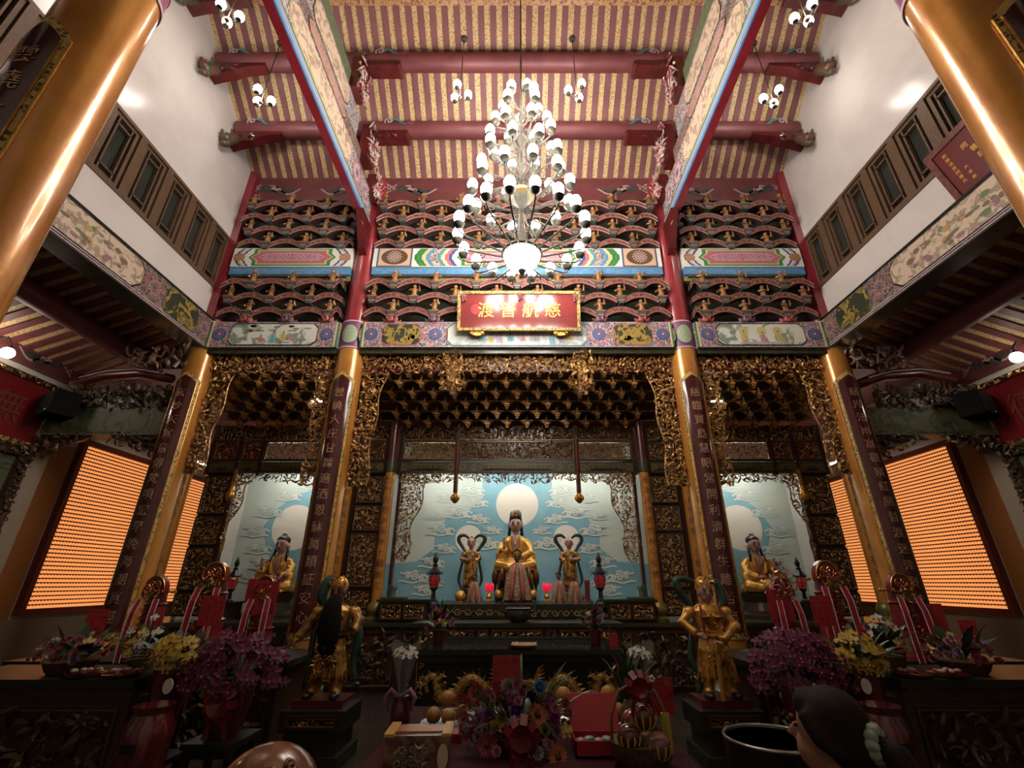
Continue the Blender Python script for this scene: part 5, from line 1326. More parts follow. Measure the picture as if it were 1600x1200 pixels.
G().add(box2((-1.12, .05, .78), (1.12, 1.36, .86))).build('table_waist', MT['lac'], t)
G().add(box2((-1.2, 0, .86), (1.2, 1.4, .9))).build('table_top', MT['lac'], t)
G().add(box2((-1.18, .01, .901), (1.18, 1.38, .912))).build('glass_sheet', mat('table_glass', (.02, .024, .02), rough=.06), t)
def dragon(sx):
    g = G(); fr = front(0, .1, 0)
    P = np.array([(.98, .50), (1.02, .60), (.92, .67), (.88, .56), (.86, .45), (.76, .40), (.66, .47), (.6, .58), (.5, .64), (.4, .58), (.32, .5), (.25, .5), (.2, .56)])
    tt = np.linspace(0, len(P)-1, 50); C = np.stack([np.interp(tt, range(len(P)), P[:, 0]), np.interp(tt, range(len(P)), P[:, 1])], 1)
    for _ in range(3): C[1:-1] = (C[:-2]+C[1:-1]*2+C[2:])/4
    rad = .012+.05*np.sin(np.linspace(.15, PI*.85, 50))**.8
    g.add(tube(fr.m(np.column_stack([C[:, 0]*sx, C[:, 1], np.full(50, .03)])), rad, 8))
    for i in range(3, 48, 2):   # dorsal spines and scales
        T = C[i+1]-C[i-1]; T /= np.linalg.norm(T); N_ = np.array([-T[1], T[0]])*(1 if sx else 1)
        a = C[i]-N_*rad[i]*.8; b = C[i]-N_*(rad[i]+.04)-T*.02
        g.add(tube(fr.m([(a[0]*sx, a[1], .03), (b[0]*sx, b[1], .03)]), [.016, .002], 4))
        for k in (-.5, 0, .5): g.add(sphere(fr.m([((C[i]+N_*rad[i]*k)[0]*sx, (C[i]+N_*rad[i]*k)[1], .03+rad[i]*.85*math.cos(k))])[0], (.014, .01, .014), 5, 4))
    hx, hz = .16, .57                         # head with open jaws, horns, whiskers
    g.add(sphere(fr.m([(hx*sx, hz, .06)])[0], (.06, .05, .05), 8, 6))
    g.add(tube(fr.m([(hx*sx, hz+.02, .07), ((hx-.06)*sx, hz+.02, .08), ((hx-.1)*sx, hz+.035, .08)]), [.045, .03, .02], 6)); g.add(tube(fr.m([(hx*sx, hz-.02, .07), ((hx-.08)*sx, hz-.05, .08)]), [.035, .014], 6))
    for k in range(7): g.add(tube(fr.m([((hx+.03)*sx, hz+.03, .05), ((hx+.08)*sx, hz+.03+.03*(k-2), .05), ((hx+.15)*sx, hz+.02+.045*(k-2), .04)]), [.018, .014, .002], 4))
    for (lx, lz, dx, dz) in ((.72, .42, -.1, -.04), (.42, .58, .05, -.18), (.9, .62, -.08, .04), (.3, .5, .03, -.16)):
        e = ((lx+dx), lz+dz)
        g.add(tube(fr.m([(lx*sx, lz, .04), ((lx+dx*.6)*sx, lz+dz*.4, .06), (e[0]*sx, e[1], .05)]), [.035, .026, .02], 6))
        for k in range(4):
            a = 2*PI*k/4+.4; g.add(tube(fr.m([(e[0]*sx, e[1], .05), ((e[0]+.045*math.cos(a))*sx, e[1]+.045*math.sin(a), .055)]), [.014, .003], 4))
    for k in range(9): g.add(tube(fr.m([(a*sx, b, .015) for a, b in spiral(.25+.08*k, .44+.12*(k % 2), .035, 1.3, k, 1, 10)]), .009, 4))
    return g
for sx, nm in ((-1, 'left'), (1, 'right')):
    dragon(sx).build('gold_dragon', mat('dragon_gold', (.42, .27, .08), (.3, .17, .05), 25, rough=.35, metal=.5), t, smooth=50)
# bronze censer and a dish on the glass table
t = thing('incense_burner', 'round dark bronze incense burner on the middle altar table', 'censer', (.02, 7.75, 1.05))
G().add(lathe([(.1, 0), (.16, .04), (.19, .12), (.18, .17), (.2, .19), (.17, .2), (.15, .18)], 20)).build('bowl', MT['bronze'], t, smooth=40)
for k in (-1, 1): G().add(tube([(k*.17, 0, .12), (k*.26, 0, .16), (k*.25, 0, .26), (k*.22, 0, .3)], .018, 6)).build('handle', MT['bronze'], t, smooth=True)
for i in range(12): G().add(tube([(R.uniform(-.1, .1), R.uniform(-.08, .08), .17), (R.uniform(-.11, .11), R.uniform(-.08, .08), .36)], .004, 4)).build('incense_stick', MT['darkred'], t)
t = thing('offering_dish', 'shallow red dish heaped with pale sticks on the glass-topped table', 'dish', (.08, 6.0, .912))
G().add(lathe([(.1, 0), (.15, .015), (.16, .035), (.14, .03), (.02, .012)], 20)).build('dish', mat('red_dish', (.25, .03, .03), rough=.3), t, smooth=40)
for i in range(22):
    x = -.13+.26*i/21; G().add(tube([(x, -.08, .03), (x*1.05, 0, .05+R.uniform(0, .01)), (x, .08, .03)], .007, 4)).build('pale_stick', bpy.data.materials.get('straw') or mat('straw', (.5, .38, .24), rough=.6), t)

# ================================================================== GUARDIANS
def guardian(label, loc, kind):
    t = thing('guardian_statue', label, 'statue', loc, 0, 'standing guardians before the altar')
    L = kind == 'general'; sx = 1 if L else -1
    G().add(box((0, 0, .035), (.5, .36, .07))).build('red_plinth_top', MT['darkred'], t)
    # body: skirted armour, legs, boots
    g = G()
    g.add(loft([(0, 0, .36, .15, .12), (0, 0, .5, .15, .12), (0, 0, .6, .12, .1), (0, 0, .72, .145, .11), (0, 0, .85, .17, .11), (0, 0, .9, .12, .08), (0, 0, .93, .05, .05)], 18))
    for k in (-1, 1):
        g.add(tube([(k*.07, 0, .4), (k*.1, -.02, .24), (k*.11, -.02, .12)], [.095, .075, .06], 8))
        g.add(tube([(k*.11, .02, .11), (k*.125, -.06, .1), (k*.135, -.13, .095)], [.05, .05, .035], 8))
    # skirt panels
    g.add(loft([(0, -.0, .24, .2, .13), (0, 0, .34, .185, .13), (0, 0, .5, .15, .12)], 18))
    for k in range(9):
        a = -PI/2+(k-4)*.33; g.add(tube([(.15*math.cos(a), .12*math.sin(a), .5), (.19*math.cos(a), .14*math.sin(a), .35), (.22*math.cos(a), .15*math.sin(a), .2)], .014, 4))
    # arms
    if L:
        g.add(tube([(-.17, 0, .85), (-.27, -.02, .72), (-.34, -.06, .6)], [.06, .055, .045], 8)); g.add(tube([(.17, 0, .85), (.26, -.02, .76), (.24, -.12, .66)], [.06, .06, .05], 8))
    else:
        g.add(tube([(-.17, 0, .85), (-.29, -.02, .74), (-.19, -.13, .64)], [.06, .055, .045], 8)); g.add(tube([(.17, 0, .85), (.24, -.03, .7), (.06, -.17, .58)], [.06, .06, .045], 8))
    for s in (-1, 1): g.add(sphere((s*.19, 0, .84), (.075, .07, .06), 8, 6))
    for z in (.62, .66): g.add(lathe([(.13, z-.012), (.14, z), (.13, z+.012)], 16))
    for s in (-1, 1): g.add(lathe([(.05, -.01), (.056, 0), (.05, .01)], 12, (s*.066, -.115, .8)))
    fused(g, 'gilded_armour', MT['sgoldd'] if L else MT['sgold'], t, .0115, 2)
    g = G(); fr = front(0, -.118, 0); carve(g, fr, -.11, .66, .11, .84, .035, 1.4, ('curl', 'leaf', 'scroll'), .008, 0, 9); carve(g, front(0, -.14, 0), -.12, .3, .12, .55, .045, 1.4, ('curl', 'leaf'), .01, 0, 10)
    stuff(g.build('armour_relief', MT['sgoldd'], t))
    for s in (-1, 1): G().add(sphere((s*.135, -.1, .095), (.05, .09, .04), 8, 6)).build('black_boot', MT['black'], t, smooth=True)
    face(t, (0, -.03, 1.03), .215, MT['skind'] if L else MT['skin'])
    # crown
    g = G().add(loft([(0, 0, 1.06, .085, .085), (0, 0, 1.11, .09, .09), (0, 0, 1.15, .075, .075), (0, 0, 1.19, .03, .03)], 14))
    carve(g, front(0, -.085, 1.12), -.08, -.03, .08, .07, .035, 1.6, ('curl', 'leaf', 'flower'), .02, 0, 3); g.build('gold_crown', MT['sgold'], t, smooth=40)
    # ribbons
    def rib(P, r): G().add(tube(sm(P), smr(r), 8)).build('ribbon', MT['ribbon'], t, smooth=True)
    if L:
        rib([(-.05, .08, 1.12), (-.16, .06, 1.14), (-.2, .04, 1.0), (-.15, .04, .86), (-.2, 0, .66), (-.2, -.02, .4), (-.22, -.02, .14)], [.05, .06, .06, .04, .035, .03, .02])
        rib([(.2, .04, .8), (.26, .02, .6), (.24, .02, .4), (.28, .0, .2)], [.05, .05, .035, .015])
        # long black beard
        G().add(loft([(0, -.12, .42, .04, .02), (0, -.14, .5, .1, .035), (0, -.15, .7, .12, .045), (0, -.14, .88, .1, .05), (0, -.1, .98, .07, .05), (0, -.08, 1.0, .04, .03)], 16)).build('black_beard', mat('beard_black', (.012, .010, .009), rough=.8, spec=.1), t, smooth=True)
        g = G(); hand(g, (-.36, -.09, .56), (-.3, -.5, -.8), .08); fused(g, 'hand', MT['skind'], t, .009, 1)
        G().add(tube([(-.1, .03, .72), (-.36, -.1, .55), (-.62, -.25, .40)], .012, 6)).build('glaive_pole', MT['dwood'], t)
        G().add(prism(front(-.66, -.27, .36), [(0.06, .05), (-.04, .02), (-.14, -.07), (-.2, -.04), (-.12, .06), (0, .11)], -.006, .006)).build('glaive_blade', mat('blade_brass', (.3, .25, .1), rough=.35, metal=.6), t)
    else:
        rib([(-.02, .09, 1.1), (-.15, .06, 1.16), (-.28, .03, 1.15), (-.27, .02, 1.05), (-.18, .02, .92), (-.15, .02, .8)], [.025, .034, .04, .042, .04, .03])
        rib([(.05, .09, 1.1), (.16, .06, 1.14), (.21, .04, 1.04), (.2, .02, .92), (.12, .0, .84)], [.025, .034, .042, .042, .03])
        rib([(-.2, 0, .62), (-.24, 0, .4), (-.17, -.02, .25), (-.22, -.02, .1)], [.02, .035, .035, .025])
        g = G(); hand(g, (-.17, -.15, .63), (.7, -.4, -.3), .085); fused(g, 'hand', MT['skin'], t, .009, 1)
        g = G(); hand(g, (.02, -.19, .56), (-1, -.1, .1), .085); fused(g, 'hand', MT['skin'], t, .009, 1)
        G().add(tube([(-.02, -.2, .57), (-.03, -.2, .4), (-.04, -.2, .07)], [.028, .026, .022], 6)).build('sword_blade', MT['sgold'], t, smooth=40)
        G().add(box((-.02, -.2, .5), (.13, .035, .03))).build('sword_guard', MT['sgold'], t)
        for s in (-1, 1): G().add(tube([(s*.1, -.1, .9), (s*.11, -.13, .8), (s*.1, -.13, .66)], .014, 5)).build('red_sash', mat('sash_red', (.2, .03, .02), rough=.5), t)
        G().add(sphere((.26, -.05, .7), (.06, .05, .055), 10, 6)).build('gold_pauldron', MT['sgold'], t, smooth=True)
    return t
gz = .47
guardian('bearded dark-faced guardian statue with gold crown and long black beard', (-1.95, 5.5, gz), 'general')
guardian('guardian statue with pink face, green ribbon loops and downward golden sword', (2.05, 5.5, gz), 'weituo')
for x, lab in ((-1.95, 'bearded'), (2.05, 'sword-bearing')):
    t = thing('statue_stand', 'black stand with a carved gilt plate under the %s guardian' % lab, 'stand', (x, 5.5, 0), 0, 'stands of the guardians')
    G().add(box((0, 0, .15), (.5, .5, .3))).build('stand_body', MT['lac'], t)
    G().add(box((0, 0, .06), (.6, .6, .12))).build('stand_foot', MT['lac'], t)
    G().add(box((0, 0, .385), (.62, .52, .17))).build('stand_top', MT['lac'], t)
    panel(t, front(0, -.262, 0), -.25, .33, .25, .44, 610, MT['giltd'], .035, False, 'gilt_plate')
# ================================================================== SIDE BEAMS, AISLES, WALLS OF LAMPS
for sx, side in ((-1, 'left'), (1, 'right')):
    S_ = -sx
    t = thing('painted_beam', 'long painted beam with a buff landscape running forward under the %s white wall' % side, 'beam', (sx*5.42, 7.0, 5.35), 0, BT)
    fr = Fr((0, 0, 0), (0, -1, 0), (0, 0, 1), (-sx, 0, 0))      # u runs towards the viewer
    G().add(box2((0, -6.5, 0), (sx*.33, .1, .56))).build('beam_body', MT['brocd'], t)
    G().add(box2((0-sx*.005, -6.5, -.02), (sx*.33, .1, .0))).build('soffit', MT['olive'], t)
    G().add(prism(fr, rect(-.1, .53, 6.5, .56), 0, .012)).build('navy_line', MT['black'], t)
    for v in (0, .035): G().add(prism(fr, rect(-.1, v, 6.5, v+.012), 0, .012)).build('edge_line', MT['lilac'], t)
    for u in (.13, 1.32):
        g = G(); rosette(g, fr, u, .29, .2, .002, (0, 1, 2, 3)); g.build('rosette', [MT['brocd'], mat('dusky_rose', (.3, .11, .1), rough=.5), mat('dusky_cream', (.34, .22, .18), rough=.5), MT['navy']], t)
    cartouche(t, fr, .34, .06, 1.1, .52, .08, MT['goldfig'], MT['brocg'])
    p = cartouche(t, fr, 1.55, .05, 4.6, .52, .12, MT['scene3'], MT['black'])
    g = G(); rr = random.Random(8)
    for k in range(60):
        u = rr.uniform(1.9, 4.3); g.add(prism(fr, disc(u, .27+rr.uniform(-.13, .13), rr.uniform(.03, .07), rr.uniform(.02, .05), 8), .0115, .0125+.00003*k), rr.randrange(4))
    g.build('painted_people', [mat('robe_green', (.12, .18, .08), rough=.6), mat('robe_mauve', (.25, .14, .15), rough=.6), mat('robe_ochre', (.4, .27, .1), rough=.6), mat('rock_umber', (.16, .12, .07), rough=.6)], t)
    # ---- cross beam between corner column and aisle wall
    xm = sx*6.85
    t = thing('aisle_beam', 'green landscape beam with dark carved brackets across the %s aisle' % side, 'beam', (xm, 7.2, 3.82), 0, 'cross beams of the side aisles')
    fr = front()
    G().add(box2((-1.08, 0, 0), (1.08, .22, .48))).build('beam_body', MT['brocg'], t)
    cartouche(t, fr, -.72, .03, .72, .45, .1, MT['scene5'], MT['brocg'])
    for s in (-1, 1):
        g = G()
        def m2(u, v, s=s): return v > -.34*min(1, max(0, s*u*1.0+.02)/1.0) - .02
        carve(g, front(0, .06, 0), *( (-1.06, -.36, -.12, 0) if s < 0 else (.12, -.36, 1.06, 0)), .085, 1.8, ('curl', 'scroll', 'leaf', 'leaf'), .08, 0, 71+s, m2)
        stuff(g.build('carved_bracket', mat('dark_carving', (.10, .06, .03), (.03, .02, .012), 10, rough=.4), t))
        G().add(prism(front(0, .1, 0), [(s*1.06, 0), (s*.15, 0), (s*.3, -.08), (s*.7, -.18), (s*1.06, -.34)][::-s], 0, .06)).build('bracket_board', MT['dwood'], t)
    g = G(); carve(g, front(0, .02, 0), -.75, .5, .95, .86, .1, 1.8, ('curl', 'scroll', 'leaf', 'figure'), .12, 0, 75); g.add(box2((-.7, .04, .48), (.9, .12, .8)))
    stuff(g.build('carved_beast', bpy.data.materials['dark_carving'], t))
    G().add(tube([(-.9, .1, .95), (-.4, .1, 1.12), (.2, .1, 1.17), (.8, .1, 1.05)], [.08, .1, .1, .08], 10)).build('curved_tie', MT['darkred'], t, smooth=True)
    G().add(tube([(-.75, .02, 1.04), (-.3, .0, 1.16), (.2, -.0, 1.2), (.7, .02, 1.12)], .014, 5)).build('white_line', MT['lilac'], t)
    g = G(); carve(g, front(0, -.15, 0), min(-sx*.25, -sx*1.2), 1.1, max(-sx*.25, -sx*1.2), 1.5, .1, 1.9, ('curl', 'scroll', 'leaf', 'figure'), .16, 0, 77)
    stuff(g.build('painted_bracket', mat('dusky_carving', (.16, .11, .09), (.26, .12, .05), 8, rough=.4), t))
    # ---- wall of little lamps
    X = sx*8.02
    t = thing('lamp_wall', 'tall framed wall of hundreds of small orange votive lamps on the %s' % side, 'lamp wall', (X, 8.25, 1.2), 0, 'walls of votive lamps')
    fr = Fr((0, 0, 0), (0, 1, 0), (0, 0, 1), (-sx, 0, 0))
    W_, H_ = 3.75, 2.75
    G().add(prism(fr, rect(0, 0, W_, H_), -.06, 0)).build('back_board', mat('lamp_board', (.10, .025, .012), rough=.5), t)
    g = G(); frame4(g, fr, -.09, -.09, W_+.09, H_+.09, .09, -.06, .05); g.build('red_frame', mat('lamp_frame', (.16, .035, .02), rough=.4), t)
    nr, nc = 41, 62
    g = G(); base = G()
    dv = H_/nr; du = W_/nc
    lv = np.array([(-.4, .04, 0), (.4, .04, 0), (.4, .04, .5), (-.4, .04, .5), (-.34, .6, .08), (.34, .6, .08), (.34, .6, .4), (-.34, .6, .4), (0, .84, .22)], float)
    lf = np.array([(3, 2, 6, 7), (0, 3, 7, 4), (2, 1, 5, 6), (7, 6, 8, 8), (4, 7, 8, 8), (6, 5, 8, 8)])
    for i in range(nr):
        for j in range(nc):
            P = lv*np.array([du, dv, .05]) + np.array([(j+.5)*du, i*dv, .005])
            g.add((fr.m(P), lf))
    stuff(g.build('votive_lamps', mat('votive_glow', (.6, .25, .08), rough=.5, em=.85, emc=(1, .36, .105)), t))
    for i in range(nr): base.add(prism(fr, rect(0, i*dv-.004, W_, i*dv+.004), 0, .022))
    stuff(base.build('shelves', MT['dwood'], t))
    o = thing('lamp_tube', 'white lamp tube above the %s wall of votive lamps' % side, 'lamp', (sx*7.95, 10.1, 4.35), 0, 'lamp tubes above the votive walls')
    G().add(tube([(0, -1.5, 0), (0, 0, 0), (0, 1.5, 0)], .022, 8)).build('glowing_tube', mat('cool_tube_glow', (1, 1, 1), em=14, emc=(1, .9, .75)), o)
    G().add(box2((0, -1.55, -.03), (sx*.15, 1.55, .06))).build('fitting', MT['white2'], o)
    # ---- aisle wall: red plaque, relief panels, globe lamp, loudspeaker
    t = thing('wall_plaque', 'large red plaque with raised characters high on the %s aisle wall' % side, 'plaque', (sx*8.0, 6.3, 3.66), 0, 'red plaques on the aisle walls')
    t.rotation_euler = (0, sx*math.radians(-9), 0)
    fr = Fr((0, 0, 0), (0, sx*-1, 0), (0, 0, 1), (-sx, 0, 0))
    G().add(prism(fr, rect(-1.3, 0, 1.3, .95), 0, .05)).build('plaque_board', mat('plaque_red', (.20, .012, .014), rough=.35), t)
    g = G(); frame4(g, fr, -1.36, -.06, 1.36, 1.01, .09, 0, .07); g.build('plaque_frame', MT['frame'], t)
    g = G()
    for a in ((-1.36, -.06, 1.36, .03), (-1.36, .92, 1.36, 1.01), (-1.36, 0, -1.27, .95), (1.27, 0, 1.36, .95)): carve(g, Fr(fr.m([(0, 0, .07)])[0], fr.U, fr.V, fr.N), *a, .06, 1.5, ('leaf', 'curl', 'flower'), .02, 0, 81)
    stuff(g.build('frame_relief', MT['gilt'], t))
    for i, c_ in enumerate('功德無量'):
        V, F = glyph(c_); P = np.zeros((len(V), 3)); P[:, 0] = -.9+.6*i+V[:, 0]*.5; P[:, 1] = .48+V[:, 1]*.5; P[:, 2] = .062
        G().add((fr.m(P), F)).build('character', mat('plaque_lettering', (.20, .07, .04), rough=.3, metal=.2), t)
    for k, (ya, yb) in enumerate(((4.75, 7.3), (2.0, 4.6))):
        t = thing('relief_panel', ('dark framed landscape relief on the %s aisle wall beside the pale pilaster' if k == 0 else 'dark framed landscape relief on the %s aisle wall nearest the viewer') % side, 'relief', (X, (ya+yb)/2, 1.0), 0, 'framed reliefs on the aisle walls')
        fr = Fr((0, 0, 0), (0, 1, 0), (0, 0, 1), (-sx, 0, 0)); w = (yb-ya)/2
        G().add(prism(fr, rect(-w, 0, w, 2.62), -.06, .02)).build('relief_ground', MT['scene5'], t)
        g = G(); frame4(g, fr, -w, 0, w, 2.62, .16, -.06, .1); g.build('relief_frame', MT['dwood'], t)
        g = G()
        for a in ((-w, 2.46, w, 2.62), (-w, 0, -w+.16, 2.6), (w-.16, 0, w, 2.6)): carve(g, Fr(fr.m([(0, 0, .1)])[0], fr.U, fr.V, fr.N), *a, .08, 1.5, ('leaf', 'curl', 'scroll'), .02, 0, 85)
        stuff(g.build('frame_carving', bpy.data.materials['dark_carving'], t))
    t = structure('baseboard_' + side, me=G().add(box2((sx*7.8, -3, 0), (sx*8.1, 7.3, .98))).mesh('baseboard', MT['dwood']))
    t = thing('globe_lamp', 'bright globe wall lamp above the red plaque on the %s' % side, 'lamp', (sx*7.72, 6.15 if sx < 0 else 6.3, 4.72), 0, 'globe lamps of the aisles')
    G().add(sphere((0, 0, .07), .085, 14, 10)).build('glowing_globe', mat('globe_glow', (1, .95, .88), em=26, emc=(1, .88, .72)), t, smooth=True)
    if sx < 0: G().add(sphere((-.05, -.22, .05), .085, 14, 10)).build('glowing_globe', bpy.data.materials['globe_glow'], t, smooth=True)
    G().add(tube([(sx*.3, 0, .3), (sx*.1, 0, .34), (0, 0, .22), (0, 0, .15)], .014, 6)).add(lathe([(.05, .14), (.03, .18)], 10)).build('bracket_arm', MT['bronze'], t, smooth=40)
    t = thing('loudspeaker', 'black loudspeaker hung in the corner of the %s aisle beside the red plaque' % side, 'speaker', (sx*7.5, 7.0, 4.05), sx*.5)
    G().add(box((0, 0, .2), (.55, .32, .4))).build('cabinet', mat('speaker_black', (.01, .01, .009), rough=.9, spec=.05), t)
    G().add(box((0, -.17, .2), (.5, .02, .35))).build('grille', mat('speaker_grille', (.016, .016, .014), rough=.9, spec=.05), t)
    G().add(box((.12, -.182, .07), (.05, .006, .02))).build('badge', MT['white2'], t)
    G().add(tube([(sx*.1, .15, .2), (sx*.3, .35, .22)], .03, 6)).build('wall_mount', MT['black'], t)

# small dark red plaque on the right white wall
t = thing('wall_plaque', 'small red plaque with rows of gold lettering on the right white wall under the windows', 'plaque', (5.57, 3.83, 5.95))
t.rotation_euler = (0, math.radians(-14), 0)
fr = Fr((0, 0, 0), (0, -1, 0), (0, 0, 1), (-1, 0, 0))
G().add(prism(fr, rect(-.45, 0, .45, .72), 0, .04)).build('plaque_board', mat('oxblood', (.12, .012, .014), rough=.3), t)
g = G(); frame4(g, fr, -.5, -.05, .5, .77, .08, 0, .06); g.build('plaque_frame', mat('red_carved_frame', (.16, .035, .02), (.08, .02, .01), 20, rough=.4), t)
for s, u, v in ((.055, -.3, .6), (.055, -.3, .53), (.055, -.3, .46), (.055, -.3, .39), (.055, -.3, .32), (.055, -.3, .25), (.055, -.3, .18), (.05, -.2, .3), (.05, -.2, .22), (.05, -.2, .14), (.08, -.08, .52), (.08, -.02, .42), (.08, 0, .3), (.08, .02, .18), (.09, .12, .54), (.09, .14, .43), (.09, .16, .31), (.09, .18, .2), (.07, .3, .6), (.07, .3, .5), (.07, .3, .38), (.07, .3, .27)):
    G().add(glyph_flat(fr, '大慈悲光普照法雨同沾'[int(abs(u*37+v*61)) % 10], u, v, s, .045)).build('character', bpy.data.materials['bright_gold_lettering'], t)
# ================================================================== FOREGROUND OFFERINGS
def petals(g, n, r0, r1, w, lift, mi=0, z=0, ph=0, tipz=None):
    for i in range(n):
        a = 2*PI*i/n+ph; ca, sa = math.cos(a), math.sin(a)
        def q(d, t_, h): return (d*ca-t_*sa, d*sa+t_*ca, z+h)
        m_ = (r0+r1)*.58
        g.add(([q(r0, 0, 0), q(m_, -w, lift*.6), q(r1, 0, lift if tipz is None else tipz), q(m_, w, lift*.6), q(m_, 0, lift*.35)], [(0, 1, 4), (1, 2, 4), (2, 3, 4), (3, 0, 4)]), mi)
FM = {}
def fmat(n, c, rough=.5):
    if n not in FM: FM[n] = mat('flower_'+n, c, tuple(x*.7 for x in c), 30, rough=rough)
    return FM[n]
def gerbera(c, heart=(.05, .02, .01)):
    g = G(); petals(g, 18, .012, .055, .007, .006); petals(g, 14, .012, .042, .007, .012, 0, .003, .2); g.add(sphere((0, 0, .006), (.013, .013, .008), 8, 4), 1)
    return g.mesh('flower', [fmat('g%d%d%d' % tuple(int(x*99) for x in c), c), fmat('heart', heart)], True)
def mum(c):
    g = G()
    for k in range(5): petals(g, 12, .004, .045-.007*k, .006, .01+.011*k, 0, .0, .3*k, .008+.013*k)
    return g.mesh('flower', fmat('m%d%d%d' % tuple(int(x*99) for x in c), c), True)
def orchid(c, c2):
    g = G()
    for i, (L, w) in enumerate(((.05, .016), (.05, .022), (.045, .014), (.045, .014), (.05, .022))):
        a = PI/2+2*PI*i/5; ca, sa = math.cos(a), math.sin(a)
        def q(d, t_, h): return (d*ca-t_*sa, d*sa+t_*ca, h)
        g.add(([q(.0, 0, 0), q(L*.5, -w, .008), q(L, -w*.4, .002), q(L, w*.4, .002), q(L*.5, w, .008), q(L*.5, 0, .0)], [(0, 1, 5), (1, 2, 5), (2, 3, 5), (3, 4, 5), (4, 0, 5)]))
    g.add(sphere((0, -.012, .012), (.012, .014, .012), 6, 4), 1)
    return g.mesh('flower', [fmat('o%d%d%d' % tuple(int(x*99) for x in c), c), fmat('oc%d%d%d' % tuple(int(x*99) for x in c2), c2)], True)
def rose(c):
    g = G()
    for k in range(4): petals(g, 5+k, .002, .012+.009*k, .014, .034-.008*k, 0, 0, .5*k)
    return g.mesh('flower', fmat('r%d%d%d' % tuple(int(x*99) for x in c), c), True)
def leafm(L, w, c=(.03, .07, .02)):
    g = G(); n = 6; V = []
    for i in range(n+1):
        t_ = i/n; ww = w*math.sin(PI*min(1, t_*.9+.08))**.8
        V += [(-ww, L*t_, .25*L*math.sin(t_*PI*.6)), (0, L*t_, .25*L*math.sin(t_*PI*.6)-.15*ww), (ww, L*t_, .25*L*math.sin(t_*PI*.6))]
    F = []
    for i in range(n): F += [(3*i, 3*i+1, 3*i+4, 3*i+3), (3*i+1, 3*i+2, 3*i+5, 3*i+4)]
    return G().add((V, F)).mesh('leaf', fmat('leaf%d' % int(c[1]*999), c, .35), True)
LEAF = leafm(.16, .022); LONG = leafm(.32, .014, (.04, .09, .03)); BROAD = leafm(.15, .032, (.02, .042, .016))
FL = {'tiny': rose((.3, .08, .1)), 'red': gerbera((.30, .02, .02)), 'orange': gerbera((.5, .14, .05)), 'rosy': gerbera((.36, .06, .1)), 'violet': mum((.14, .06, .4)), 'magenta': mum((.38, .05, .3)), 'sky': mum((.15, .35, .6)), 'white': mum((.55, .5, .45)), 'lime': rose((.2, .22, .05)), 'pink': rose((.5, .2, .26)), 'yellow': orchid((.5, .34, .03), (.3, .06, .02)), 'purple': orchid((.12, .012, .05), (.24, .03, .12)), 'gold': orchid((.55, .42, .1), (.4, .2, .1)), 'salmon': rose((.4, .12, .08)), 'lilac': mum((.42, .28, .42)), 'whiteo': orchid((.55, .55, .5), (.5, .4, .1))}
def aim(o, d):
    """turn a flower so that its face looks along d"""
    from mathutils import Vector
    o.rotation_mode = 'QUATERNION'; o.rotation_quaternion = Vector(d).to_track_quat('Z', 'Y')
def bunch(name, label, loc, flowers, size, spread, leaves, pot=None, seed=0, group='flower arrangements', scale=1.0, cat='flowers'):
    """flowers: (kind, count); they fill a dome of half-axes spread above loc"""
    rr = random.Random(seed); t = thing(name, label, cat, loc, 0, group)
    sx_, sy_, sz_ = spread; hz = pot[1] if pot else .05
    for kind, cnt in flowers:
        for k in range(cnt):
            a = rr.uniform(-PI, 0) if rr.random() < .8 else rr.uniform(0, PI); p = math.acos(rr.uniform(0, 1)); q = rr.uniform(.75, 1)
            d = (math.sin(p)*math.cos(a), math.sin(p)*math.sin(a), math.cos(p))
            o = obj('flower', FL[kind], t, (sx_*d[0]*q, sy_*d[1]*q, hz+sz_*d[2]*q))
            aim(o, (d[0]*.8+rr.uniform(-.3, .3), d[1]*.8-.7+rr.uniform(-.3, .3), d[2]*.6+.15)); s = size*rr.uniform(.8, 1.2); o.scale = (s, s, s)
    for k in range(leaves):
        a = rr.uniform(-PI, PI); o = obj('leaf', rr.choice((LEAF, LEAF, BROAD)), t, (sx_*.35*math.cos(a), sy_*.35*math.sin(a), hz+sz_*rr.uniform(0, .4)), a-PI/2)
        o.rotation_euler = (rr.uniform(-.2, .9), 0, a-PI/2); s = rr.uniform(.8, 1.5)*min(1.3, sx_*5); o.scale = (s, s, s)
    g = G()
    for k in range(14):
        a = rr.uniform(-PI, PI); p = rr.uniform(.2, .9)
        g.add(tube([(0.02*math.cos(a), .02*math.sin(a), hz*.4), (sx_*.4*p*math.cos(a), sy_*.4*p*math.sin(a), hz+sz_*.3), (sx_*.8*p*math.cos(a), sy_*.8*p*math.sin(a), hz+sz_*.75)], .004, 4))
    stuff(g.build('stems', fmat('stem', (.03, .06, .02)), t))
    if pot: G().add(lathe([(pot[0]*.7, 0), (pot[0]*.85, pot[1]*.3), (pot[0], pot[1]*.9), (pot[0]*1.05, pot[1]), (pot[0]*.85, pot[1])], 20)).build('pot', pot[2], t, smooth=40)
    return t
MT['redpot'] = mat('dark_red_glaze', (.10, .012, .012), (.07, .01, .01), 5, rough=.15, coat=.5)
MT['basket'] = mat('brown_wicker', (.1, .055, .025), (.05, .028, .012), 40, rough=.6)
MT['redpaper'] = mat('red_paper', (.34, .015, .02), (.3, .012, .018), 6, rough=.45)
MT['redink'] = mat('dark_red_writing', (.16, .01, .012), rough=.5)
MT['redgloss'] = mat('red_satin', (.2, .012, .016), (.12, .008, .01), 9, rough=.3, coat=.2)
MT['cloth'] = mat('dark_red_cloth', (.05, .006, .008), (.035, .005, .006), 4, rough=.8, spec=.2)

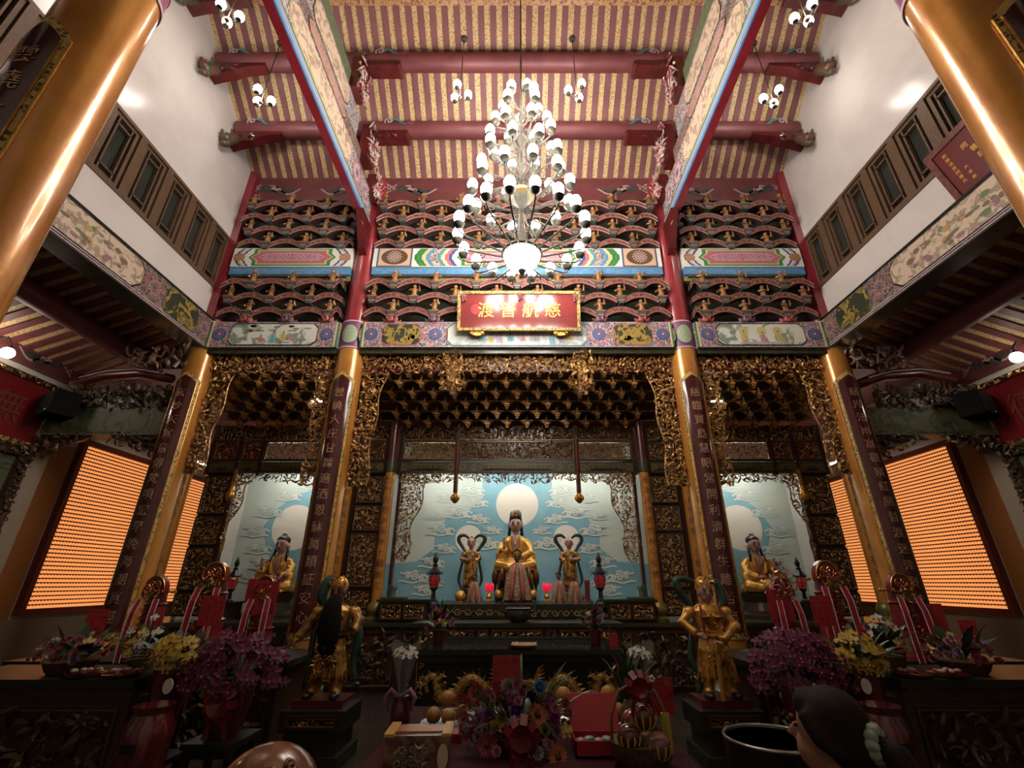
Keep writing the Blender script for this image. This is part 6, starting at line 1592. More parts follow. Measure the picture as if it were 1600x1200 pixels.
# side offering tables
for sx, side in ((-1, 'left'), (1, 'right')):
    t = thing('offering_table', 'dark carved offering table on the %s covered with flowers and sweets' % side, 'table', (sx*4.08, 4.45, 0), 0, 'side offering tables')
    G().add(box2((-.9, 0, .80), (.9, .75, .86))).build('table_top', MT['lac'], t)
    G().add(box2((-.82, .07, .7), (.82, .7, .8))).build('waist', MT['dwood'], t)
    G().add(box2((-.86, .1, .05), (.86, .68, .7))).build('panelled_body', MT['dwood'], t)
    panel(t, front(0, .098, 0), -.8, .1, .8, .66, 700, bpy.data.materials['plain_relief'], .11, False, 'front_panel')
    for a in (-1, 1): G().add(box((a*.82, .12, .38), (.09, .09, .76))).build('leg', MT['dwood'], t)
    t = thing('side_altar_table', 'long dark altar table on the %s holding red towers' % side, 'table', (sx*3.9, 5.55, 0), 0, 'side altar tables')
    G().add(box2((-1.5, 0, .78), (1.5, 1.0, .84))).build('table_top', MT['lac'], t)
    G().add(box2((-1.4, .08, 0), (1.4, .94, .78))).build('panelled_body', MT['dwood'], t)
    for i in range(3): panel(t, front(0, .075, 0), -1.35+.91*i, .1, -.47+.91*i, .7, 710+i, bpy.data.materials['plain_relief'], .11, False, 'front_panel')

# purple orchids in red pots with satin bows
def bow(parent, c, s, m_):
    o = obj('satin_bow', None, parent)
    for k in range(9):
        a = 2*PI*k/9; d = np.array((math.cos(a), -.35, math.sin(a)))
        P = [np.array(c), np.array(c)+d*s*.55+np.array((0, -.02, 0)), np.array(c)+d*s, np.array(c)+d*s*.6+np.array((0, -.06, 0)), np.array(c)+np.array((0, -.03, 0))]
        V = []
        for i, p in enumerate(P):
            n_ = np.array((-math.sin(a), 0, math.cos(a)))*s*.2*(.3 if i in (0, 4) else 1); V += [p-n_, p+n_]
        G().add((V, [(2*i, 2*i+1, 2*i+3, 2*i+2) for i in range(4)])).build('loop', m_, o)
    for k in (-1, 1):
        P = [np.array(c), np.array(c)+np.array((k*s*.4, -.04, -s*.9)), np.array(c)+np.array((k*s*.6, -.03, -s*1.7))]
        V = []
        for p in P: V += [p-np.array((s*.13, 0, 0)), p+np.array((s*.13, 0, 0))]
        G().add((V, [(0, 1, 3, 2), (2, 3, 5, 4)])).build('tail', m_, o)
for sx, side in ((-1, 'left'), (1, 'right')):
    st = thing('pot_stand', 'low dark stand under the purple orchids on the %s' % side, 'stand', (sx*2.42, 4.6, 0), 0, 'stands under the orchids')
    G().add(box((0, 0, .42), (.42, .42, .04))).build('stand_top', MT['lac'], st)
    for a in (-1, 1):
        for b in (-1, 1): G().add(box((a*.17, b*.17, .2), (.05, .05, .4))).build('leg', MT['lac'], st)
    t = bunch('orchid_pot', 'mass of deep purple orchids in a red pot with a satin bow on the %s' % side, (sx*2.42, 4.6, .44), [('purple', 120)], 1.15, (.46, .34, .42), 16, (.17, .36, MT['redpot']), 31+sx)
    bow(t, (0.05, -.2, .27), .14, MT['redgloss'])
    t = bunch('orchid_pot', 'spray of yellow orchids beside the purple ones on the %s' % side, (sx*2.98, 4.62, .3), [('yellow', 46), ('gold', 20)], 1.05, (.26, .22, .26), 26, (.14, .62, MT['redpot']), 41+sx)
    G().add(disc_mesh if False else prism(front(sx*-.12, -.2, .52), disc(0, 0, .04, .055, 16), 0, .01)).build('round_tag', MT['paper'], t)
    st = thing('pot_stand', 'low dark stand under the yellow orchids on the %s' % side, 'stand', (sx*2.98, 4.62, 0), 0, 'stands under the orchids')
    G().add(box((0, 0, .28), (.36, .36, .04))).build('stand_top', MT['lac'], st)
    for a in (-1, 1):
        for b in (-1, 1): G().add(box((a*.14, b*.14, .13), (.05, .05, .26))).build('leg', MT['lac'], st)
    bunch('flower_basket', 'low basket of mixed pink and red flowers on the %s offering table' % side, (sx*4.0, 4.75, .86), [('salmon', 20), ('pink', 14), ('lilac', 6), ('rosy', 8), ('white', 4), ('gold', 5)], .85, (.34, .22, .2), 22, (.2, .1, MT['basket']), 51+sx)
    bunch('flower_basket', 'leafy spray of white and yellow blooms behind the pink basket on the %s' % side, (sx*3.55, 5.0, .86), [('whiteo', 10), ('gold', 8), ('lilac', 3)], .9, (.2, .18, .3), 26, (.12, .14, MT['basket']), 61+sx)
    # sweets in shallow trays
    for k in range(2):
        t = thing('sweet_tray', 'red tray of wrapped sweets %s on the %s offering table' % (('at the inner front edge', 'at the middle front')[k], side), 'tray', (sx*(3.38+.32*k), 4.58, .86), 0, 'trays of sweets')
        G().add(lathe([(.1, 0), (.14, .012), (.15, .03), (.13, .02), (.02, .01)], 18)).build('tray', MT['redpot'], t, smooth=40)
        for i in range(10):
            a = R.uniform(0, 2*PI); r_ = R.uniform(0, .1)
            o = obj('sweet', G().add(sphere((0, 0, .018), (.03, .018, .016), 7, 4)).mesh('sweet', fmat(('sw1', 'sw2', 'sw3')[i % 3], ((.4, .2, .2), (.45, .38, .28), (.3, .05, .06))[i % 3]), True), t, (r_*math.cos(a), r_*math.sin(a), .02+.015*(i % 2)), a)

# red towers: domed paper towers with white-edged ribbons, wrapped in clear film
def tower(label, loc, S, seed, crystal=False):
    t = thing('offering_tower', label, 'tower', loc, 0, 'red paper offering towers'); t.scale = (S,)*3
    rr = random.Random(seed)
    m1 = MT['redgloss']
    G().add(lathe([(.2, 0), (.2, .03), (.15, .05), (.14, .3), (.16, .32), (.12, .34), (.11, .56), (.13, .58), (.1, .6), (.09, .7)], 10)).build('stepped_body', m1, t)
    fa = front(0, -.06, .74)
    arch = [(.14*math.cos(a), .17*math.sin(a)) for a in np.linspace(0, PI, 18)]
    G().add(prism(fa, [(-.14, -.05)] + arch[::-1][:0] + [(.14, -.05)] + arch, -.02, .05)).build('arched_crest', m1, t)
    g = G().add(tube(fa.m([(u, v, .055) for u, v in [(.128*math.cos(a), .158*math.sin(a)) for a in np.linspace(0, PI, 18)]]), .008, 5))
    for k_ in (-1, 1): g.add(tube(fa.m([(u, v, .055) for u, v in spiral(k_*.04, .06, .045, 1.3, 1, k_, 12)]), .007, 4))
    g.build('gold_swirl', MT['gold'], t)
    g = G(); carve(g, front(0, -.12, .66), -.11, -.06, .11, .06, .045, 1.6, ('curl', 'flower', 'leaf'), .02, 0, seed+3); stuff(g.build('gold_mask', MT['giltd'], t))
    g = G(); frp = front(0, -.135, 0); carve(g, frp, -.1, .08, .1, .3, .05, 1.5, ('flower', 'curl', 'leaf'), .02, 0, seed); carve(g, front(0, -.105, 0), -.08, .36, .08, .56, .045, 1.5, ('flower', 'curl'), .02, 0, seed+1)
    carve(g, front(0, -.14, 0), -.1, .72, .1, .8, .04, 1.5, ('curl', 'scroll'), .01, 0, seed+2)
    stuff(g.build('foil_relief', mat('red_gold_foil', (.36, .12, .06), (.3, .02, .02), 14, rough=.25, metal=.4) if 'red_gold_foil' not in bpy.data.materials else bpy.data.materials['red_gold_foil'], t))
    for k in (-1, 1):
        c = k*.1
        P = [(c, -.16, .64), (c*1.15, -.2, .5), (c*1.2, -.22, .2), (c*1.1, -.22, -.02)]
        V = [(p[0]+d, p[1], p[2]) for p in P for d in (-.03, .03)]
        G().add((V, [(2*i, 2*i+1, 2*i+3, 2*i+2) for i in range(3)])).build('red_ribbon', MT['redpaper'], t)
        for d in (-.032, .032): G().add(tube([(p[0]+d, p[1], p[2]) for p in P], .006, 5)).build('white_piping', MT['lilac'], t)
    for k in range(8):
        a = 2*PI*k/8; G().add(sphere((.155*math.cos(a), .155*math.sin(a), .72), .022, 6, 5)).build('gold_knob', MT['gold'], t, smooth=True)
    if crystal:
        g = G(); carve(g, front(0, -.1, 0), -.16, .7, .16, 1.1, .055, 1.6, ('flower', 'leaf', 'curl'), .06, 0, seed+5, lambda u, v: abs(u) < .17*(1.12-v)/.42+.02)
        stuff(g.build('crystal_crest', mat('rose_crystal', (.4, .16, .13), rough=.15, metal=.3), t))
tower('red domed paper tower with white-edged ribbon leaning before the left lamp wall', (-4.1, 5.75, .84), .92, 1)
tower('red domed paper tower behind the red placard beside the left corner column', (-3.72, 6.2, .84), 1.1, 2)
tower('red domed paper tower in front of the left seated side statue', (-2.86, 5.75, .84), .92, 3)
tower('red tower with a rose crystal crest in front of the right seated side statue', (3.0, 5.75, .84), .9, 4, True)
tower('red domed paper tower beside the right corner column', (3.85, 6.25, .84), 1.12, 5)
tower('red domed paper tower with white-edged ribbon before the right lamp wall', (4.35, 5.75, .84), .95, 6)

# red greeting placards on sticks
def placard(label, loc, w, h, text, rz=0, stick=.3, tilt=0.0):
    if 5 < loc[1] < 6:                                    # these stand on the side altar tables
        k_ = 5.62/loc[1]; loc = (loc[0]*k_, 5.62, 1.6+(loc[2]-1.6)*k_); stick = loc[2]-.84
    elif loc[1] > 6: stick = loc[2]-.84
    t = thing('red_placard', label, 'placard', loc, rz, 'red greeting placards')
    fr = front()
    G().add(prism(fr, rect(-w/2, 0, w/2, h), 0, .004)).build('card', MT['redpaper'], t)
    n = max(2, int(w/.035))
    g = None
    cols = max(2, min(4, int(w/.04))); rows = max(3, int(h/.045))
    for i in range(cols):
        for j in range(rows):
            if (i*3+j) % 4 == 0: continue
            c_ = text[(i*rows+j) % len(text)]
            G().add(glyph_flat(fr, c_, -w/2+w*(i+.5)/cols, h-h*(j+.5)/rows, min(w/cols, h/rows)*.7, .006)).build('character', MT['redink'], t)
    if stick: G().add(tube([(0, .005, -stick), (0, .005, h*.8)], .004, 5)).build('stick', MT['straw'] if 'straw' in MT else bpy.data.materials['straw'], t)
    return t
TXT = '恭祝觀世音菩薩聖誕千秋弟子敬獻平安'
placard('red placard rising from the central bouquet', (-.06, 2.98, 1.0), .155, .22, TXT, 0, .2)
p_ = placard('red placard with a white flower at its corner right of the fruit basket', (.79, 2.95, .95), .12, .17, TXT, .1, .2)
G().add(glyph_flat(front(), '祝', .03, .145, .03, .007)).build('character', MT['goldink'], p_)
for k in range(5): G().add(sphere((-.055+.012*math.cos(k*1.26), -.008, .165+.012*math.sin(k*1.26)), .009, 6, 4)).build('petal', MT['paper'], p_, smooth=True)
placard('large red placard among the purple orchids on the left', (-2.66, 5.3, 1.29), .28, .34, TXT, .05, .5)
placard('red placard beside the domed tower near the left corner column', (-3.42, 5.7, 1.16), .24, .3, TXT, .12, .35)
placard('small red placard above the left lantern', (-3.3, 6.3, 1.38), .2, .26, TXT, 0, .55)
placard('small leaning red placard behind the pink basket on the left', (-4.35, 5.3, 1.1), .2, .26, TXT, .25, .3)
placard('large red placard above the purple orchids on the right', (2.78, 5.35, 1.22), .26, .32, TXT, -.05, .5)
placard('tilted red placard beside the crystal tower on the right', (3.24, 5.4, 1.18), .22, .3, TXT, -.1, .36)
placard('dark red placard among the yellow orchids on the right', (3.55, 5.2, .98), .2, .26, TXT, -.15, .3)
placard('wide red placard behind the pink basket on the right', (4.25, 5.25, 1.12), .27, .3, TXT, -.2, .3)
placard('small red placard at the far right of the offering table', (4.55, 5.2, 1.05), .16, .22, TXT, -.25, .25)

# central offering table and what lies on it
t = thing('offering_table', 'low front offering table crowded with fruit, boxes and flowers', 'table', (0, 2.2, 0))
G().add(box2((-.74, 0, .76), (.86, 1.65, .8))).build('table_top', MT['cloth'], t)
G().add(box2((-.7, .05, .0), (.82, 1.6, .76))).build('table_skirt', MT['cloth'], t)
def peach(label, loc, c, r, group):
    g = G(); V, F = sphere((0, 0, r*.95), (r, r, r*.97), 14, 10); V = np.array(V)
    a = np.arctan2(V[:, 1], V[:, 0]); k = 1-.08*np.exp(-((a+PI/2)/.35)**2); V[:, 0] *= k; V[:, 1] *= k
    g.add((V, F)); t = thing('fruit', label, 'fruit', loc, R.uniform(-1, 1), group)
    g.build('flesh', mat('fruit_skin', c, tuple(x*.75 for x in c), 9, rough=.45), t, smooth=True)
    G().add(tube([(0, 0, r*1.85), (.003, 0, r*2.1)], .004, 5)).build('stem', MT['dwood'], t)
pc = (.42, .24, .08)
for i, (dx, dy, dz, lab) in enumerate(((-.075, -.02, 0, 'leftmost peach bun of the pile on the left of the table'), (.02, -.05, 0, 'front peach bun of the pile on the left of the table'), (.085, .04, 0, 'right-hand peach bun of the pile on the left of the table'), (.0, .03, .075, 'peach bun on top of the pile on the left of the table'))):
    peach(lab, (-.43+dx, 3.35+dy, .82+dz), pc, .046, 'peach buns')
oc = (.5, .24, .03)
for i, (x, y, z, lab) in enumerate(((.29, 3.4, .90, 'big orange on top of the pile behind the red box'), (.36, 3.32, .82, 'yellow orange low in front of the pile behind the red box'), (.22, 3.36, .82, 'orange at the left of the pile behind the red box'), (.33, 3.46, .82, 'orange at the back of the pile behind the red box'), (.52, 3.4, .82, 'left orange of the group behind the fruit basket'), (.62, 3.38, .82, 'right orange of the group behind the fruit basket'), (.58, 3.44, .90, 'orange on top of the group behind the fruit basket'))):
    peach(lab, (x, y, z), (oc[0], oc[1]*(1.15 if i == 1 else 1), oc[2]), .052, 'oranges')
for x, lab in ((-.43, 'left peach buns'), (.29, 'pile of oranges'), (.57, 'right group of oranges')):
    tag(G().add(lathe([(.09, 0), (.14, .008), (.16, .02), (.14, .016), (.02, .008)], 20)).build('fruit_plate', MT['redpot'], None, 40, (x, 3.38, .8)), 'dark red plate under the %s' % lab, 'plate', 'fruit plates')
# wrapped gift box
t = thing('gift_box', 'film-wrapped gift box with gold band at the front left of the table', 'box', (-.47, 2.72, .8), .05)
G().add(box((0, 0, .07), (.3, .2, .14))).build('carton', mat('printed_carton', (.12, .03, .03), (.2, .15, .08), 22, rough=.2, coat=.8), t)
G().add(box((0, .0, .142), (.31, .1, .008))).build('orange_band', mat('orange_foil', (.42, .12, .03), rough=.3, metal=.3), t)
for k in (-1, 1): G().add(box((k*.135, 0, .143), (.045, .21, .012))).build('yellow_corner', mat('yellow_card', (.5, .3, .04), rough=.4), t)
g = G(); carve(g, front(-.03, -.101, .06), -.08, -.04, .08, .05, .03, 1.5, ('curl', 'scroll'), .002, 0, 4, tilt=.05); stuff(g.build('printed_emblem', mat('grey_print', (.25, .22, .17), rough=.3), t))
G().add(prism(front(.12, -.102, .06), disc(0, 0, .025, .05, 16), 0, .003)).build('gold_label', MT['cream'], t)
t = thing('sweet_packet', 'flat red and white packet lying behind the gift box', 'packet', (-.42, 3.1, .8), .1)
G().add(box((0, 0, .02), (.22, .12, .04))).build('packet', MT['redpaper'], t)
G().add(box((-.03, 0, .0415), (.12, .07, .003))).build('white_print', MT['paper'], t)
# red open box with wrapped sweets
t = thing('red_box', 'open red cardboard box with wrapped sweets inside', 'box', (.42, 2.9, .8))
g = G()
for a, b in (((-.13, -.09, 0), (.13, .09, .01)), ((-.13, -.09, 0), (.13, -.082, .07)), ((-.13, .082, 0), (.13, .09, .07)), ((-.13, -.09, 0), (-.122, .09, .07)), ((.122, -.09, 0), (.13, .09, .07))): g.add(box2(a, b))
g.build('tray', MT['redpaper'], t)
G().add((np.array([(-.13, .088, .07), (.13, .088, .07), (.14, .2, .22), (-.14, .2, .22), (-.13, .094, .07), (.13, .094, .07), (.14, .206, .22), (-.14, .206, .22)]), [(0, 1, 2, 3), (7, 6, 5, 4), (0, 4, 5, 1), (2, 6, 7, 3), (1, 5, 6, 2), (0, 3, 7, 4)])).build('lid', MT['redpaper'], t)
for i in range(5):
    o = G().add(sphere((0, 0, 0), (.035, .03, .014), 7, 4)).build('wrapped_sweet', fmat(('w1', 'w2')[i % 2], ((.4, .25, .28), (.3, .42, .45))[i % 2], .2), t, True, (-.09+.045*i, -.02+.03*(i % 2), .055), .5*i)
# central bouquet
t = thing('bouquet', 'large mixed bouquet of gerberas and chrysanthemums with a red bow', 'flowers', (.0, 2.95, .8), 0, 'flower arrangements')
spec = [('rosy', -.155, .24, -.04, 1.05), ('red', -.225, .26, 0, 1.1), ('magenta', -.15, .14, -.08, 1.0), ('yellow', -.1, .10, -.12, .9), ('red', -.26, .06, -.08, 1.0), ('red', -.15, .0, -.16, 1.15), ('violet', -.005, .18, -.1, 1.05), ('orange', .105, .16, -.12, 1.2), ('sky', .12, .3, -.02, 1.1), ('lilac', .16, .22, -.06, .9), ('magenta', .19, .13, -.1, .95), ('lilac', .2, .06, -.12, .8), ('gold', .25, .06, -.1, .9), ('lime', -.08, .15, -.12, 1.0), ('lime', .14, .08, -.14, .9), ('white', .1, -.03, -.2, .85), ('pink', .16, .0, -.16, .8), ('pink', .05, .02, -.2, .8), ('white', -.01, .25, -.05, .8), ('pink', -.1, -.02, -.2, .8), ('orange', .2, -.06, -.18, 1.1), ('red', -.3, .2, .0, 1.0), ('rosy', -.28, .12, -.06, .8), ('salmon', .26, .2, -.02, .9), ('purple', .02, .1, -.16, 1.0), ('white', -.05, .3, .02, 1.2), ('pink', .0, .32, .03, 1.2), ('lilac', -.2, .04, -.14, .7), ('red', .02, -.06, -.2, 1.0)]
for kind, x, z, y, s in spec:
    o = obj('flower', FL[kind], t, (x, y, z*.72+.06)); aim(o, (x*1.2, -1, .35)); o.scale = (s*.9,)*3
rr = random.Random(9)
for k in range(70):
    a = rr.uniform(-PI, PI); q = rr.uniform(.2, 1)**.5; x, z = .29*q*math.cos(a), .14+.14*q*math.sin(a)
    o = obj('flower', FL[rr.choice(('tiny', 'pink', 'lilac', 'salmon', 'lime', 'white', 'tiny', 'purple'))], t, (x, -.12+.1*q*rr.random(), z)); aim(o, (x*1.2+rr.uniform(-.3, .3), -1, .4)); o.scale = (rr.uniform(.45, .7),)*3
for k in range(46):
    a = rr.uniform(-PI, PI); o = obj('leaf', rr.choice((LEAF, BROAD, LONG)), t, (.14*math.cos(a), .06*math.sin(a)+.02, .06+rr.uniform(0, .08))); o.rotation_euler = (rr.uniform(-.3, .7), 0, a-PI/2)
g = G()
for k in range(30):
    a = rr.uniform(-PI, 0); g.add(tube([(0, 0, .06), (.12*math.cos(a), .06*math.sin(a), .14), (.24*math.cos(a), .14*math.sin(a), .18+rr.uniform(0, .12))], .003, 4))
stuff(g.build('stems', FM['stem'], t))
G().add(lathe([(.1, 0), (.13, .05), (.15, .1), (.13, .1)], 18)).build('basket', MT['basket'], t, smooth=40)
bow(t, (.02, -.22, .12), .09, MT['redgloss'])
# fruit basket with a hoop handle
t = thing('fruit_basket', 'cellophane-wrapped fruit basket with a hoop handle and red bow', 'basket', (.6, 2.72, .8))
G().add(lathe([(.11, 0), (.14, .04), (.15, .1), (.14, .1)], 20)).build('wicker_bowl', MT['basket'], t, smooth=40)
G().add(tube([(-.14, 0, .08), (-.135, 0, .2), (-.09, 0, .3), (0, 0, .34), (.09, 0, .3), (.135, 0, .2), (.14, 0, .08)], .008, 6)).build('hoop_handle', mat('cane', (.2, .11, .05), rough=.5), t, smooth=True)
bow(t, (.0, -.02, .33), .07, MT['redgloss'])
for x, y, z, r, c, lab in ((-.07, -.07, .13, .055, (.10, .012, .02), 'apple'), (.06, -.09, .10, .06, (.22, .1, .07), 'pear'), (.02, -.02, .2, .06, (.12, .015, .015), 'apple'), (-.02, .06, .16, .055, (.25, .03, .02), 'apple')):
    fo = obj('wrapped_'+lab, None, t)
    G().add(sphere((x, y, z), (r, r, r*.95), 14, 10)).build('flesh', mat('glossy_'+lab, c, tuple(q*.6 for q in c), 10, rough=.12, coat=.6), fo, smooth=True)
    for k in range(10):
        a = 2*PI*k/10
        G().add(tube([(x+r*1.0*math.cos(a)*math.cos(p), y+r*1.0*math.sin(a)*math.cos(p), z+r*math.sin(p)) for p in (-1.2, -.7, -.2, .15)], .005, 4)).build('foam_net_strand', mat('yellow_net', (.45, .38, .06), rough=.6) if 'yellow_net' not in bpy.data.materials else bpy.data.materials['yellow_net'], fo)
g = G(); 
for k in range(16):
    a = k*.4; g.add(tube([(.115+.018*math.cos(a+p*3), -.06+.018*math.sin(a+p*3), .06+.16*p) for p in np.linspace(0, 1, 8)], .003, 4))
stuff(g.build('yellow_net_sleeve', bpy.data.materials['yellow_net'], t))
# bouquets in clear cones
MT['film'] = mat('clear_film', (.5, .55, .56), rough=.08, alpha=.22)
def cone(label, x, flw, rib_c):
    t = thing('wrapped_bouquet', label, 'flowers', (x, 3.35, .8), 0, 'cone-wrapped bouquets')
    G().add(lathe([(.05, 0), (.06, .03), (.055, .1), (.04, .14), (.045, .16)], 16)).build('vase', MT['redpot'], t, smooth=40)
    n = 20; V = []
    for z, r in ((.16, .02), (.3, .055), (.44, .095)):
        for i in range(n): a = 2*PI*i/n; V.append((r*math.cos(a), r*math.sin(a), z+(.02*math.sin(3*a) if z > .4 else 0)))
    G().add((V, [(j*n+i, j*n+(i+1) % n, (j+1)*n+(i+1) % n, (j+1)*n+i) for j in range(2) for i in range(n)])).build('film_cone', MT['film'], t, smooth=True)
    for k in range(5):
        a = 2*PI*k/5; o = obj('flower', FL[flw], t, (.045*math.cos(a), .045*math.sin(a), .38+.02*(k % 2))); aim(o, (math.cos(a)*.4, -.5, .8)); o.scale = (.9,)*3
    for k in range(8):
        a = 2*PI*k/8; o = obj('leaf', LONG, t, (.01*math.cos(a), .01*math.sin(a), .18)); o.rotation_euler = (1.25, 0, a); o.scale = (.8,)*3
    for s in (-1, 1): G().add(tube([(0, -.04, .16), (s*.06, -.05, .2), (s*.09, -.05, .16), (s*.07, -.05, .09)], [.008, .014, .014, .006], 6)).build('ribbon_loop', mat('mauve_ribbon', rib_c, rough=.4), t, smooth=True)
cone('cone of white lilies in clear film left of the dragon table', -.71, 'whiteo', (.3, .14, .22))
cone('cone of pale blooms in clear film right of the dragon table', .78, 'whiteo', (.2, .16, .14))
# pineapple with spiky leaves
t = thing('pineapple', 'pineapple with a spiky green crown behind the fruit basket', 'fruit', (.66, 3.2, .8))
G().add(loft([(0, 0, 0, .04, .04), (0, 0, .05, .06, .06), (0, 0, .12, .055, .055), (0, 0, .17, .03, .03)], 14)).build('body', mat('pineapple_skin', (.2, .12, .03), (.08, .06, .02), 40, rough=.6), t, smooth=True)
for k in range(18):
    a = 2.4*k; o = obj('leaf', LONG, t, (.015*math.cos(a), .015*math.sin(a), .15)); o.rotation_euler = (.55+.04*k, 0, a); o.scale = (1.0, .85, .8)
for x, y, z, s, lab in ((-.95, 6.3, .915, 1, 'spray of orchids and grass at the left end of the glass-topped table'), (.95, 6.3, .915, 2, 'spray of pink carnations at the right end of the glass-topped table')):
    t = bunch('flower_vase', lab, (x, y, z), [('pink', 7), ('magenta', 4), ('gold', 2), ('salmon', 6)], .8, (.2, .14, .26), 10, (.08, .16, MT['redpot']), 90+s)
    for k in range(7):
        a = 2*PI*k/7; o = obj('leaf', LONG, t, (0, 0, .15)); o.rotation_euler = (1.1, 0, a); o.scale = (1, 1.1, 1)
tag(G().add(box((0, 0, .07), (.1, .02, .14))).build('red_envelope', MT['redpaper'], None, False, (1.12, 6.05, .915)), 'small red envelope standing at the right end of the glass-topped table', 'envelope')

# wooden fish drum and bronze bowl beside the viewer
t = thing('wooden_fish', 'round carved brown wooden fish drum at the bottom edge', 'drum', (-.95, 2.2, 0))
G().add(sphere((0, 0, .86), (.19, .17, .165), 24, 16)).build('drum_body', mat('polished_brown_wood', (.20, .075, .035), (.14, .05, .025), 7, rough=.22, coat=.5), t, smooth=True)
def on_drum(u, v):
    a, b = u, v; return (.193*math.cos(b)*math.sin(a), -.173*math.cos(b)*math.cos(a), .86+.168*math.sin(b))
g = G()
for cu, cv, r, f in ((.35, .62, .2, 1), (.7, .35, .22, -1), (0, .3, .18, 1), (-.4, .15, .2, -1), (.9, .75, .16, 1), (.2, .05, .2, -1)):
    g.add(tube([on_drum(a, b) for a, b in spiral(cu, cv, r, 1.5, 0, f, 18)], .008, 5))
for k in range(5): g.add(tube([on_drum(-.9+.5*q, .1+.12*k+.06*math.sin(q*6)) for q in np.linspace(0, 1, 10)], .007, 5))
g.build('scroll_relief', bpy.data.materials['polished_brown_wood'], t, smooth=True)
G().add(box((0, -.17, .80), (.2, .03, .02))).build('sound_slit', MT['black'], t)
G().add(lathe([(.16, .66), (.2, .68), (.2, .74), (.13, .76)], 20)).build('cushion', MT['cloth'], t, smooth=True)
for a in range(4): G().add(tube([(.14*math.cos(a*PI/2+.8), .14*math.sin(a*PI/2+.8), .0), (.14*math.cos(a*PI/2+.8), .14*math.sin(a*PI/2+.8), .66)], .022, 8)).build('leg', MT['lac'], t)
t = thing('singing_bowl', 'black bronze bowl with a bright rim at the bottom right', 'bowl', (1.12, 2.45, 0))
G().add(lathe([(.08, .74), (.15, .78), (.2, .88), (.205, .97), (.2, .975), (.19, .96), (.185, .88), (.13, .8), (.02, .78)], 28)).build('bowl', MT['black'], t, smooth=40)
G().add(lathe([(.2, .968), (.209, .976), (.2, .984), (.194, .976), (.2, .968)], 32)).build('rim', mat('worn_bronze_rim', (.3, .28, .24), rough=.25, metal=.8), t, smooth=True)
G().add(lathe([(.17, .66), (.19, .7), (.15, .74), (.05, .74)], 20)).build('cushion', MT['cloth'], t, smooth=True)
for a in range(4): G().add(tube([(.13*math.cos(a*PI/2+.8), .13*math.sin(a*PI/2+.8), .0), (.13*math.cos(a*PI/2+.8), .13*math.sin(a*PI/2+.8), .66)], .022, 8)).build('leg', MT['lac'], t)
for sx, side in ((-1, 'left'), (1, 'right')):
    t = thing('kneeling_bench', 'low red padded kneeling bench at the bottom %s corner' % side, 'bench', (sx*2.75, 2.6, 0), 0, 'red kneeling benches')
    G().add(box((0, 0, .5), (1.2, .5, .09))).build('red_pad', MT['redpaper'], t)
    G().add(box((0, 0, .43), (1.22, .52, .05))).build('seat_board', MT['dwood'], t)
    for a in (-1, 1):
        for b in (-1, 1): G().add(box((a*.52, b*.2, .2), (.07, .07, .41))).build('leg', MT['dwood'], t)
    t = thing('flower_vase', 'tall dark red ceramic vase standing on the floor before the %s offering table' % side, 'vase', (sx*2.75, 4.15, 0), 0, 'floor vases')
    G().add(lathe([(.13, 0), (.15, .04), (.13, .1), (.16, .4), (.17, .6), (.12, .7), (.14, .75), (.11, .75)], 22)).build('vase_body', MT['redpot'], t, smooth=40)
    G().add(prism(front(0, -.172, .52), rect(-.05, -.03, .05, .03), -.02, .006)).build('label_plate', MT['black'], t)

# ---------------------------------------------------------------- kneeling worshipper
t = thing('person', 'person with dark tied-back hair in dark clothes kneeling at the bottom right', 'person', (.98, 1.72, -.04), math.radians(-52))
# faces local -x (to the left), hips on heels, back straight
g = G()
g.add(loft([(.06, 0, .5, .17, .19), (.04, 0, .62, .15, .18), (.02, 0, .8, .13, .17), (.0, 0, .95, .12, .19), (.0, 0, 1.03, .09, .17), (.0, 0, 1.07, .05, .07)], 20))
for k in (-1, 1):
    g.add(tube([(.08, k*.1, .5), (-.2, k*.12, .42), (-.36, k*.12, .22)], [.12, .10, .075], 10))
    g.add(tube([(-.36, k*.12, .2), (-.1, k*.12, .13), (.2, k*.11, .12)], [.07, .065, .05], 10))
    g.add(tube([(0, k*.18, 1.0), (-.06, k*.23, .82), (-.1, k*.22, .72)], [.065, .055, .048], 10))
    g.add(tube([(-.1, k*.22, .72), (-.24, k*.12, .74), (-.3, k*.05, .8)], [.047, .042, .034], 10))
fused(g, 'dark_clothing', mat('black_cloth', (.018, .014, .014), (.012, .01, .01), 20, rough=.8), t, .018, 3)
g = G(); 
for k in (-1, 1): hand(g, (-.33, k*.022, .86), (-.2, k*-.05, 1), .085, .2)
fused(g, 'joined_hands', mat('skin_tone', (.36, .19, .13), (.32, .16, .11), 12, rough=.5), t, .009, 1)
for k in (-1, 1): G().add(sphere((.25, k*.11, .1), (.11, .045, .06), 10, 7)).build('shoe', MT['black'], t, smooth=True)
SK = bpy.data.materials['skin_tone']
hx = -.02; hz = 1.21
g = G()
g.add(sphere((hx+.01, 0, hz+.015), (.095, .078, .10), 16, 12)); g.add(sphere((hx-.03, 0, hz-.05), (.07, .06, .065), 12, 8))
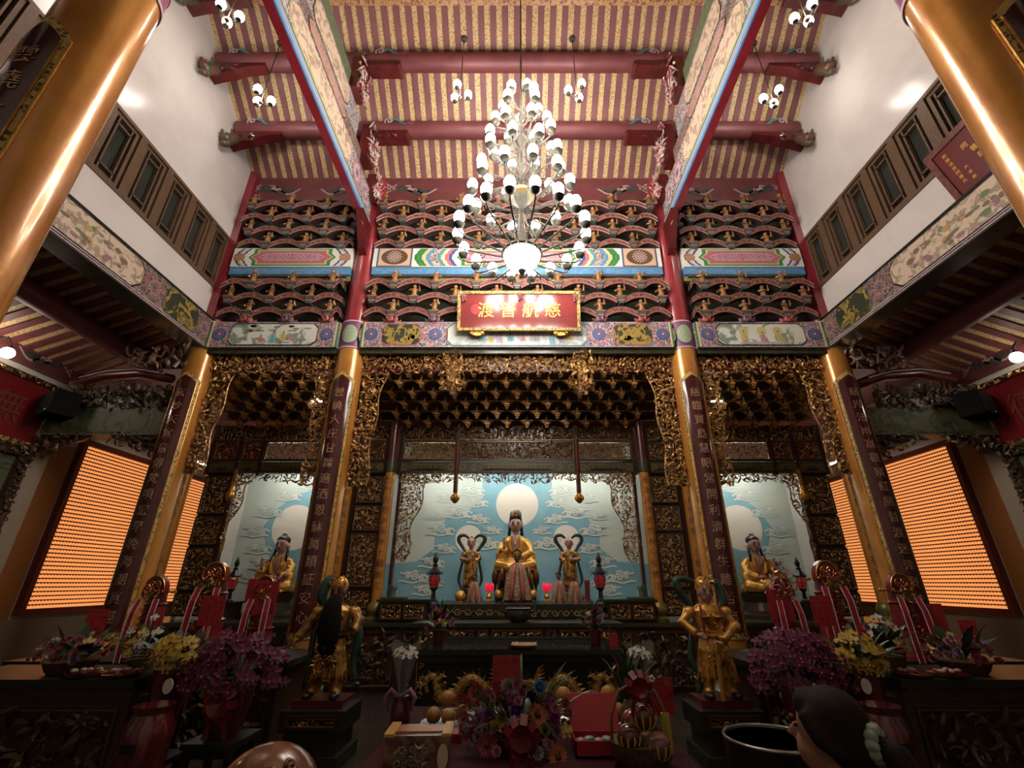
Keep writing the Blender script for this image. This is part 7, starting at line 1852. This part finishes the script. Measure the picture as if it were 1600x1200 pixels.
g.add(tube([(hx-.09, 0, hz+.01), (hx-.115, 0, hz-.025)], [.012, .018], 7)); g.add(tube([(hx+.02, 0, hz-.05), (hx+.03, 0, hz-.17)], [.05, .055], 10))
for k in (-1, 1): g.add(sphere((hx+.015, k*.08, hz-.01), (.022, .012, .032), 8, 6))
h = fused(g, 'head', SK, t, .01, 2)
for k in (-1, 1):
    G().add(sphere((hx-.078, k*.032, hz+.012), (.008, .015, .006), 8, 5)).build('eye', MT['black'], h, smooth=True)
    G().add(tube([(hx-.092, k*.015, hz+.033), (hx-.09, k*.035, hz+.038), (hx-.078, k*.052, hz+.034)], .004, 4)).build('eyebrow', MT['black'], h)
G().add(sphere((hx-.09, 0, hz-.06), (.008, .022, .006), 8, 5)).build('mouth', MT['lip'], h, smooth=True)
HR = mat('dark_brown_hair', (.018, .011, .008), (.011, .007, .005), 30, rough=.75, spec=.2, stretch=(1, 1, 6))
g = G(); g.add(sphere((hx+.025, 0, hz+.03), (.1, .088, .1), 18, 12)); g.add(sphere((hx+.06, 0, hz-.01), (.07, .08, .085), 14, 10)); g.add(sphere((hx-.035, 0, hz+.075), (.05, .062, .045), 12, 8))
for k in (-1, 1): g.add(tube([(hx-.03, k*.07, hz+.06), (hx+.01, k*.083, hz+.0), (hx+.06, k*.07, hz-.04)], [.025, .028, .02], 8))
fused(g, 'hair_cap', HR, t, .01, 2)
G().add(tube([(hx+.12, 0, hz+.0), (hx+.17, 0, hz-.02), (hx+.2, .0, hz-.1), (hx+.19, 0, hz-.22), (hx+.17, 0, hz-.3)], [.026, .038, .04, .03, .008], 12)).build('ponytail', HR, t, smooth=True)
g = G()
for k in range(10):
    a = 2*PI*k/10; g.add(sphere((hx+.125, .034*math.cos(a), hz+.0+.034*math.sin(a)), (.022, .018, .018), 7, 5))
g.build('scrunchie', mat('pale_green_cloth', (.34, .42, .32), (.2, .3, .22), 40, rough=.8), t, smooth=True)
tag(G().add(box((0, 0, .03), (.6, .45, .06))).build('kneeling_cushion', MT['cloth'], None, False, (.9, 1.72, -.055)), 'dark red floor cushion under the kneeling person', 'cushion')
